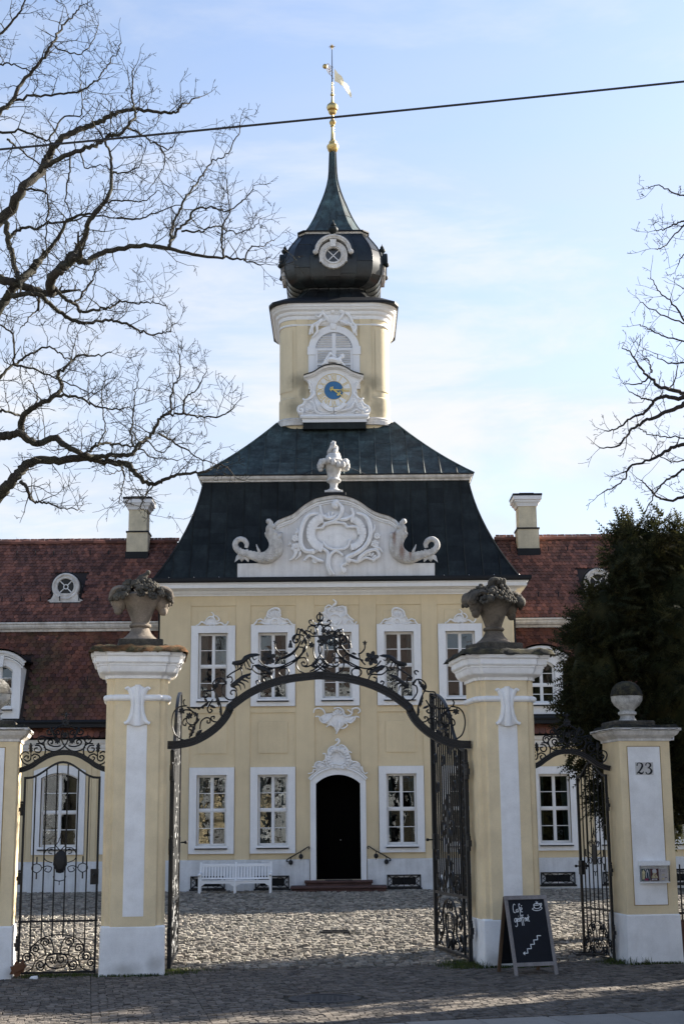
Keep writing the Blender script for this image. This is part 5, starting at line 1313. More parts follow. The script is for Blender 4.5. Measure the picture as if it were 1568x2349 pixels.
# ---------------------------------------------------------------- gate pillars (frame of the gate)
def cross_path(h, hc, pr, cx=0, cy=0):
    """square plan with a projecting centre on every side"""
    q = []
    for k in range(4):
        M = Matrix.Rotation(k*pi/2, 2)
        for x, y in ((-h, -h), (-hc - pr*.6, -h), (-hc, -h - pr), (hc, -h - pr), (hc + pr*.6, -h)):
            v = M @ Vector((x, y)); q.append((v.x + cx, v.y + cy))
    return q
def pillar(lx, label, cap_moss, dirt=0):
    M = GATE @ Matrix.Translation((lx, .48, 0))
    t = thing('gate_pillar', label, 'gate pillar', M=M, group='tall gate pillars')
    H, HC, PR = .425, .335, .05
    p = cross_path(H, HC, PR)
    mb = MB(); mb.loft([[(x, y, .70) for x, y in p], [(x, y, 4.47) for x, y in p]]); mb.build('shaft', YELG, t, M)
    mb = MB()
    def rb(z, d): 
        h = .485 - d; b = .05; return [(-h+b, -h, z), (h-b, -h, z), (h-.015, -h+.015, z), (h, -h+b, z), (h, h-b, z), (h-b, h, z), (-h+b, h, z), (-h, h-b, z), (-h, -h+b, z), (-h+.015, -h+.015, z)]
    mb.loft([rb(-.12, -.008), rb(.2, -.004), rb(.70, 0), rb(.725, .02)]); mb.build('base', WHTG, t, M, smooth=25)
    mb = MB(); mb.molding(p, [(0, 4.43), (.03, 4.435), (.03, 4.475), (.045, 4.49), (.09, 4.50), (.13, 4.53), (.155, 4.58), (.16, 4.62), (.175, 4.625), (.175, 4.655), (.20, 4.66), (.215, 4.68), (.215, 4.76), (.24, 4.765), (.255, 4.78), (.255, 4.825), (.0, 4.84)]); mb.build('cornice', WHTG, t, M, fix=False, smooth=25)
    mb = MB(); mb.molding(p, [(0, 4.085)] + [(.048*sin(pi*k/8) + .002, 4.135 - .048*cos(pi*k/8)) for k in range(9)] + [(0, 4.185)]); mb.build('roll_molding', WHTG, t, M, fix=False, smooth=30)
    # crust of moss on the top
    n = 26; mb = MB(); hh = .766; rmo = random.Random(int(lx*10))
    gx_ = [-hh + 2*hh*i/n for i in range(n+1)]
    i0 = len(mb.v)
    for j, y in enumerate(gx_):
        for i, x in enumerate(gx_):
            e = min(i, n-i, j, n-j)
            z = 4.868 + .04*min(1, e/2) + .075*(1 - max(abs(x), abs(y))/hh) + .05*max(0, noise.noise(Vector((x*5+lx, y*5, .3)))) + .025*noise.noise(Vector((x*14, y*14, lx)))
            if e == 0: z = 4.805 + .03*rmo.random()
            k = 1.0 if e == 0 else (1.004 if e == 1 else 1.0)
            mb.v.append((x*k, y*k, z))
    for j in range(n):
        for i in range(n): a = i0 + j*(n+1) + i; mb.f.append((a, a+1, a+n+2, a+n+1))
    mb.build('moss_cap', cap_moss, t, M, fix=False, smooth=True)
    # sunk strip and lily relief on the front
    yf = -H - PR
    mb = MB(); mb.bbox(-.155, .155, yf - .008, yf + .004, .86, 3.72, .003); mb.build('strip_panel', WHTG, t, M)
    mb = MB()
    def st(pts, r0, r1, sq=.7, y=0):
        P = spline([(a, yf - .01 + y, b) for a, b in pts], 5); m = len(P); mb.tube(P, [r0 + (r1-r0)*k/(m-1) for k in range(m)], 8, squash=sq)
    out = [(-.185, 4.27), (-.13, 4.275), (-.085, 4.30), (-.05, 4.315), (0, 4.33), (.05, 4.315), (.085, 4.30), (.13, 4.275), (.185, 4.27), (.15, 4.23), (.115, 4.14), (.10, 4.02), (.115, 3.90), (.15, 3.80), (.20, 3.735), (.13, 3.725), (.07, 3.70), (0, 3.685), (-.07, 3.70), (-.13, 3.725), (-.20, 3.735), (-.15, 3.80), (-.115, 3.90), (-.10, 4.02), (-.115, 4.14), (-.15, 4.23)]
    rings = [[(x, yf + .004, z) for x, z in out], [(x, yf - .035, z) for x, z in out], [(x*.82, yf - .055, 4.0 + (z-4.0)*.95) for x, z in out]]
    mb.loft(rings)
    st([(0, 4.33), (0, 4.2), (0, 4.0), (0, 3.85), (0, 3.70)], .045, .058, .9, -.035)
    for s in (-1, 1):
        st([(s*.19, 4.262), (s*.15, 4.285), (s*.105, 4.24), (s*.075, 4.12), (s*.068, 4.0), (s*.08, 3.88), (s*.125, 3.77), (s*.195, 3.735)], .02, .026, .9, -.04)
    mb.build('lily_relief', WHTG, t, M, smooth=50)
    return t
PL = pillar(-2.82, 'tall yellow gate pillar with white lily relief between side gate and main gate, orange-brown moss on its cap', MOSS)
PR_ = pillar(3.05, 'tall yellow gate pillar with white lily relief standing behind the chalkboard sign', MOSSD)
def flower_urn(lx, label, m, mf, rot, seed, lean):
    M = GATE @ Matrix.Translation((lx, .48, 4.90)) @ Matrix.Rotation(rot, 4, 'Z')
    t = thing('stone_flower_urn', label, 'urn', M=M, group='flower urns on the gate pillars')
    rq = random.Random(seed)
    mb = MB(); mb.bbox(-.345, .345, -.345, .345, -.03, .175, .012); mb.build('plinth', SANDD, t, M)
    mb = MB(); mb.lathe([(.30, .172), (.285, .20), (.23, .24), (.175, .30), (.145, .36), (.135, .395)], n=24, flute=lambda a, z: 1 + .02*cos(14*a)); mb.build('foot', m, t, M, smooth=40)
    mb = MB(); mb.tube([(.145*cos(2*pi*k/20), .145*sin(2*pi*k/20), .415) for k in range(21)], .032, 8); mb.build('collar', m, t, M, smooth=60)
    mb = MB(); mb.lathe([(.125, .40), (.13, .44), (.155, .52), (.20, .64), (.27, .76), (.335, .85), (.36, .89), (.30, .93), (.05, .93)], n=28, flute=lambda a, z: 1 + (.035*cos(4*a + .6) * max(0, (z-.45)/.5))); mb.build('bowl', m, t, M, smooth=45)
    # masks with curled hair at both sides
    for s in (-1, 1):
        mb = MB()
        mb.sphere((s*.33, 0, .80), .13, 10, 8, (.95, .95, 1.2)); mb.sphere((s*.355, -.02, .67), .075, 8, 6, (1, 1, 1.2)); mb.sphere((s*.445, -.01, .785), .035, 6, 5, (1, .8, 1.7)); mb.sphere((s*.40, 0, .72), .05, 6, 5)
        for k in range(7):
            a = (k - 3)*.36
            mb.tube(spline([(s*.24, .20*sin(a), .97), (s*.34, .20*sin(a), 1.0), (s*.43, .19*sin(a), .965), (s*.475, .17*sin(a), .88), (s*.445, .15*sin(a), .82)], 4), [.05]*10 + [.045]*4 + [.04]*3, 6)
        mb.build('mask', m, t, M, smooth=60)
    k = 0
    # flowers and fruit heaped in the bowl
    for ring, (r0, z0, n, sz) in enumerate(((.42, .87, 15, .10), (.36, .97, 12, .11), (.22, 1.06, 9, .11), (.06, 1.13, 3, .11))):
        for i in range(n):
            a = 2*pi*i/n + ring*.4 + rq.uniform(-.15, .15); r_ = r0 + rq.uniform(-.03, .03)
            c = Vector((r_*cos(a)*1.12, r_*sin(a), z0 + rq.uniform(-.03, .03))); mb = MB(); sz_ = sz*rq.uniform(.75, 1.15)
            nrm = Vector((cos(a)*.8, sin(a)*.8, .55)).normalized(); Q = nrm.to_track_quat('Z', 'Y').to_matrix()
            kind = rq.choice(['rose', 'daisy', 'fruit', 'rose', 'daisy'])
            if kind == 'fruit':
                mb.sphere(c, sz_*.85, 9, 7)
                mb.build('fruit', mf, t, M, smooth=True)
            else:
                np_ = 7 if kind == 'daisy' else 5
                for lay in range(1 if kind == 'daisy' else 2):
                    for q in range(np_):
                        b = 2*pi*q/np_ + lay*.5; rr_ = sz_*(.62 - .25*lay)
                        mb.sphere(c + Q @ Vector((cos(b)*rr_, sin(b)*rr_, .02*lay)), sz_*.33, 6, 5, (1, 1, 1))
                mb.sphere(c + Q @ Vector((0, 0, sz_*.25)), sz_*.3, 7, 5)
                mb.build('flower', mf, t, M, smooth=True)
    if lean:
        mb = MB(); mb.tube(spline([(.0, -.05, 1.08), (.0, -.05, 1.17), (.05, -.05, 1.22), (.09, -.05, 1.27)], 4), [.085, .085, .08, .075, .07, .065, .06, .05, .045, .04, .036, .032, .03], 8); mb.sphere((.10, -.05, 1.28), .04, 8, 6); mb.build('bud', mf, t, M, smooth=True)
    else:
        mb = MB()
        for a in range(3): mb.tube(spline([(-.1 + .1*a, -.1, 1.05), (-.12 + .12*a, -.15, 1.2), (-.02 + .06*a, -.2, 1.22), (-.03 + .07*a, -.2, 1.14)], 4), [.05, .05, .05, .05, .05, .045, .045, .04, .04, .035, .03, .025, .02], 7)
        mb.build('leaf', mf, t, M, smooth=True)
    return t
SANDL = mat('grey_carved_flowers', (.058, .053, .043), .95, var=.3, vscale=6, fine=.2, bump=.5, bscale=60, tint=(.15, .13, .10), tfac=.5, tscale=5)
flower_urn(-2.80, 'sandstone urn heaped with carved flowers and a leaning bud, on the pillar with orange-brown moss', SAND, SANDL, 0.05, 4, True)
flower_urn(2.99, 'blackened sandstone urn of carved flowers, on the pillar behind the chalkboard sign', mat('dim_sandstone', (.15, .125, .098), .92, var=.25, vscale=4, fine=.15, bump=.5, bscale=60, tint=(.035, .033, .028), tfac=.8, tscale=3), SANDD, 0.35, 8, False)

def column(lx, label, plain):
    M = GATE @ Matrix.Translation((lx, .43, 0))
    t = thing('side_column', label, 'gate column', M=M, group='low columns at the ends of the gate')
    h = .425
    mb = MB(); mb.bbox(-h, h, -h, h, .70, 3.52, .008); mb.build('shaft', YELG, t, M)
    mb = MB(); mb.loft([[(x*(h+d), y*(h+d), z) for x, y in ((-1, -1), (1, -1), (1, 1), (-1, 1))] for d, z in ((.03, -.12), (.022, .3), (.016, .735), (.0, .755))]); mb.build('base', WHTG, t, M)
    mb = MB(); mb.molding(rect_path(-h, h, -h, h), [(0, 3.46), (.02, 3.465), (.02, 3.50), (.035, 3.515), (.06, 3.53), (.10, 3.56), (.125, 3.60), (.125, 3.615), (.155, 3.625), (.155, 3.665), (0, 3.68)]); mb.build('cornice', WHTOLD, t, M, fix=False, smooth=20)
    n = 16; hh = h + .165; mb = MB(); i0 = 0
    for j in range(n+1):
        for i in range(n+1):
            x = -hh + 2*hh*i/n; y = -hh + 2*hh*j/n; e = min(i, n-i, j, n-j)
            mb.v.append((x, y, 3.685 + (.035 if e else -.05) + .02*noise.noise(Vector((x*9, y*9, lx)))))
    for j in range(n):
        for i in range(n): a = j*(n+1)+i; mb.f.append((a, a+1, a+n+2, a+n+1))
    mb.build('moss_cap', MOSSD, t, M, fix=False, smooth=True)
    x0 = -.02 if not plain else -.04
    mb = MB(); mb.bbox(x0 - .27, x0 + .27, -h - .010, -h + .004, .90, 3.37, .003); mb.build('front_panel', WHTG, t, M)
    mb = MB(); ring_prism(mb, [(x0 - .282, .888), (x0 + .282, .888), (x0 + .282, 3.382), (x0 - .282, 3.382)], [(x0 - .271, .899), (x0 + .271, .899), (x0 + .271, 3.371), (x0 - .271, 3.371)], -h - .006, -h + .004); mb.build('panel_edge', mat('ochre_edge', (.34, .22, .08), .9), t, M)
    return t, M
def ball_urn(lx, label):
    M = GATE @ Matrix.Translation((lx, .43, 3.685))
    t = thing('ball_urn', label, 'urn', M=M, group='ball urns on the low columns')
    mb = MB(); mb.bbox(-.35, .35, -.35, .35, -.02, .115, .02); mb.build('plinth', SANDD, t, M)
    mb = MB(); mb.lathe([(.16, .10), (.145, .14), (.12, .17), (.115, .21), (.15, .235), (.15, .27), (.115, .29), (.13, .32), (.20, .38), (.245, .46), (.258, .52), (.262, .535)], n=40, flute=lambda a, z: 1 + (.06*abs(cos(9*a)) - .03 if .36 < z < .5 else 0)); mb.build('vessel', URNW, t, M, smooth=40)
    mb = MB(); mb.lathe([(.268, .53), (.272, .55), (.262, .565), (.25, .62), (.215, .69), (.15, .75), (.08, .778), (.01, .785)], n=28); mb.build('ball_lid', MOSSD if lx > 0 else mat('speckled_lid', (.12, .11, .09), .95, var=.4, vscale=10, fine=.3, bump=.6, tint=(.35, .33, .3), tfac=.6, tscale=9), t, M, smooth=50)
CLm, MC = column(-5.03, 'low yellow side column at the left edge with sunlit flank, beside the closed side gate', True)
CRm, MR_ = column(5.31, 'low yellow side column bearing the house number 23 and a poster case', False)
ball_urn(-5.04, 'pale fluted stone urn with a ball lid on the low column at the left edge')
ball_urn(5.20, 'white fluted stone urn with a blackened ball lid on the column numbered 23')
# house number painted on the right column
def ribbon(mb, pts, w, M, n=6, th=.003):
    P = spline([Vector(p) for p in pts], n); m = len(P)
    ws = w if hasattr(w, '__len__') else [w]*m
    A = []; B = []
    for i, p in enumerate(P):
        t = (P[min(i+1, m-1)] - P[max(i-1, 0)]).normalized(); nn = Vector((-t.y, t.x)); u = i/(m-1)*(len(ws)-1); k = min(int(u), len(ws)-2) if len(ws) > 1 else 0
        ww = ws[k] + (ws[k+1]-ws[k])*(u-k) if len(ws) > 1 else ws[0]
        A.append(p + nn*ww/2); B.append(p - nn*ww/2)
    ia = mb.vs([M @ Vector((a.x, 0, a.y)) for a in A]); ib = mb.vs([M @ Vector((a.x, 0, a.y)) for a in B])
    ja = mb.vs([M @ Vector((a.x, th, a.y)) for a in A]); jb = mb.vs([M @ Vector((a.x, th, a.y)) for a in B])
    for i in range(m-1): mb.f += [(ia+i, ia+i+1, ib+i+1, ib+i), (ia+i, ja+i, ja+i+1, ia+i+1), (ib+i, ib+i+1, jb+i+1, jb+i)]
    mb.f += [(ia, ib, jb, ja), (ia+m-1, ja+m-1, jb+m-1, ib+m-1)]
NM = MR_ @ Matrix.Translation((-.02, -.425 - .0155, 3.02))
mb = MB(); mb.box(-.155, .145, .0035, .0055, -.10, .10, NM); mb.build('number_patch', mat('old_plaster_patch', (.55, .53, .50), .9, var=.15, vscale=8), CRm, fix=False)
mb = MB()
ribbon(mb, [(-.125, .045), (-.118, .082), (-.085, .093), (-.045, .075), (-.04, .035), (-.075, -.02), (-.12, -.065), (-.128, -.082)], [.020, .014, .012, .028, .034, .026, .014, .012], NM)
ribbon(mb, [(-.13, -.068), (-.105, -.058), (-.07, -.074), (-.04, -.072), (-.022, -.045)], [.014, .026, .032, .024, .010], NM)
ribbon(mb, [(.02, .05), (.03, .082), (.06, .092), (.095, .075), (.098, .045), (.07, .018), (.05, .012)], [.022, .014, .012, .028, .030, .016, .010], NM)
ribbon(mb, [(.05, .012), (.085, .005), (.112, -.03), (.10, -.066), (.065, -.085), (.03, -.08), (.018, -.055)], [.010, .018, .034, .034, .018, .014, .022], NM)
mb.build('house_number', INK, CRm, fix=False)
# poster case hung on the right column
CM = MR_ @ Matrix.Translation((.035, -.437, 1.24))
pc = thing('poster_case', 'small white wall case with three picture cards behind a clear front, under the number 23', 'display case', M=CM)
mb = MB(); mb.box(-.235, .235, -.012, -.002, 0, .335); mb.build('back_board', PAPER, pc, CM)
mb = MB(); mb.bbox(-.25, .25, -.10, -.0125, .265, .335, .006); mb.build('hood', PAPER, pc, CM)
mb = MB(); mb.bbox(-.24, .24, -.085, -.0125, -.002, .014, .003); mb.build('tray', PAPER, pc, CM)
mb = MB(); mb.box(-.24, .24, -.083, -.080, .016, .264); mb.box(-.24, -.237, -.079, -.014, .016, .264); mb.box(.237, .24, -.079, -.014, .016, .264); mb.build('clear_front', glass_mat('acrylic', .012, (.95, .95, .95)), pc, CM)
def flat(name, m, polys, y, par):
    mb = MB()
    for k, P in enumerate(polys): mb.prism(P, lambda x, z: (x, y - .0012 - .0002*k, z), lambda x, z: (x, y - .0002, z))
    return mb.build(name, m, par, CM)
for i, (x, bg) in enumerate(((-.145, (.012, .045, .065)), (.0, (.10, .012, .012)), (.145, (.62, .58, .58)))):
    c = MB(); c.box(x - .068, x + .068, -.047, -.044, .03, .215); cd = c.build('picture_card', mat('card_%s' % ('teal', 'maroon', 'pale')[i], bg, .5, var=.1, vscale=20), pc, CM)
    cream = mat('card_cream_%d' % i, (.70, .62, .36), .6, var=.15, vscale=30); lite = mat('card_light_%d' % i, (.75, .75, .78), .6); red = mat('card_plum_%d' % i, (.30, .03, .10), .6, var=.3, vscale=40)
    if i == 0:
        flat('print_shape', cream, [[(x-.06, .05), (x-.02, .055), (x-.005, .17), (x-.025, .18), (x-.028, .2), (x-.045, .2), (x-.048, .18), (x-.062, .17)]], -.0475, cd)
        flat('print_line', lite, [[(x+.01, .06), (x+.0, .12), (x+.02, .20), (x+.035, .205), (x+.05, .15), (x+.055, .07), (x+.048, .06), (x+.043, .14), (x+.028, .18), (x+.01, .12), (x+.018, .06)], [(x-.01, .19), (x+.005, .19), (x+.005, .212), (x-.01, .212)]], -.0475, cd)
        flat('print_blot', red, [[(x-.03, .035), (x+.05, .035), (x+.045, .06), (x+.01, .075), (x-.015, .065)]], -.0495, cd)
    elif i == 1:
        flat('print_shape', cream, [[(x-.055, .07), (x+.055, .07), (x+.05, .09), (x+.03, .12), (x+.025, .15), (x-.02, .15), (x-.03, .12), (x-.05, .09)]], -.0475, cd)
        flat('print_line', lite, [[(x-.03, .15), (x+.03, .15), (x+.035, .18), (x+.02, .21), (x-.02, .21), (x-.035, .19)], [(x-.05, .04), (x-.01, .05), (x+.04, .045), (x+.04, .06), (x-.05, .06)]], -.0485, cd)
        flat('print_blot', red, [[(x-.01, .10), (x+.02, .12), (x+.01, .14)], [(x+.0, .085), (x+.02, .09), (x+.01, .1)]], -.0495, cd)
    else:
        flat('print_shape', cream, [[(x-.04, .095), (x-.02, .11), (x+.02, .11), (x+.02, .125), (x-.02, .125)], [(x-.04, .05), (x+.01, .045), (x+.02, .07), (x-.02, .07)]], -.0475, cd)
        flat('print_line', mat('card_ink', (.15, .12, .16), .7), [[(x-.05, .16), (x-.046, .16), (x-.04, .20), (x-.044, .20)], [(x-.03, .17), (x+.04, .172), (x+.04, .175), (x-.03, .173)], [(x-.02, .19), (x+.03, .193), (x+.03, .196), (x-.02, .193)], [(x+.02, .065), (x+.055, .075), (x+.055, .085), (x+.03, .08)]], -.0475, cd)

# ---------------------------------------------------------------- wrought iron
MIRX = .095
def iron(parent, pts, r, name='scroll', r1=None, M=GATE, y=.48, mirror=None, sq=None, n=6, ends=True):
    """one scroll of round bar through points (x,z); optional twin mirrored about x = mirror"""
    P = spline([Vector(p) for p in pts], 6); m = len(P); r1 = r1 or r
    objs = []
    for s in ((0, 1) if mirror is not None else (0,)):
        mb = MB(); Q = [(2*mirror - p.x if s else p.x, y, p.y) for p in P]
        mb.tube(Q, [r + (r1-r)*i/(m-1) for i in range(m)], n, squash=sq)
        objs.append(mb.build(name, IRON, parent, M, smooth=60))
    return objs
def iron_leaf(parent, out, M=GATE, y=.48, th=.012, mirror=None, dish=.02, name='leaf'):
    for s in ((0, 1) if mirror is not None else (0,)):
        P = [((2*mirror - a) if s else a, b) for a, b in out]
        cx = sum(p[0] for p in P)/len(P); cz = sum(p[1] for p in P)/len(P)
        mb = MB(); mb.loft([[(x, y + dish*.3, z) for x, z in P], [(x, y, z) for x, z in P], [(cx + (x-cx)*.6, y - dish, cz + (z-cz)*.6) for x, z in P], [(cx + (x-cx)*.2, y - dish*1.2, cz + (z-cz)*.2) for x, z in P]])
        mb.build(name, IRON, parent, M)
def iron_flower(parent, c, r, n=6, M=GATE, y=.45, mirror=None):
    for s in ((0, 1) if mirror is not None else (0,)):
        cx = 2*mirror - c[0] if s else c[0]; mb = MB()
        for k in range(n):
            a = 2*pi*k/n + .3; d = Vector((cos(a), sin(a))); e = Vector((-d.y, d.x))
            pts = [d*r*.2 - e*r*.1, d*r*.5 - e*r*.30, d*r*.8 - e*r*.24, d*r, d*r*.8 + e*r*.24, d*r*.5 + e*r*.30, d*r*.2 + e*r*.1]
            mb.loft([[(cx + p.x, y + .006, c[1] + p.y) for p in pts], [(cx + p.x, y - .006 - .02*abs(p.length/r - .5), c[1] + p.y) for p in pts]])
        mb.sphere((cx, y - .02, c[1]), r*.26, 8, 6); mb.build('flower', IRON, parent, M)
def serrated(p0, p1, w, n=6, bend=0.0):
    """acanthus leaf outline between two points"""
    p0 = Vector(p0); p1 = Vector(p1); d = p1 - p0; e = Vector((-d.y, d.x)).normalized(); L_ = d.length
    up = []; dn = []
    for k in range(n*2 + 1):
        t = k/(n*2); ww = w*sin(pi*min(1, t*.92 + .06))**.7*(1 if k % 2 == 0 else .62); c = p0 + d*t + e*bend*sin(pi*t)
        up.append(c + e*ww); dn.append(c - e*ww)
    return [tuple(v) for v in up + dn[::-1]]

ov = thing('gate_overthrow', 'large wrought-iron arch with flowers, scrolls and a crown spanning the two tall pillars', 'gate arch', M=GATE @ Matrix.Translation((0, .48, 3.4)))
def q1(cv): 
    def f(p): v = at_gate(*cv(*p)); return (v.x, v.z)
    return f
A_, B_ = q1(cvA), q1(cvB)
# moulded band of the arch: lower curl and upper arc
lobe = [A_(p) for p in ((40, 1358), (120, 1356), (200, 1346), (290, 1322), (370, 1285), (450, 1235), (530, 1168), (590, 1095), (625, 1030))]
arc_ = [A_(p) for p in ((630, 1005), (700, 950), (800, 880), (920, 818), (1050, 770), (1200, 735), (1340, 718))]
apex = (MIRX, arc_[-1][1] + .022)
lobe[0] = (-2.36, lobe[0][1])
half = spline([Vector(p) for p in lobe], 4)
full_top = spline([Vector(p) for p in arc_] + [Vector(apex)] + [Vector((2*MIRX - p[0], p[1])) for p in reversed(arc_)], 4)
def band(name, path, yc=.48, parent=ov, M=GATE, hgt=.062, dep=.05):
    prof = [(-hgt, -dep*.8), (-hgt, dep*.8), (hgt*.2, dep*.8), (hgt*.2, dep), (hgt, dep), (hgt, -dep), (hgt*.62, -dep), (hgt*.60, -dep*.72), (hgt*.30, -dep*.72), (hgt*.28, -dep*.95), (-hgt*.15, -dep*.95), (-hgt*.17, -dep*.66), (-hgt*.5, -dep*.66), (-hgt*.52, -dep*.8)]
    rings = []
    for i, p in enumerate(path):
        t = (path[min(i+1, len(path)-1)] - path[max(i-1, 0)]).normalized(); nn = Vector((-t.y, t.x))
        rings.append([(p.x + nn.x*a, yc + b, p.y + nn.y*a) for a, b in prof])
    mb = MB(); mb.loft(rings); return mb.build(name, IRON, parent, M)
band('arch_band', half); band('arch_band', [Vector((2*MIRX - p.x, p.y)) for p in half]); band('arch_band', full_top)
for s in (-1, 1):
    k = A_((628, 1015)); x = k[0] if s < 0 else 2*MIRX - k[0]
    mb = MB(); mb.sphere((x, .48, k[1]), .085, 10, 8, (.8, .75, 1)); mb.build('knuckle', IRON, ov, GATE)
mb = MB()
for dx in (-.035, .035, -.055, .055, 0): mb.box(MIRX + dx - .008, MIRX + dx + .008, .415, .43, apex[1] - .065, apex[1] + .062)
mb.build('clasp', IRON, ov, GATE)
rI = .0128
strokesA = [
 [(310, 1292), (250, 1310), (190, 1308), (120, 1262), (88, 1160), (102, 1060), (150, 1005), (228, 988)],
 [(190, 1030), (250, 1030), (302, 1060), (332, 1122), (300, 1165), (252, 1162), (225, 1122), (245, 1082), (275, 1100)],
 [(350, 1208), (360, 1140), (402, 1104), (440, 1108), (445, 1145), (420, 1150), (420, 1125)], [(542, 1108), (512, 1140), (466, 1130), (455, 1098), (485, 1090), (480, 1112)],
 [(552, 1100), (546, 1000), (512, 900), (482, 840), (466, 800), (490, 752), (548, 732), (602, 772)], [(602, 782), (562, 800), (556, 860), (600, 922), (652, 934), (692, 902), (690, 855), (652, 845), (636, 872), (655, 885)],
 [(482, 840), (440, 850), (385, 855), (375, 900), (410, 912), (430, 885), (405, 875)], [(470, 930), (440, 980), (420, 1020), (440, 1055), (465, 1035), (445, 1020)],
 [(600, 720), (650, 682), (720, 642), (752, 600)], [(600, 730), (640, 720), (655, 750), (640, 775)], [(742, 705), (740, 660), (720, 640)], [(830, 640), (895, 690), (990, 692), (1022, 742), (1000, 770), (955, 765), (942, 730), (975, 715)], [(942, 750), (935, 790), (895, 795), (875, 765), (895, 752), (905, 768)],
 [(900, 560), (950, 612), (1022, 636), (1100, 626), (1180, 590), (1258, 545), (1310, 490), (1342, 430)], [(1110, 640), (1160, 640), (1182, 675), (1160, 712), (1125, 716), (1092, 690), (1090, 660), (1110, 640)], [(1115, 500), (1090, 490), (1055, 450), (1052, 400)],
 [(1050, 602), (1098, 545), (1110, 490)], [(1070, 560), (1150, 530), (1202, 500), (1260, 440), (1292, 380), (1272, 322), (1228, 345), (1230, 395), (1265, 390), (1252, 362)], [(1140, 532), (1202, 502), (1242, 515), (1246, 560), (1215, 582)], [(850, 608), (830, 650), (790, 640)], [(1020, 700), (1030, 650), (960, 640), (900, 620)],
 [(205, 985), (195, 950), (210, 930)], [(230, 1000), (280, 1050), (250, 1090), (200, 1120), (190, 1160), (215, 1175), (222, 1150)], [(330, 1060), (300, 1180), (255, 1180), (248, 1210), (270, 1215)], [(560, 690), (580, 660), (555, 650), (540, 665)]]
for s in strokesA: iron(ov, [A_(p) for p in s], rI, mirror=MIRX)
leavesA = [[(850, 606), (900, 600), (960, 625), (1010, 655), (1022, 700), (980, 680), (960, 660), (940, 680), (910, 655), (890, 650)],
           [(235, 1000), (290, 1000), (350, 1010), (400, 980), (440, 940), (420, 990), (390, 1000), (385, 1022), (360, 1012), (345, 1030), (320, 1015), (300, 1022)],
           [(648, 600), (655, 575), (700, 580), (740, 556), (765, 522), (820, 500), (880, 498), (918, 512), (905, 520), (860, 520), (810, 548), (770, 588), (720, 612), (675, 612)],
           [(632, 790), (680, 752), (740, 706), (790, 690), (832, 682), (822, 705), (770, 728), (720, 768), (690, 800), (660, 822), (640, 815)]]
for o in leavesA: iron_leaf(ov, [A_(p) for p in o], mirror=MIRX)
kA = abs(A_((0, 0))[0] - A_((100, 0))[0]) / 100
for pts, w in (([(672, 600), (690, 640)], 9), ([(700, 600), (712, 655)], 9), ([(730, 595), (748, 668)], 9), ([(760, 580), (785, 650)], 9), ([(785, 560), (812, 620), (826, 626)], 9), ([(810, 545), (838, 590), (858, 592)], 9), ([(840, 530), (858, 560), (880, 545)], 8),
               ([(690, 790), (720, 800), (735, 845)], 13), ([(715, 765), (760, 790), (772, 830)], 13), ([(745, 745), (790, 760), (806, 778)], 12), ([(780, 722), (812, 735), (822, 720)], 11), ([(665, 815), (690, 830), (700, 852)], 11)):
    P_ = [A_(p) for p in pts]; iron(ov, P_, w*kA, 'leaf_finger', r1=3*kA, mirror=MIRX, sq=.4)
for a, b, w in (((310, 1270), (370, 1215), 24), ((250, 1290), (310, 1170), 22), ((470, 850), (545, 735), 20), ((500, 880), (530, 1000), 18), ((540, 1000), (548, 1090), 14), ((290, 1165), (350, 1110), 16), ((300, 1050), (335, 1090), 14), ((440, 985), (500, 1010), 16), ((560, 730), (600, 790), 14), ((1130, 500), (1180, 492), 14), ((480, 840), (470, 770), 14), ((390, 920), (420, 950), 14)):
    k = abs(A_((0, 0))[0] - A_((100, 0))[0]) / 100
    iron_leaf(ov, serrated(A_(a), A_(b), w*k, 4), mirror=MIRX)
for c, r, n in (((990, 540), 74, 6), ((180, 1040), 34, 6), ((250, 1085), 34, 6), ((1055, 395), 22, 5), ((500, 800), 24, 5), ((310, 1075), 24, 5)):
    k = abs(A_((0, 0))[0] - A_((100, 0))[0]) / 100; iron_flower(ov, A_(c), r*k, n, mirror=MIRX)
kB = abs(B_((0, 0))[0] - B_((100, 0))[0]) / 100
BX = (MIRX - B_((0, 600))[0]) / kB      # axis of the crown in the detail view
strokesB = [[(352, 820), (272, 830), (236, 880), (240, 950), (280, 1010), (350, 1044)], [(352, 820), (390, 870), (380, 930), (332, 936), (304, 900), (332, 880), (352, 905)], [(312, 930), (370, 952), (442, 930)], [(442, 930), (520, 872), (580, 828)],
  [(480, 640), (470, 720), (500, 830), (560, 912), (642, 980), (720, 1020)], [(592, 620), (552, 662), (560, 760), (620, 850), (680, 910)], [(455, 1034), (560, 982), (640, 902)], [(535, 500), (522, 410), (472, 368), (412, 380), (396, 430), (430, 450), (444, 416)],
  [(562, 300), (540, 342), (492, 362), (432, 342), (414, 300), (445, 285), (466, 310)], [(530, 470), (522, 400), (552, 352), (592, 340)], [(380, 620), (342, 522), (282, 495), (202, 505), (175, 560), (210, 612), (260, 590), (250, 556), (225, 562)], [(280, 600), (250, 682), (180, 762), (100, 812), (20, 836)],
  [(400, 500), (312, 415), (282, 460), (272, 560)], [(380, 500), (262, 408), (240, 470), (200, 560)], [(330, 480), (360, 440), (420, 450), (480, 490)], [(440, 520), (500, 515), (570, 512)], [(420, 560), (415, 600), (440, 640)], [(352, 700), (320, 760), (240, 850), (120, 930), (0, 970)], [(270, 670), (330, 680), (320, 740)]]
for s in strokesB:
    iron(ov, [B_(p) for p in s], rI, mirror=MIRX)
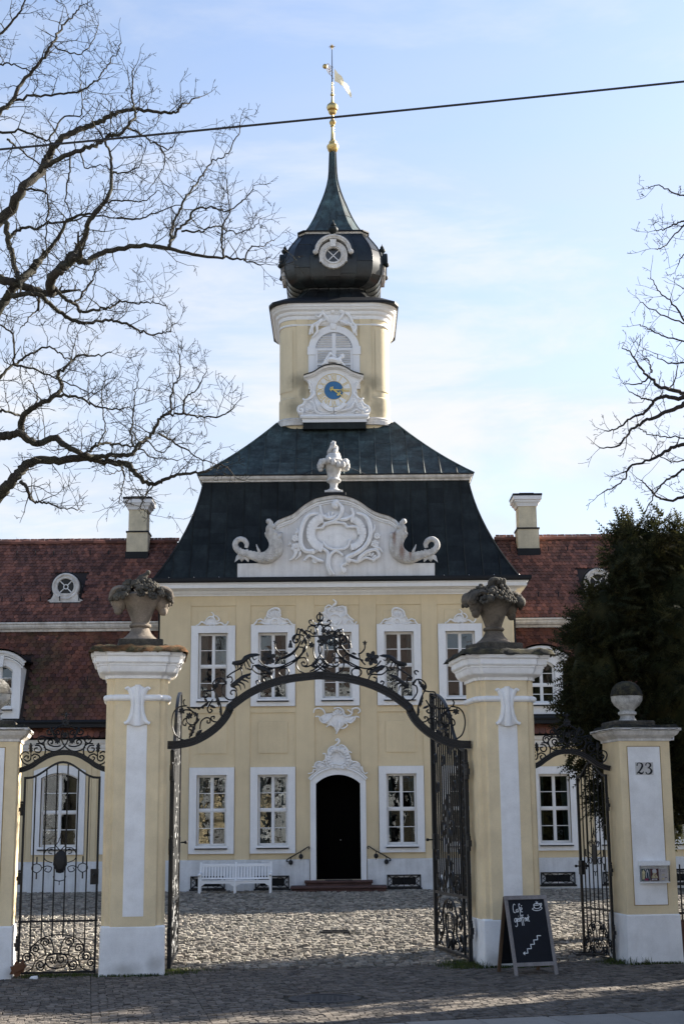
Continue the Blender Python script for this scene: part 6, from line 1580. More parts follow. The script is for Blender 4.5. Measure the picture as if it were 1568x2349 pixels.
for a, b, w in (((350, 520), (370, 640), 30), ((370, 640), (340, 750), 26), ((380, 740), (400, 820), 18), ((440, 935), (540, 960), 26), ((450, 930), (560, 840), 30), ((300, 640), (340, 560), 20)):
    iron_leaf(ov, serrated(B_(a), B_(b), w*kB, 4), mirror=MIRX)
for c, r, n in (((605, 575), 92, 6), ((400, 525), 44, 6), ((440, 645), 46, 6), ((615, 440), 42, 6), ((682, 465), 42, 6), ((785, 515), 42, 6), ((715, 625), 42, 6), ((490, 480), 28, 6), ((712, 530), 46, 6), ((780, 640), 40, 6), ((800, 520), 36, 6)):
    iron_flower(ov, B_(c), r*kB, n, y=.44)
mb = MB(); c = B_((585, 245)); cx = MIRX
mb.tube([(cx + 46*kB*cos(2*pi*k/20), .48, c[1] + 46*kB*sin(2*pi*k/20)) for k in range(21)], rI, 6); mb.tube([(cx, .48, c[1] - 46*kB), (cx, .48, c[1] + 60*kB)], rI, 6); z = B_((587, 187))[1]; mb.sphere((cx, .48, z), 19*kB, 10, 8)
z = B_((580, 290))[1]; mb.tube([(cx - 44*kB, .48, z), (cx + 44*kB, .48, z)], .018, 6); mb.build('crown', IRON, ov, GATE)
mb = MB()
for s in (-1, 1):     # tassels
    c = B_((990, 660)); x = c[0] if s > 0 else 2*MIRX - c[0]
    mb.lathe([(.012, .09), (.02, .07), (.016, .055), (.03, .02), (.04, -.03)], (x, .46, c[1]), 10)
mb.build('tassel', IRON, ov, GATE)

# --- side gates: arch above and leaf
cvS = crop(0, 2780, 3.4087); S_ = q1(cvS); SX = S_((890, 600))[0]; kS = abs(S_((800, 0))[0] - S_((900, 0))[0]) / 100
strokesS = [[(590, 878), (620, 800), (625, 732), (606, 692), (560, 662), (500, 666)], [(605, 708), (640, 742), (720, 768), (802, 756), (880, 702), (930, 622), (942, 545), (920, 480)], [(612, 702), (606, 642), (652, 590), (720, 580), (758, 600)], [(740, 702), (682, 682), (660, 642), (690, 612), (725, 630), (716, 664), (697, 652)], [(735, 703), (790, 702), (835, 690)],
  [(740, 578), (640, 575), (580, 560), (536, 582), (530, 630), (570, 660), (612, 632), (602, 592), (566, 590), (560, 616)], [(720, 540), (662, 540), (645, 502), (670, 475), (700, 490), (690, 515)], [(750, 542), (810, 540), (822, 502), (790, 485), (768, 510), (790, 526)], [(700, 440), (722, 470), (760, 562), (782, 602)], [(818, 432), (850, 402), (888, 428)], [(740, 480), (790, 440), (840, 425)],
  [(480, 930), (402, 955), (322, 920), (290, 842), (310, 792), (362, 775), (400, 800)], [(482, 690), (540, 692), (572, 740), (540, 785), (492, 775), (480, 732), (520, 722)], [(440, 832), (480, 806), (540, 832), (542, 888), (492, 902), (466, 862), (496, 842)], [(430, 802), (422, 880), (372, 902), (336, 862), (360, 830), (396, 840), (380, 866)]]
bandS = [(258, 1032), (330, 1012), (400, 985), (460, 955), (530, 905), (590, 870), (650, 835), (760, 797), (890, 785)]
def side_arch(ax, label):
    t = thing('side_gate_arch', label, 'gate arch', M=GATE @ Matrix.Translation((ax, .45, 3.0)), group='iron arches over the side gates')
    dx = ax - SX
    P = [Vector(S_(p)) for p in bandS]; P = [Vector((p.x + dx, p.y)) for p in P]; P[0].x = ax - .70
    full = spline(P + [Vector((2*ax - p.x, p.y)) for p in reversed(P[:-1])], 4)
    band('arch_band', full, .45, t, GATE, .040, .04)
    for s in strokesS: iron(t, [(S_(p)[0] + dx, S_(p)[1]) for p in s], .0125, mirror=ax, y=.45)
    for c, r, n in (((790, 625), 46, 7),): iron_flower(t, (S_(c)[0] + dx, S_(c)[1]), r*kS, n, y=.43, mirror=ax)
    for c, r, n in (((890, 545), 46, 7), ((890, 370), 58, 7)): iron_flower(t, (ax, S_(c)[1]), r*kS, n, y=.43)
    for a, b, w in (((425, 655), (430, 800), 34), ((690, 440), (770, 600), 18)): iron_leaf(t, serrated((S_(a)[0] + dx, S_(a)[1]), (S_(b)[0] + dx, S_(b)[1]), w*kS, 4), mirror=ax, y=.45)
    z0 = S_((890, 430))[1]
    iron_leaf(t, serrated((ax, S_((890, 320))[1]), (ax + .02, S_((905, 235))[1]), 26*kS, 3), y=.45)
    for s in (-1, 1): iron(t, [(ax + s*.005, S_((890, 290))[1]), (ax + s*.04, S_((890, 262))[1]), (ax + s*.06, S_((890, 272))[1])], .008, y=.45)
    return t
side_arch(-3.93, 'small wrought-iron arch with rosettes above the closed side gate, against red roof tiles')
side_arch(4.16, 'small wrought-iron arch with rosettes above the open side gate, against the dark yew')

def side_leaf(M, w, label, closed):
    """iron leaf; local x from hinge (0) to lock (w)"""
    t = thing('side_gate', label, 'gate', M=M, group='iron side gates')
    h0, hm = 2.93, 3.17
    def top(x): u = abs(x - w/2)/(w/2); return h0 + (hm-h0)*(.5 + .5*cos(pi*min(1, u*1.12)))*(1) 
    f = MB(); f.box(0, .035, -.02, .02, .02, h0 - .0, ); f.box(w - .035, w, -.02, .02, .02, h0); f.build('stile', IRON, t, M)
    f = MB(); pts = [Vector((w*k/20, top(w*k/20))) for k in range(21)]
    rings = [[(p.x, a, p.y + b) for a, b in ((-.018, -.018), (.018, -.018), (.018, .018), (-.018, .018))] for p in pts]; f.loft(rings); f.build('top_rail', IRON, t, M)
    f = MB(); f.box(-.01, w + .01, -.018, .018, .77, .80); f.build('middle_rail', IRON, t, M)
    f = MB(); f.box(.036, w - .036, -.018, .018, .025, .055); f.build('bottom_rail', IRON, t, M)
    nb = 6; k = (w - .035)/(nb + 1)
    ax = w/2
    def arch_z(x): u = (x - ax)/(w*.37); return .055 + .50*math.sqrt(max(0, 1 - u*u)) if abs(u) < 1 else .055
    for i in range(nb):
        x = .0175 + k*(i+1); f = MB(); f.tube([(x, 0, max(.16, arch_z(x))), (x, 0, top(x))], .0125, 6); f.build('bar', IRON, t, M)
    def ir(pts, r=.0115, mir=True): iron(t, pts, r, M=M, y=0, mirror=ax if mir else None)
    # fan of scrolls at the foot
    sc = w/1.17
    def L_(x, z): return (ax + (x - 440)*.00185*sc, .04 + (1985 - z)*.00180)
    ir([L_(*p) for p in ((225, 1812), (250, 1762), (330, 1702), (450, 1680), (570, 1702), (640, 1752), (662, 1812))], .010, False)
    ir([L_(*p) for p in ((265, 1898), (330, 1852), (445, 1832), (550, 1852), (615, 1898))], .009, False)
    ir([L_(*p) for p in ((440, 1835), (370, 1850), (350, 1895), (380, 1940), (440, 1955))]); ir([L_(*p) for p in ((440, 1835), (435, 1880), (410, 1910), (385, 1890), (395, 1865), (415, 1875))])
    for cx, cz, r, a0 in ((265, 1792, 34, .5), (345, 1742, 32, .2), (205, 1860, 36, .6), (165, 1915, 34, 1), (310, 1925, 36, 2.2)):
        ir([(lambda q: q)(L_(cx + v.x, cz - v.y)) for v in spiral((0, 0), r*1.15, r*.2, a0 + pi, -1.6, 16)])
    for a in (((415, 1832), (402, 1752), (372, 1702)), ((350, 1845), (340, 1792), (306, 1745)), ((265, 1895), (262, 1850), (225, 1812)), ((265, 1900), (240, 1950), (190, 1978)), ((350, 1900), (330, 1960), (290, 1960))): ir([L_(*p) for p in a])
    # ornament half way up
    def U_(x, z): return (ax + (x - 478)*.00195*sc, 1.45 + (1055 - z)*.00180)
    for a in (((487, 740), (470, 740), (462, 770), (440, 800)), ((440, 800), (465, 830), (487, 850)), ((440, 820), (385, 825), (355, 870), (365, 920), (420, 945)), ((440, 850), (405, 830), (390, 860), (415, 870)), ((300, 950), (270, 965), (265, 1000), (300, 1025), (335, 1000), (330, 965), (300, 950)), ((340, 985), (380, 970), (415, 985), (400, 1020), (365, 1010), (375, 985)), ((430, 1055), (440, 1085), (470, 1095), (478, 1095)), ((478, 1095), (478, 1130))):
        ir([U_(*p) for p in a], .008)
    for x, z in ((300, 920), (300, 1050)): f = MB(); [f.tube([(U_(x, z)[0] if s else 2*ax - U_(x, z)[0], 0, U_(x, z)[1] - .05), (U_(x, z)[0] if s else 2*ax - U_(x, z)[0], 0, U_(x, z)[1] + .05)], .012, 5) for s in (0, 1)]; f.build('finial', IRON, t, M)
    f = MB(); f.tube([(ax, 0, U_(0, 740)[1]), (ax, 0, U_(0, 695)[1])], [.014, .004], 5); f.build('finial', IRON, t, M)
    iron_leaf(t, [U_(*p) for p in ((425, 960), (430, 890), (455, 855), (480, 840), (510, 850), (530, 890), (535, 960), (515, 1000), (510, 1025), (480, 1032), (450, 1025), (445, 1000))], M=M, y=0, name='shield')
    for z in (.45, 1.42, 2.45):
        f = MB(); f.tube([(-.02, 0, z - .09), (-.02, 0, z + .09)], .022, 8); f.box(-.06, .0, -.02, .02, z - .03, z + .03); f.sphere((-.02, 0, z + .11), .022, 6, 5); f.build('hinge', IRON, t, M)
    f = MB(); f.bbox(w - .12, w + .005, -.035, .035, 1.32, 1.55, .006); f.tube([(w - .06, -.10, 1.46), (w - .06, .10, 1.46)], .012, 6); f.sphere((w - .06, -.11, 1.46), .026, 8, 6); f.sphere((w - .06, .11, 1.46), .026, 8, 6); f.build('lock', IRON, t, M)
    return t
side_leaf(GATE @ Matrix.Translation((-4.53, .45, 0)), 1.17, 'closed wrought-iron side gate with scroll fan at its foot, beside the left column', True)
side_leaf(GATE @ Matrix.Translation((4.80, .47, 0)) @ Matrix.Rotation(R(98), 4, 'Z'), 1.12, 'open wrought-iron side gate folded back beside the column numbered 23', False)

def main_leaf(M, flip, label):
    """leaf of the main gate; x from hinge to free end; the top follows the arch"""
    w = 2.34; t = thing('main_gate', label, 'gate', M=M, group='leaves of the main gate')
    pts = [(-p[0] + 0, p[1]) for p in []]
    prof = [(p.x - (-2.30), p.y - .11) for p in half] + [(p.x + 2.30, p.y - .11) for p in full_top if p.x < MIRX]
    def top(x):
        for a, b in zip(prof, prof[1:]):
            if a[0] <= x <= b[0] and b[0] > a[0]: return a[1] + (b[1]-a[1])*(x-a[0])/(b[0]-a[0])
        return prof[0][1] if x < prof[0][0] else prof[-1][1]
    f = MB(); f.box(0, .055, -.03, .03, .03, top(.03)); f.build('hinge_stile', IRON, t, M)
    f = MB(); f.box(w - .075, w, -.03, .03, .05, top(w - .03)); f.box(w - .10, w - .076, -.018, .018, .05, top(w - .09)); f.build('meeting_stile', IRON, t, M)
    f = MB(); rings = [[(x, a, z + b) for a, b in ((-.025, -.022), (.025, -.022), (.025, .022), (-.025, .022))] for x, z in [(w*k/40, top(w*k/40)) for k in range(41)]]; f.loft(rings); f.build('top_rail', IRON, t, M)
    f = MB(); f.box(.056, w - .101, -.025, .025, .06, .10); f.build('bottom_rail', IRON, t, M)
    f = MB(); f.box(.056, w - .101, -.025, .025, .98, 1.02); f.build('middle_rail', IRON, t, M)
    f = MB(); f.box(.36, .385, -.02, .02, .10, .98); f.box(.36, .385, -.02, .02, 1.02, top(.37)); f.build('inner_stile', IRON, t, M)
    for i in range(12):
        x = .50 + i*.145; f = MB(); f.tube([(x, 0, 1.02 if i % 3 else 1.30), (x, 0, top(x))], .0155, 6); f.build('bar', IRON, t, M)
    for x in (.13, .21, .29): f = MB(); f.tube([(x, 0, 1.02), (x, 0, top(x))], .011, 6); f.build('bar', IRON, t, M)
    cx = 1.32
    def ir(pts, r=.019, mir=cx): iron(t, pts, r, M=M, y=0, mirror=mir)
    # foot panel
    ir([(cx, .92), (cx - .30, .86), (cx - .48, .62), (cx - .42, .40), (cx - .60, .25), (cx - .75, .14)]); ir([(cx, .70), (cx - .22, .66), (cx - .28, .50), (cx - .20, .36), (cx - .10, .14)])
    ir([(cx - .03, .40), (cx - .18, .36), (cx - .26, .24), (cx - .18, .13), (cx - .07, .16), (cx - .08, .26), (cx - .15, .26)]); ir([(cx - .48, .62), (cx - .66, .70), (cx - .80, .60), (cx - .72, .48), (cx - .62, .54), (cx - .68, .60)])
    ir([(cx - .60, .94), (cx - .82, .90), (cx - .84, .74), (cx - .72, .72), (cx - .70, .82)]); ir([(cx - .50, .14), (cx - .66, .20), (cx - .82, .16), (cx - .86, .32), (cx - .72, .38), (cx - .66, .28)]); ir([(cx - .12, .66), (cx - .12, .42)], .012)
    for a in (-.16, 0, .16): ir([(cx + a, .88), (cx + a - .05, .82), (cx + a, .74)], .012, None); ir([(cx + a, .88), (cx + a + .05, .82), (cx + a, .74)], .012, None)
    # crest above the middle rail
    ir([(cx, 1.62), (cx - .10, 1.52), (cx - .16, 1.38), (cx - .10, 1.28), (cx - .20, 1.16), (cx - .40, 1.06)]); ir([(cx - .16, 1.38), (cx - .30, 1.34), (cx - .36, 1.22), (cx - .28, 1.14), (cx - .22, 1.22)]); ir([(cx - .42, 1.04), (cx - .50, 1.20), (cx - .66, 1.24), (cx - .72, 1.12), (cx - .62, 1.08), (cx - .60, 1.16)]); ir([(cx - .80, 1.04), (cx - .84, 1.24), (cx - .76, 1.32)])
    ir([(.06, 1.30), (.16, 1.38), (.26, 1.30), (.20, 1.22), (.14, 1.28)], .012, None); ir([(.08, 1.06), (.20, 1.16), (.32, 1.06)], .012, None)
    ir([(.06, .30), (.22, .42), (.30, .24), (.18, .16), (.12, .24)], .012, None); ir([(.07, .60), (.24, .74), (.30, .90), (.16, .92), (.12, .80)], .012, None)
    # ornament at hand height
    ir([(cx, 2.62), (cx - .07, 2.52), (cx - .04, 2.40), (cx - .18, 2.30), (cx - .24, 2.16), (cx - .10, 2.10)]); ir([(cx - .24, 2.20), (cx - .40, 2.18), (cx - .46, 2.04), (cx - .36, 1.96), (cx - .28, 2.04)]); ir([(cx - .10, 2.06), (cx - .20, 1.96), (cx - .14, 1.86), (cx, 1.80)]); ir([(cx, 1.80), (cx, 1.66)], .016, None)
    iron_leaf(t, serrated((cx, 1.92), (cx, 2.40), .13, 4), M=M, y=0, name='shield')
    for x, z in ((cx - .52, 2.05), (cx + .52, 2.05), (cx - .52, 3.3), (cx + .70, 3.6), (.70, 3.0), (w - .06, 3.55), (w - .06, 3.0), (w - .06, 1.65), (.25, 2.9), (cx, 2.62), (cx - .66, 1.15), (cx + .66, 1.15), (cx - .3, .25), (cx + .3, .25), (cx - .66, .3), (cx + .66, .3), (cx - .12, 1.5), (cx + .12, 1.5)):
        iron_flower(t, (x, z), .06, 5, M=M, y=-.02 if flip else .02)
    ir([(.10, 3.05), (.30, 3.10), (.40, 2.92), (.26, 2.84), (.20, 2.94)], .013, None); ir([(.08, 2.80), (.22, 2.70), (.30, 2.50)], .013, None)
    ir([(1.2, 3.9), (1.5, 3.75), (1.75, 3.85), (1.62, 3.98)], .012, None); ir([(1.9, 4.0), (2.1, 3.8), (1.95, 3.62), (1.84, 3.74)], .012, None); ir([(.75, 3.3), (.95, 3.5), (1.15, 3.4), (1.05, 3.25)], .012, None)
    for z in (1.55, 2.0, 2.45, 2.9):
        ir([(.08, z), (.20, z + .10), (.31, z + .02), (.24, z - .07), (.17, z - .01)], .014, None); ir([(.33, z + .2), (.20, z + .27), (.09, z + .19), (.16, z + .12)], .014, None)
    for x, z, r_ in ((.55, 1.75, .13), (.78, 2.75, .12), (1.95, 2.75, .12), (2.1, 1.6, .12), (.62, 3.15, .12), (1.25, 3.55, .14), (1.85, 3.55, .14), (2.1, 3.25, .12), (1.55, 3.2, .12)):
        ir([(x - r_, z - r_*.4), (x - r_*.6, z + r_*.7), (x + r_*.5, z + r_*.8), (x + r_*.8, z), (x + r_*.2, z - r_*.5), (x - r_*.2, z)], .016, None)
    for x, z, a in ((1.0, 3.3, .15), (1.3, 3.7, .12), (1.7, 3.95, .15), (2.05, 3.95, .1), (.6, 3.35, .1), (cx - .35, .5, .1), (cx + .25, .5, .1), (cx - .7, .9, .1), (cx + .6, .9, .1), (cx - .3, 2.3, .12), (cx + .2, 2.3, .12)):
        iron_leaf(t, serrated((x, z), (x + a, z + .2), .06, 4), M=M, y=0)
    for x, z in ((.9, 3.35), (1.6, 3.8), (2.0, 3.8)): iron_leaf(t, serrated((x, z), (x + .18, z + .22), .05, 4), M=M, y=0)
    for z in (.50, 1.85, 2.98):
        f = MB(); f.tube([(-.03, 0, z - .12), (-.03, 0, z + .12)], .035, 8); f.box(-.11, .0, -.03, .03, z - .05, z + .05); f.sphere((-.03, 0, z + .14), .03, 7, 5); f.build('hinge', IRON, t, M)
    f = MB(); f.bbox(w - .18, w - .02, -.04, .04, 1.72, 1.98, .006); f.tube([(w - .08, -.12, 1.88), (w - .08, .12, 1.88)], .014, 6); f.sphere((w - .08, -.13, 1.88), .03, 8, 6); f.sphere((w - .08, .13, 1.88), .03, 8, 6); f.build('lock', IRON, t, M)
    f = MB(); f.tube([(w - .2, 0, .06), (w - .2, 0, -.02)], .014, 5); f.build('drop_bolt', IRON, t, M)
    return t
main_leaf(GATE @ Matrix.Translation((-2.26, .50, .02)) @ Matrix.Rotation(R(85.5), 4, 'Z'), False, 'main iron gate leaf swung open edge-on, against the mossy left pillar')
main_leaf(GATE @ Matrix.Translation((2.47, .50, .02)) @ Matrix.Rotation(R(92), 4, 'Z'), True, 'main iron gate leaf with dense scrollwork swung open beside the pillar behind the chalkboard')
# ---------------------------------------------------------------- bench
bz = ground_z(-2.8, 37.7) - .005
bench = thing('garden_bench', 'white slatted wooden garden bench in front of the palace wall', 'bench', (-2.82, 37.75, bz))
BM = WM[bench] @ Matrix.Rotation(R(1.0), 4, 'Z')
W2 = .935
for x in (-W2 + .03, 0, W2 - .03):
    mb = MB(); mb.bbox(x - .03, x + .03, -.27, -.21, 0, .315 if x == 0 else .475, .005); mb.build('leg', BENCH, bench, BM)
    mb = MB(); mb.loft([[(x + a, y + o, z) for a, y in ((-.026, -.02), (.026, -.02), (.026, .03), (-.026, .03))] for z, o in ((0, .16), (.30, .18), (.775, .27))]); mb.build('back_post', BENCH, bench, BM)
mb = MB()
for x0, x1 in ((-W2 + .06, -.03), (.03, W2 - .06)): mb.bbox(x0, x1, .235, .275, .665, .735, .006)
mb.build('top_rail', BENCH, bench, BM)
mb = MB()
for x0, x1 in ((-W2 + .06, -.03), (.03, W2 - .06)): mb.bbox(x0, x1, .17, .205, .345, .385, .004)
mb.build('lower_rail', BENCH, bench, BM)
sl = MB(); sl.loft([[(-.017, y, z), (.017, y, z), (.017, y + .016, z), (-.017, y + .016, z)] for y, z in ((.18, .375), (.247, .672))]); slm = sl.mesh('slat', BENCH)
for x0, x1, n in ((-W2 + .06, -.03, 11), (.03, W2 - .06, 11)):
    for k in range(n): inst('slat', slm, BM @ Matrix.Translation((x0 + (x1-x0)*(k + .5)/n, 0, 0)), bench)
for k in range(5):
    mb = MB(); y = -.265 + k*.088; mb.bbox(-W2 + .01, W2 - .01, y, y + .075, .317 - k*.004, .337 - k*.004, .004); mb.build('seat_slat', BENCH, bench, BM)
mb = MB(); mb.bbox(-W2 + .06, -.03, -.255, -.225, .255, .314, .003); mb.bbox(.03, W2 - .06, -.255, -.225, .255, .314, .003)
for x, s in ((-W2 + .06, 1), (-.03, -1), (.03, 1), (W2 - .06, -1)): mb.loft([[(x, y, .254), (x + s*.12, y, .254), (x + s*.10, y, .245), (x + s*.04, y, .20), (x, y, .19)] for y in (-.25, -.23)])
mb.build('apron', BENCH, bench, BM)
for s in (-1, 1):
    mb = MB(); x = s*(W2 - .03); rings = [[(x - .032, y, z), (x + .032, y, z), (x + .032, y, z + .025), (x - .032, y, z + .025)] for y, z in ((-.30, .47), (-.1, .485), (.21, .50))]; mb.loft(rings)
    mb.tube([(x - .033, -.295, .475), (x + .033, -.295, .475)], .036, 10); mb.build('armrest', BENCH, bench, BM, smooth=40)

# ---------------------------------------------------------------- chalkboard sign
f0 = Vector((2.446, 21.715, 0)); f1 = Vector((3.135, 21.897, 0)); ax_ = (f1 - f0).normalized(); bw = .70
SGN = Matrix.Translation((f0 + f1)/2) @ Matrix.Rotation(math.atan2(ax_.y, ax_.x) + R(4), 4, 'Z')
sg = thing('chalkboard_sign', 'folding chalkboard sign reading Café geöffnet with a cup and a stepped arrow', 'sign board', M=SGN)
LEN, LEAN = 1.16, .30
th_ = math.asin(LEAN/LEN)
FR = SGN @ Matrix.Rotation(-th_, 4, 'X')          # front panel frame: z up the slope
for s in (-1, 1):
    mb = MB(); x = s*(bw/2 - .026); mb.bbox(x - .026, x + .026, -.012, .016, .0, LEN - .06, .003); mb.build('frame_leg', WOOD, sg, FR)
mb = MB(); mb.bbox(-bw/2, bw/2, -.014, .018, LEN - .058, LEN, .004); mb.build('top_rail', WOOD, sg, FR)
mb = MB(); mb.bbox(-bw/2 + .053, bw/2 - .053, -.010, .014, .135, .19, .003); mb.build('bottom_rail', WOOD, sg, FR)
mb = MB(); mb.box(-bw/2 + .053, bw/2 - .053, .0, .008, .192, LEN - .06); cb = mb.build('chalk_panel', BOARD, sg, FR)
BKM = SGN @ Matrix.Translation((0, LEAN*2 + .02, 0)) @ Matrix.Rotation(th_, 4, 'X')
for s in (-1, 1):
    mb = MB(); x = s*(bw/2 - .026); mb.bbox(x - .026, x + .026, -.016, .012, .0, LEN - .01, .003); mb.build('rear_leg', WOODB, sg, BKM)
mb = MB(); mb.box(-bw/2 + .053, bw/2 - .053, -.010, .010, .135, .19); mb.box(-bw/2 + .053, bw/2 - .053, -.004, .004, .192, LEN - .06); mb.build('rear_panel', BOARD, sg, BKM)
def bp(x, y):
    t = (y - 230)/(1580 - 230); xl = 180 + t*240; xr = 1125 + t*220; u = (x - xl)/(xr - xl)
    return (-bw/2 + u*bw, LEN - .025 - t*(LEN - .19))
def chalk(name, strokes, w, n=5):
    mb = MB(); Mx = FR @ Matrix.Translation((0, -.0035, 0))
    for k, s in enumerate(strokes):
        ribbon(mb, [bp(*p) for p in s], [w], Mx @ Matrix.Translation((0, -.0002*(k % 5), 0)), n if len(s) > 2 else 1, .003)
    tag(mb.build(name, CHALK, cb, fix=False))
chalk('chalk_word', [[(425, 382), (402, 364), (382, 400), (385, 470), (405, 532), (438, 540)], [(478, 472), (455, 480), (450, 515), (468, 530), (490, 505), (486, 468), (490, 505), (503, 530)], [(530, 382), (512, 358), (506, 400), (530, 480), (546, 590)], [(500, 452), (552, 440)], [(555, 492), (581, 470), (570, 444), (550, 460), (555, 508), (575, 530), (596, 522)], [(555, 412), (573, 393)]], .0082)
chalk('chalk_word', [[(456, 660), (430, 656), (422, 700), (440, 732), (462, 700), (460, 655), (478, 740), (487, 790), (470, 822), (442, 806)], [(478, 700), (505, 682), (498, 655), (478, 668), (484, 712), (512, 720)], [(532, 648), (520, 690), (535, 722), (552, 690), (545, 652), (532, 648)], [(500, 613), (507, 612)], [(537, 606), (544, 605)], [(576, 602), (558, 594), (560, 640), (580, 720), (598, 806)], [(545, 656), (625, 640)], [(610, 600), (592, 590), (595, 640), (612, 720), (630, 806)], [(640, 650), (652, 722)], [(645, 680), (658, 646), (672, 660), (682, 716)], [(690, 692), (713, 676), (705, 650), (688, 664), (692, 704), (716, 712)], [(711, 588), (725, 680), (735, 722), (752, 714)], [(695, 650), (746, 632)]], .0082)
chalk('chalk_cup', [[(836, 385), (870, 370), (930, 364), (976, 374), (950, 395), (890, 402), (846, 396), (836, 385)], [(836, 392), (846, 430), (872, 462), (920, 470), (968, 456), (988, 430), (982, 378)], [(980, 372), (1005, 364), (1014, 390), (1000, 425), (984, 436)], [(852, 450), (808, 474), (850, 502), (920, 511), (990, 495), (1024, 462), (996, 445)], [(890, 318), (888, 340), (905, 360), (906, 382)], [(925, 328), (916, 350), (932, 366)]], .0085)
chalk('chalk_arrow', [[(1000, 1020), (915, 1018)], [(916, 1016), (931, 1102)], [(933, 1100), (840, 1103)], [(842, 1100), (861, 1192)], [(863, 1189), (775, 1189)], [(777, 1186), (798, 1274)], [(800, 1271), (705, 1273)], [(707, 1270), (723, 1362)], [(725, 1359), (628, 1360)], [(660, 1332), (626, 1358)], [(626, 1358), (664, 1392)]], .011)

# ---------------------------------------------------------------- small things about the court
g = at_gate(60, 2243, -.05); P_ = GATE @ Vector((-4.50, -.10, .03))
mb = MB(); lf = [(0, 0), (.05, .03), (.07, .09), (.11, .08), (.12, .15), (.17, .20), (.12, .22), (.09, .30), (.04, .24), (-.02, .28), (-.05, .20), (-.10, .19), (-.07, .12), (-.10, .06), (-.04, .06)]
mb.loft([[(x*.9, .02 + .05*sin(x*20) + .15*z, z*.8 + (.0 if y else .006)) for x, z in lf] for y in (0, 1)])
tag(mb.build('dry_leaf', LEAF, None, Matrix.Translation(P_)), 'large curled brown dry leaf at the hinge foot of the closed side gate', 'leaf')
P_ = Vector((-3.95, 22.0, 0)); rl = random.Random(2)
mb = MB(); mb.loft([[(-.05, 0, .005), (.06, .01, .005), (.07, .05, .02), (-.03, .06, .03)], [(-.05, 0, .02), (.05, .01, .035), (.06, .05, .05), (-.03, .05, .045)]])
tag(mb.build('paper_scrap', PAPER, None, GATE @ Matrix.Translation((-4.25, -.12, 0))), 'crumpled white paper scrap in the grass below the closed side gate', 'litter')
# litter bin and drain in the court, seen through the open side gate
bx = Vector((5.15, 25.2, ground_z(5.15, 25.2)))
bn = thing('litter_bin', 'dark round litter bin with a shiny rim behind the open side gate', 'bin', bx); F_ = WM[bn]
mb = MB(); mb.lathe([(.15, 0), (.16, .02), (.16, .66), (.13, .66), (.13, .05)], n=20); mb.build('body', BIN, bn, F_, smooth=30)
mb = MB(); mb.tube([(.155*cos(2*pi*k/24), .155*sin(2*pi*k/24), .665) for k in range(25)], .012, 6); mb.build('rim', STEEL, bn, F_, smooth=True)
def drain(p, label, w):
    t = thing('drain_grate', label, 'drain', p, group=None); M = WM[t]; mb = MB()
    ring_prism(mb, [(-w, -.2), (w, -.2), (w, .2), (-w, .2)], [(-w + .03, -.17), (w - .03, -.17), (w - .03, .17), (-w + .03, .17)], -.03, .012); mb.v = [(x, z, -y) for x, y, z in mb.v]; mb.build('rim', IRONC, t, M)
    n = 11
    for k in range(n):
        mb = MB(); x = -w + .05 + (2*w - .1)*k/(n-1); mb.loft([[(x - .008 + y*.3, y, z) for y, z in ((-.165, -.01), (-.165, .008), (.165, .008), (.165, -.01))], [(x + .008 + y*.3, y, z) for y, z in ((-.165, -.01), (-.165, .008), (.165, .008), (.165, -.01))]]); mb.build('grate_bar', IRONC, t, M)
drain((4.02, 24.6, ground_z(4.0, 24.6) + .015), 'slotted iron drain grate in the sunlit cobbles inside the open side gate', .24)
drain((-.20, 28.2, ground_z(-.2, 28.2) + .015), 'small iron drain cover in the middle of the cobbled courtyard', .28)
# fence, plinth wall and lantern beyond the numbered column
fm = GATE
t = thing('garden_fence', 'low red-brown garden wall topped by an iron scroll fence, right of the column numbered 23', 'fence', M=fm @ Matrix.Translation((5.80, .43, 0)))
mb = MB(); mb.bbox(5.745, 12.0, .25, .60, -.1, .62, .02); mb.build('plinth_wall', mat('red_sandstone', (.11, .055, .042), .92, var=.2, vscale=3, bump=.4), t, fm)
for k in range(22):
    x = 5.95 + k*.28; mb = MB(); mb.tube([(x, .43, .63), (x, .43, 1.5)], .012, 6); mb.build('bar', IRON, t, fm)
mb = MB(); mb.box(5.75, 12.0, .41, .45, .72, .75); mb.box(5.75, 12.0, .41, .45, 1.40, 1.43); mb.build('rail', IRON, t, fm)
for k in range(21):
    x = 6.09 + k*.28
    for s in (-1, 1): iron(t, [(x + s*.12, .78), (x + s*.02, .86), (x - s*.05, .95), (x, 1.04), (x + s*.06, .98)], .009, M=fm, y=.43)
lb = at_gate(1542, 1676, .95); 
lt = thing('ball_lamp', 'small terracotta-coloured ball at the back of the column numbered 23', 'lamp', M=GATE @ Matrix.Translation(lb))
F_ = WM[lt]; mb = MB(); mb.sphere((0, 0, 0), .075, 14, 10); mb.build('globe', TERRA, lt, F_, smooth=True)
mb = MB(); mb.tube([(0, 0, -.07), (0, 0, -.15), (-.25, -.05, -.15)], .018, 6); mb.build('bracket', PAPER, lt, F_)
# overhead cable across the street
cb_ = MB(); a = at(-160, 359, 14); b = at(1740, 170, 14); a, b = a + (a - b)*.9, b + (b - a)*.9; n = 80
cb_.tube([a.lerp(b, k/n) + Vector((0, 0, .5*(k/n - .5)**2 - .01)) for k in range(n+1)], .012, 6)
tag(cb_.build('overhead_cable', INK, None), 'thin dark cable stretched across the sky above the street', 'cable')
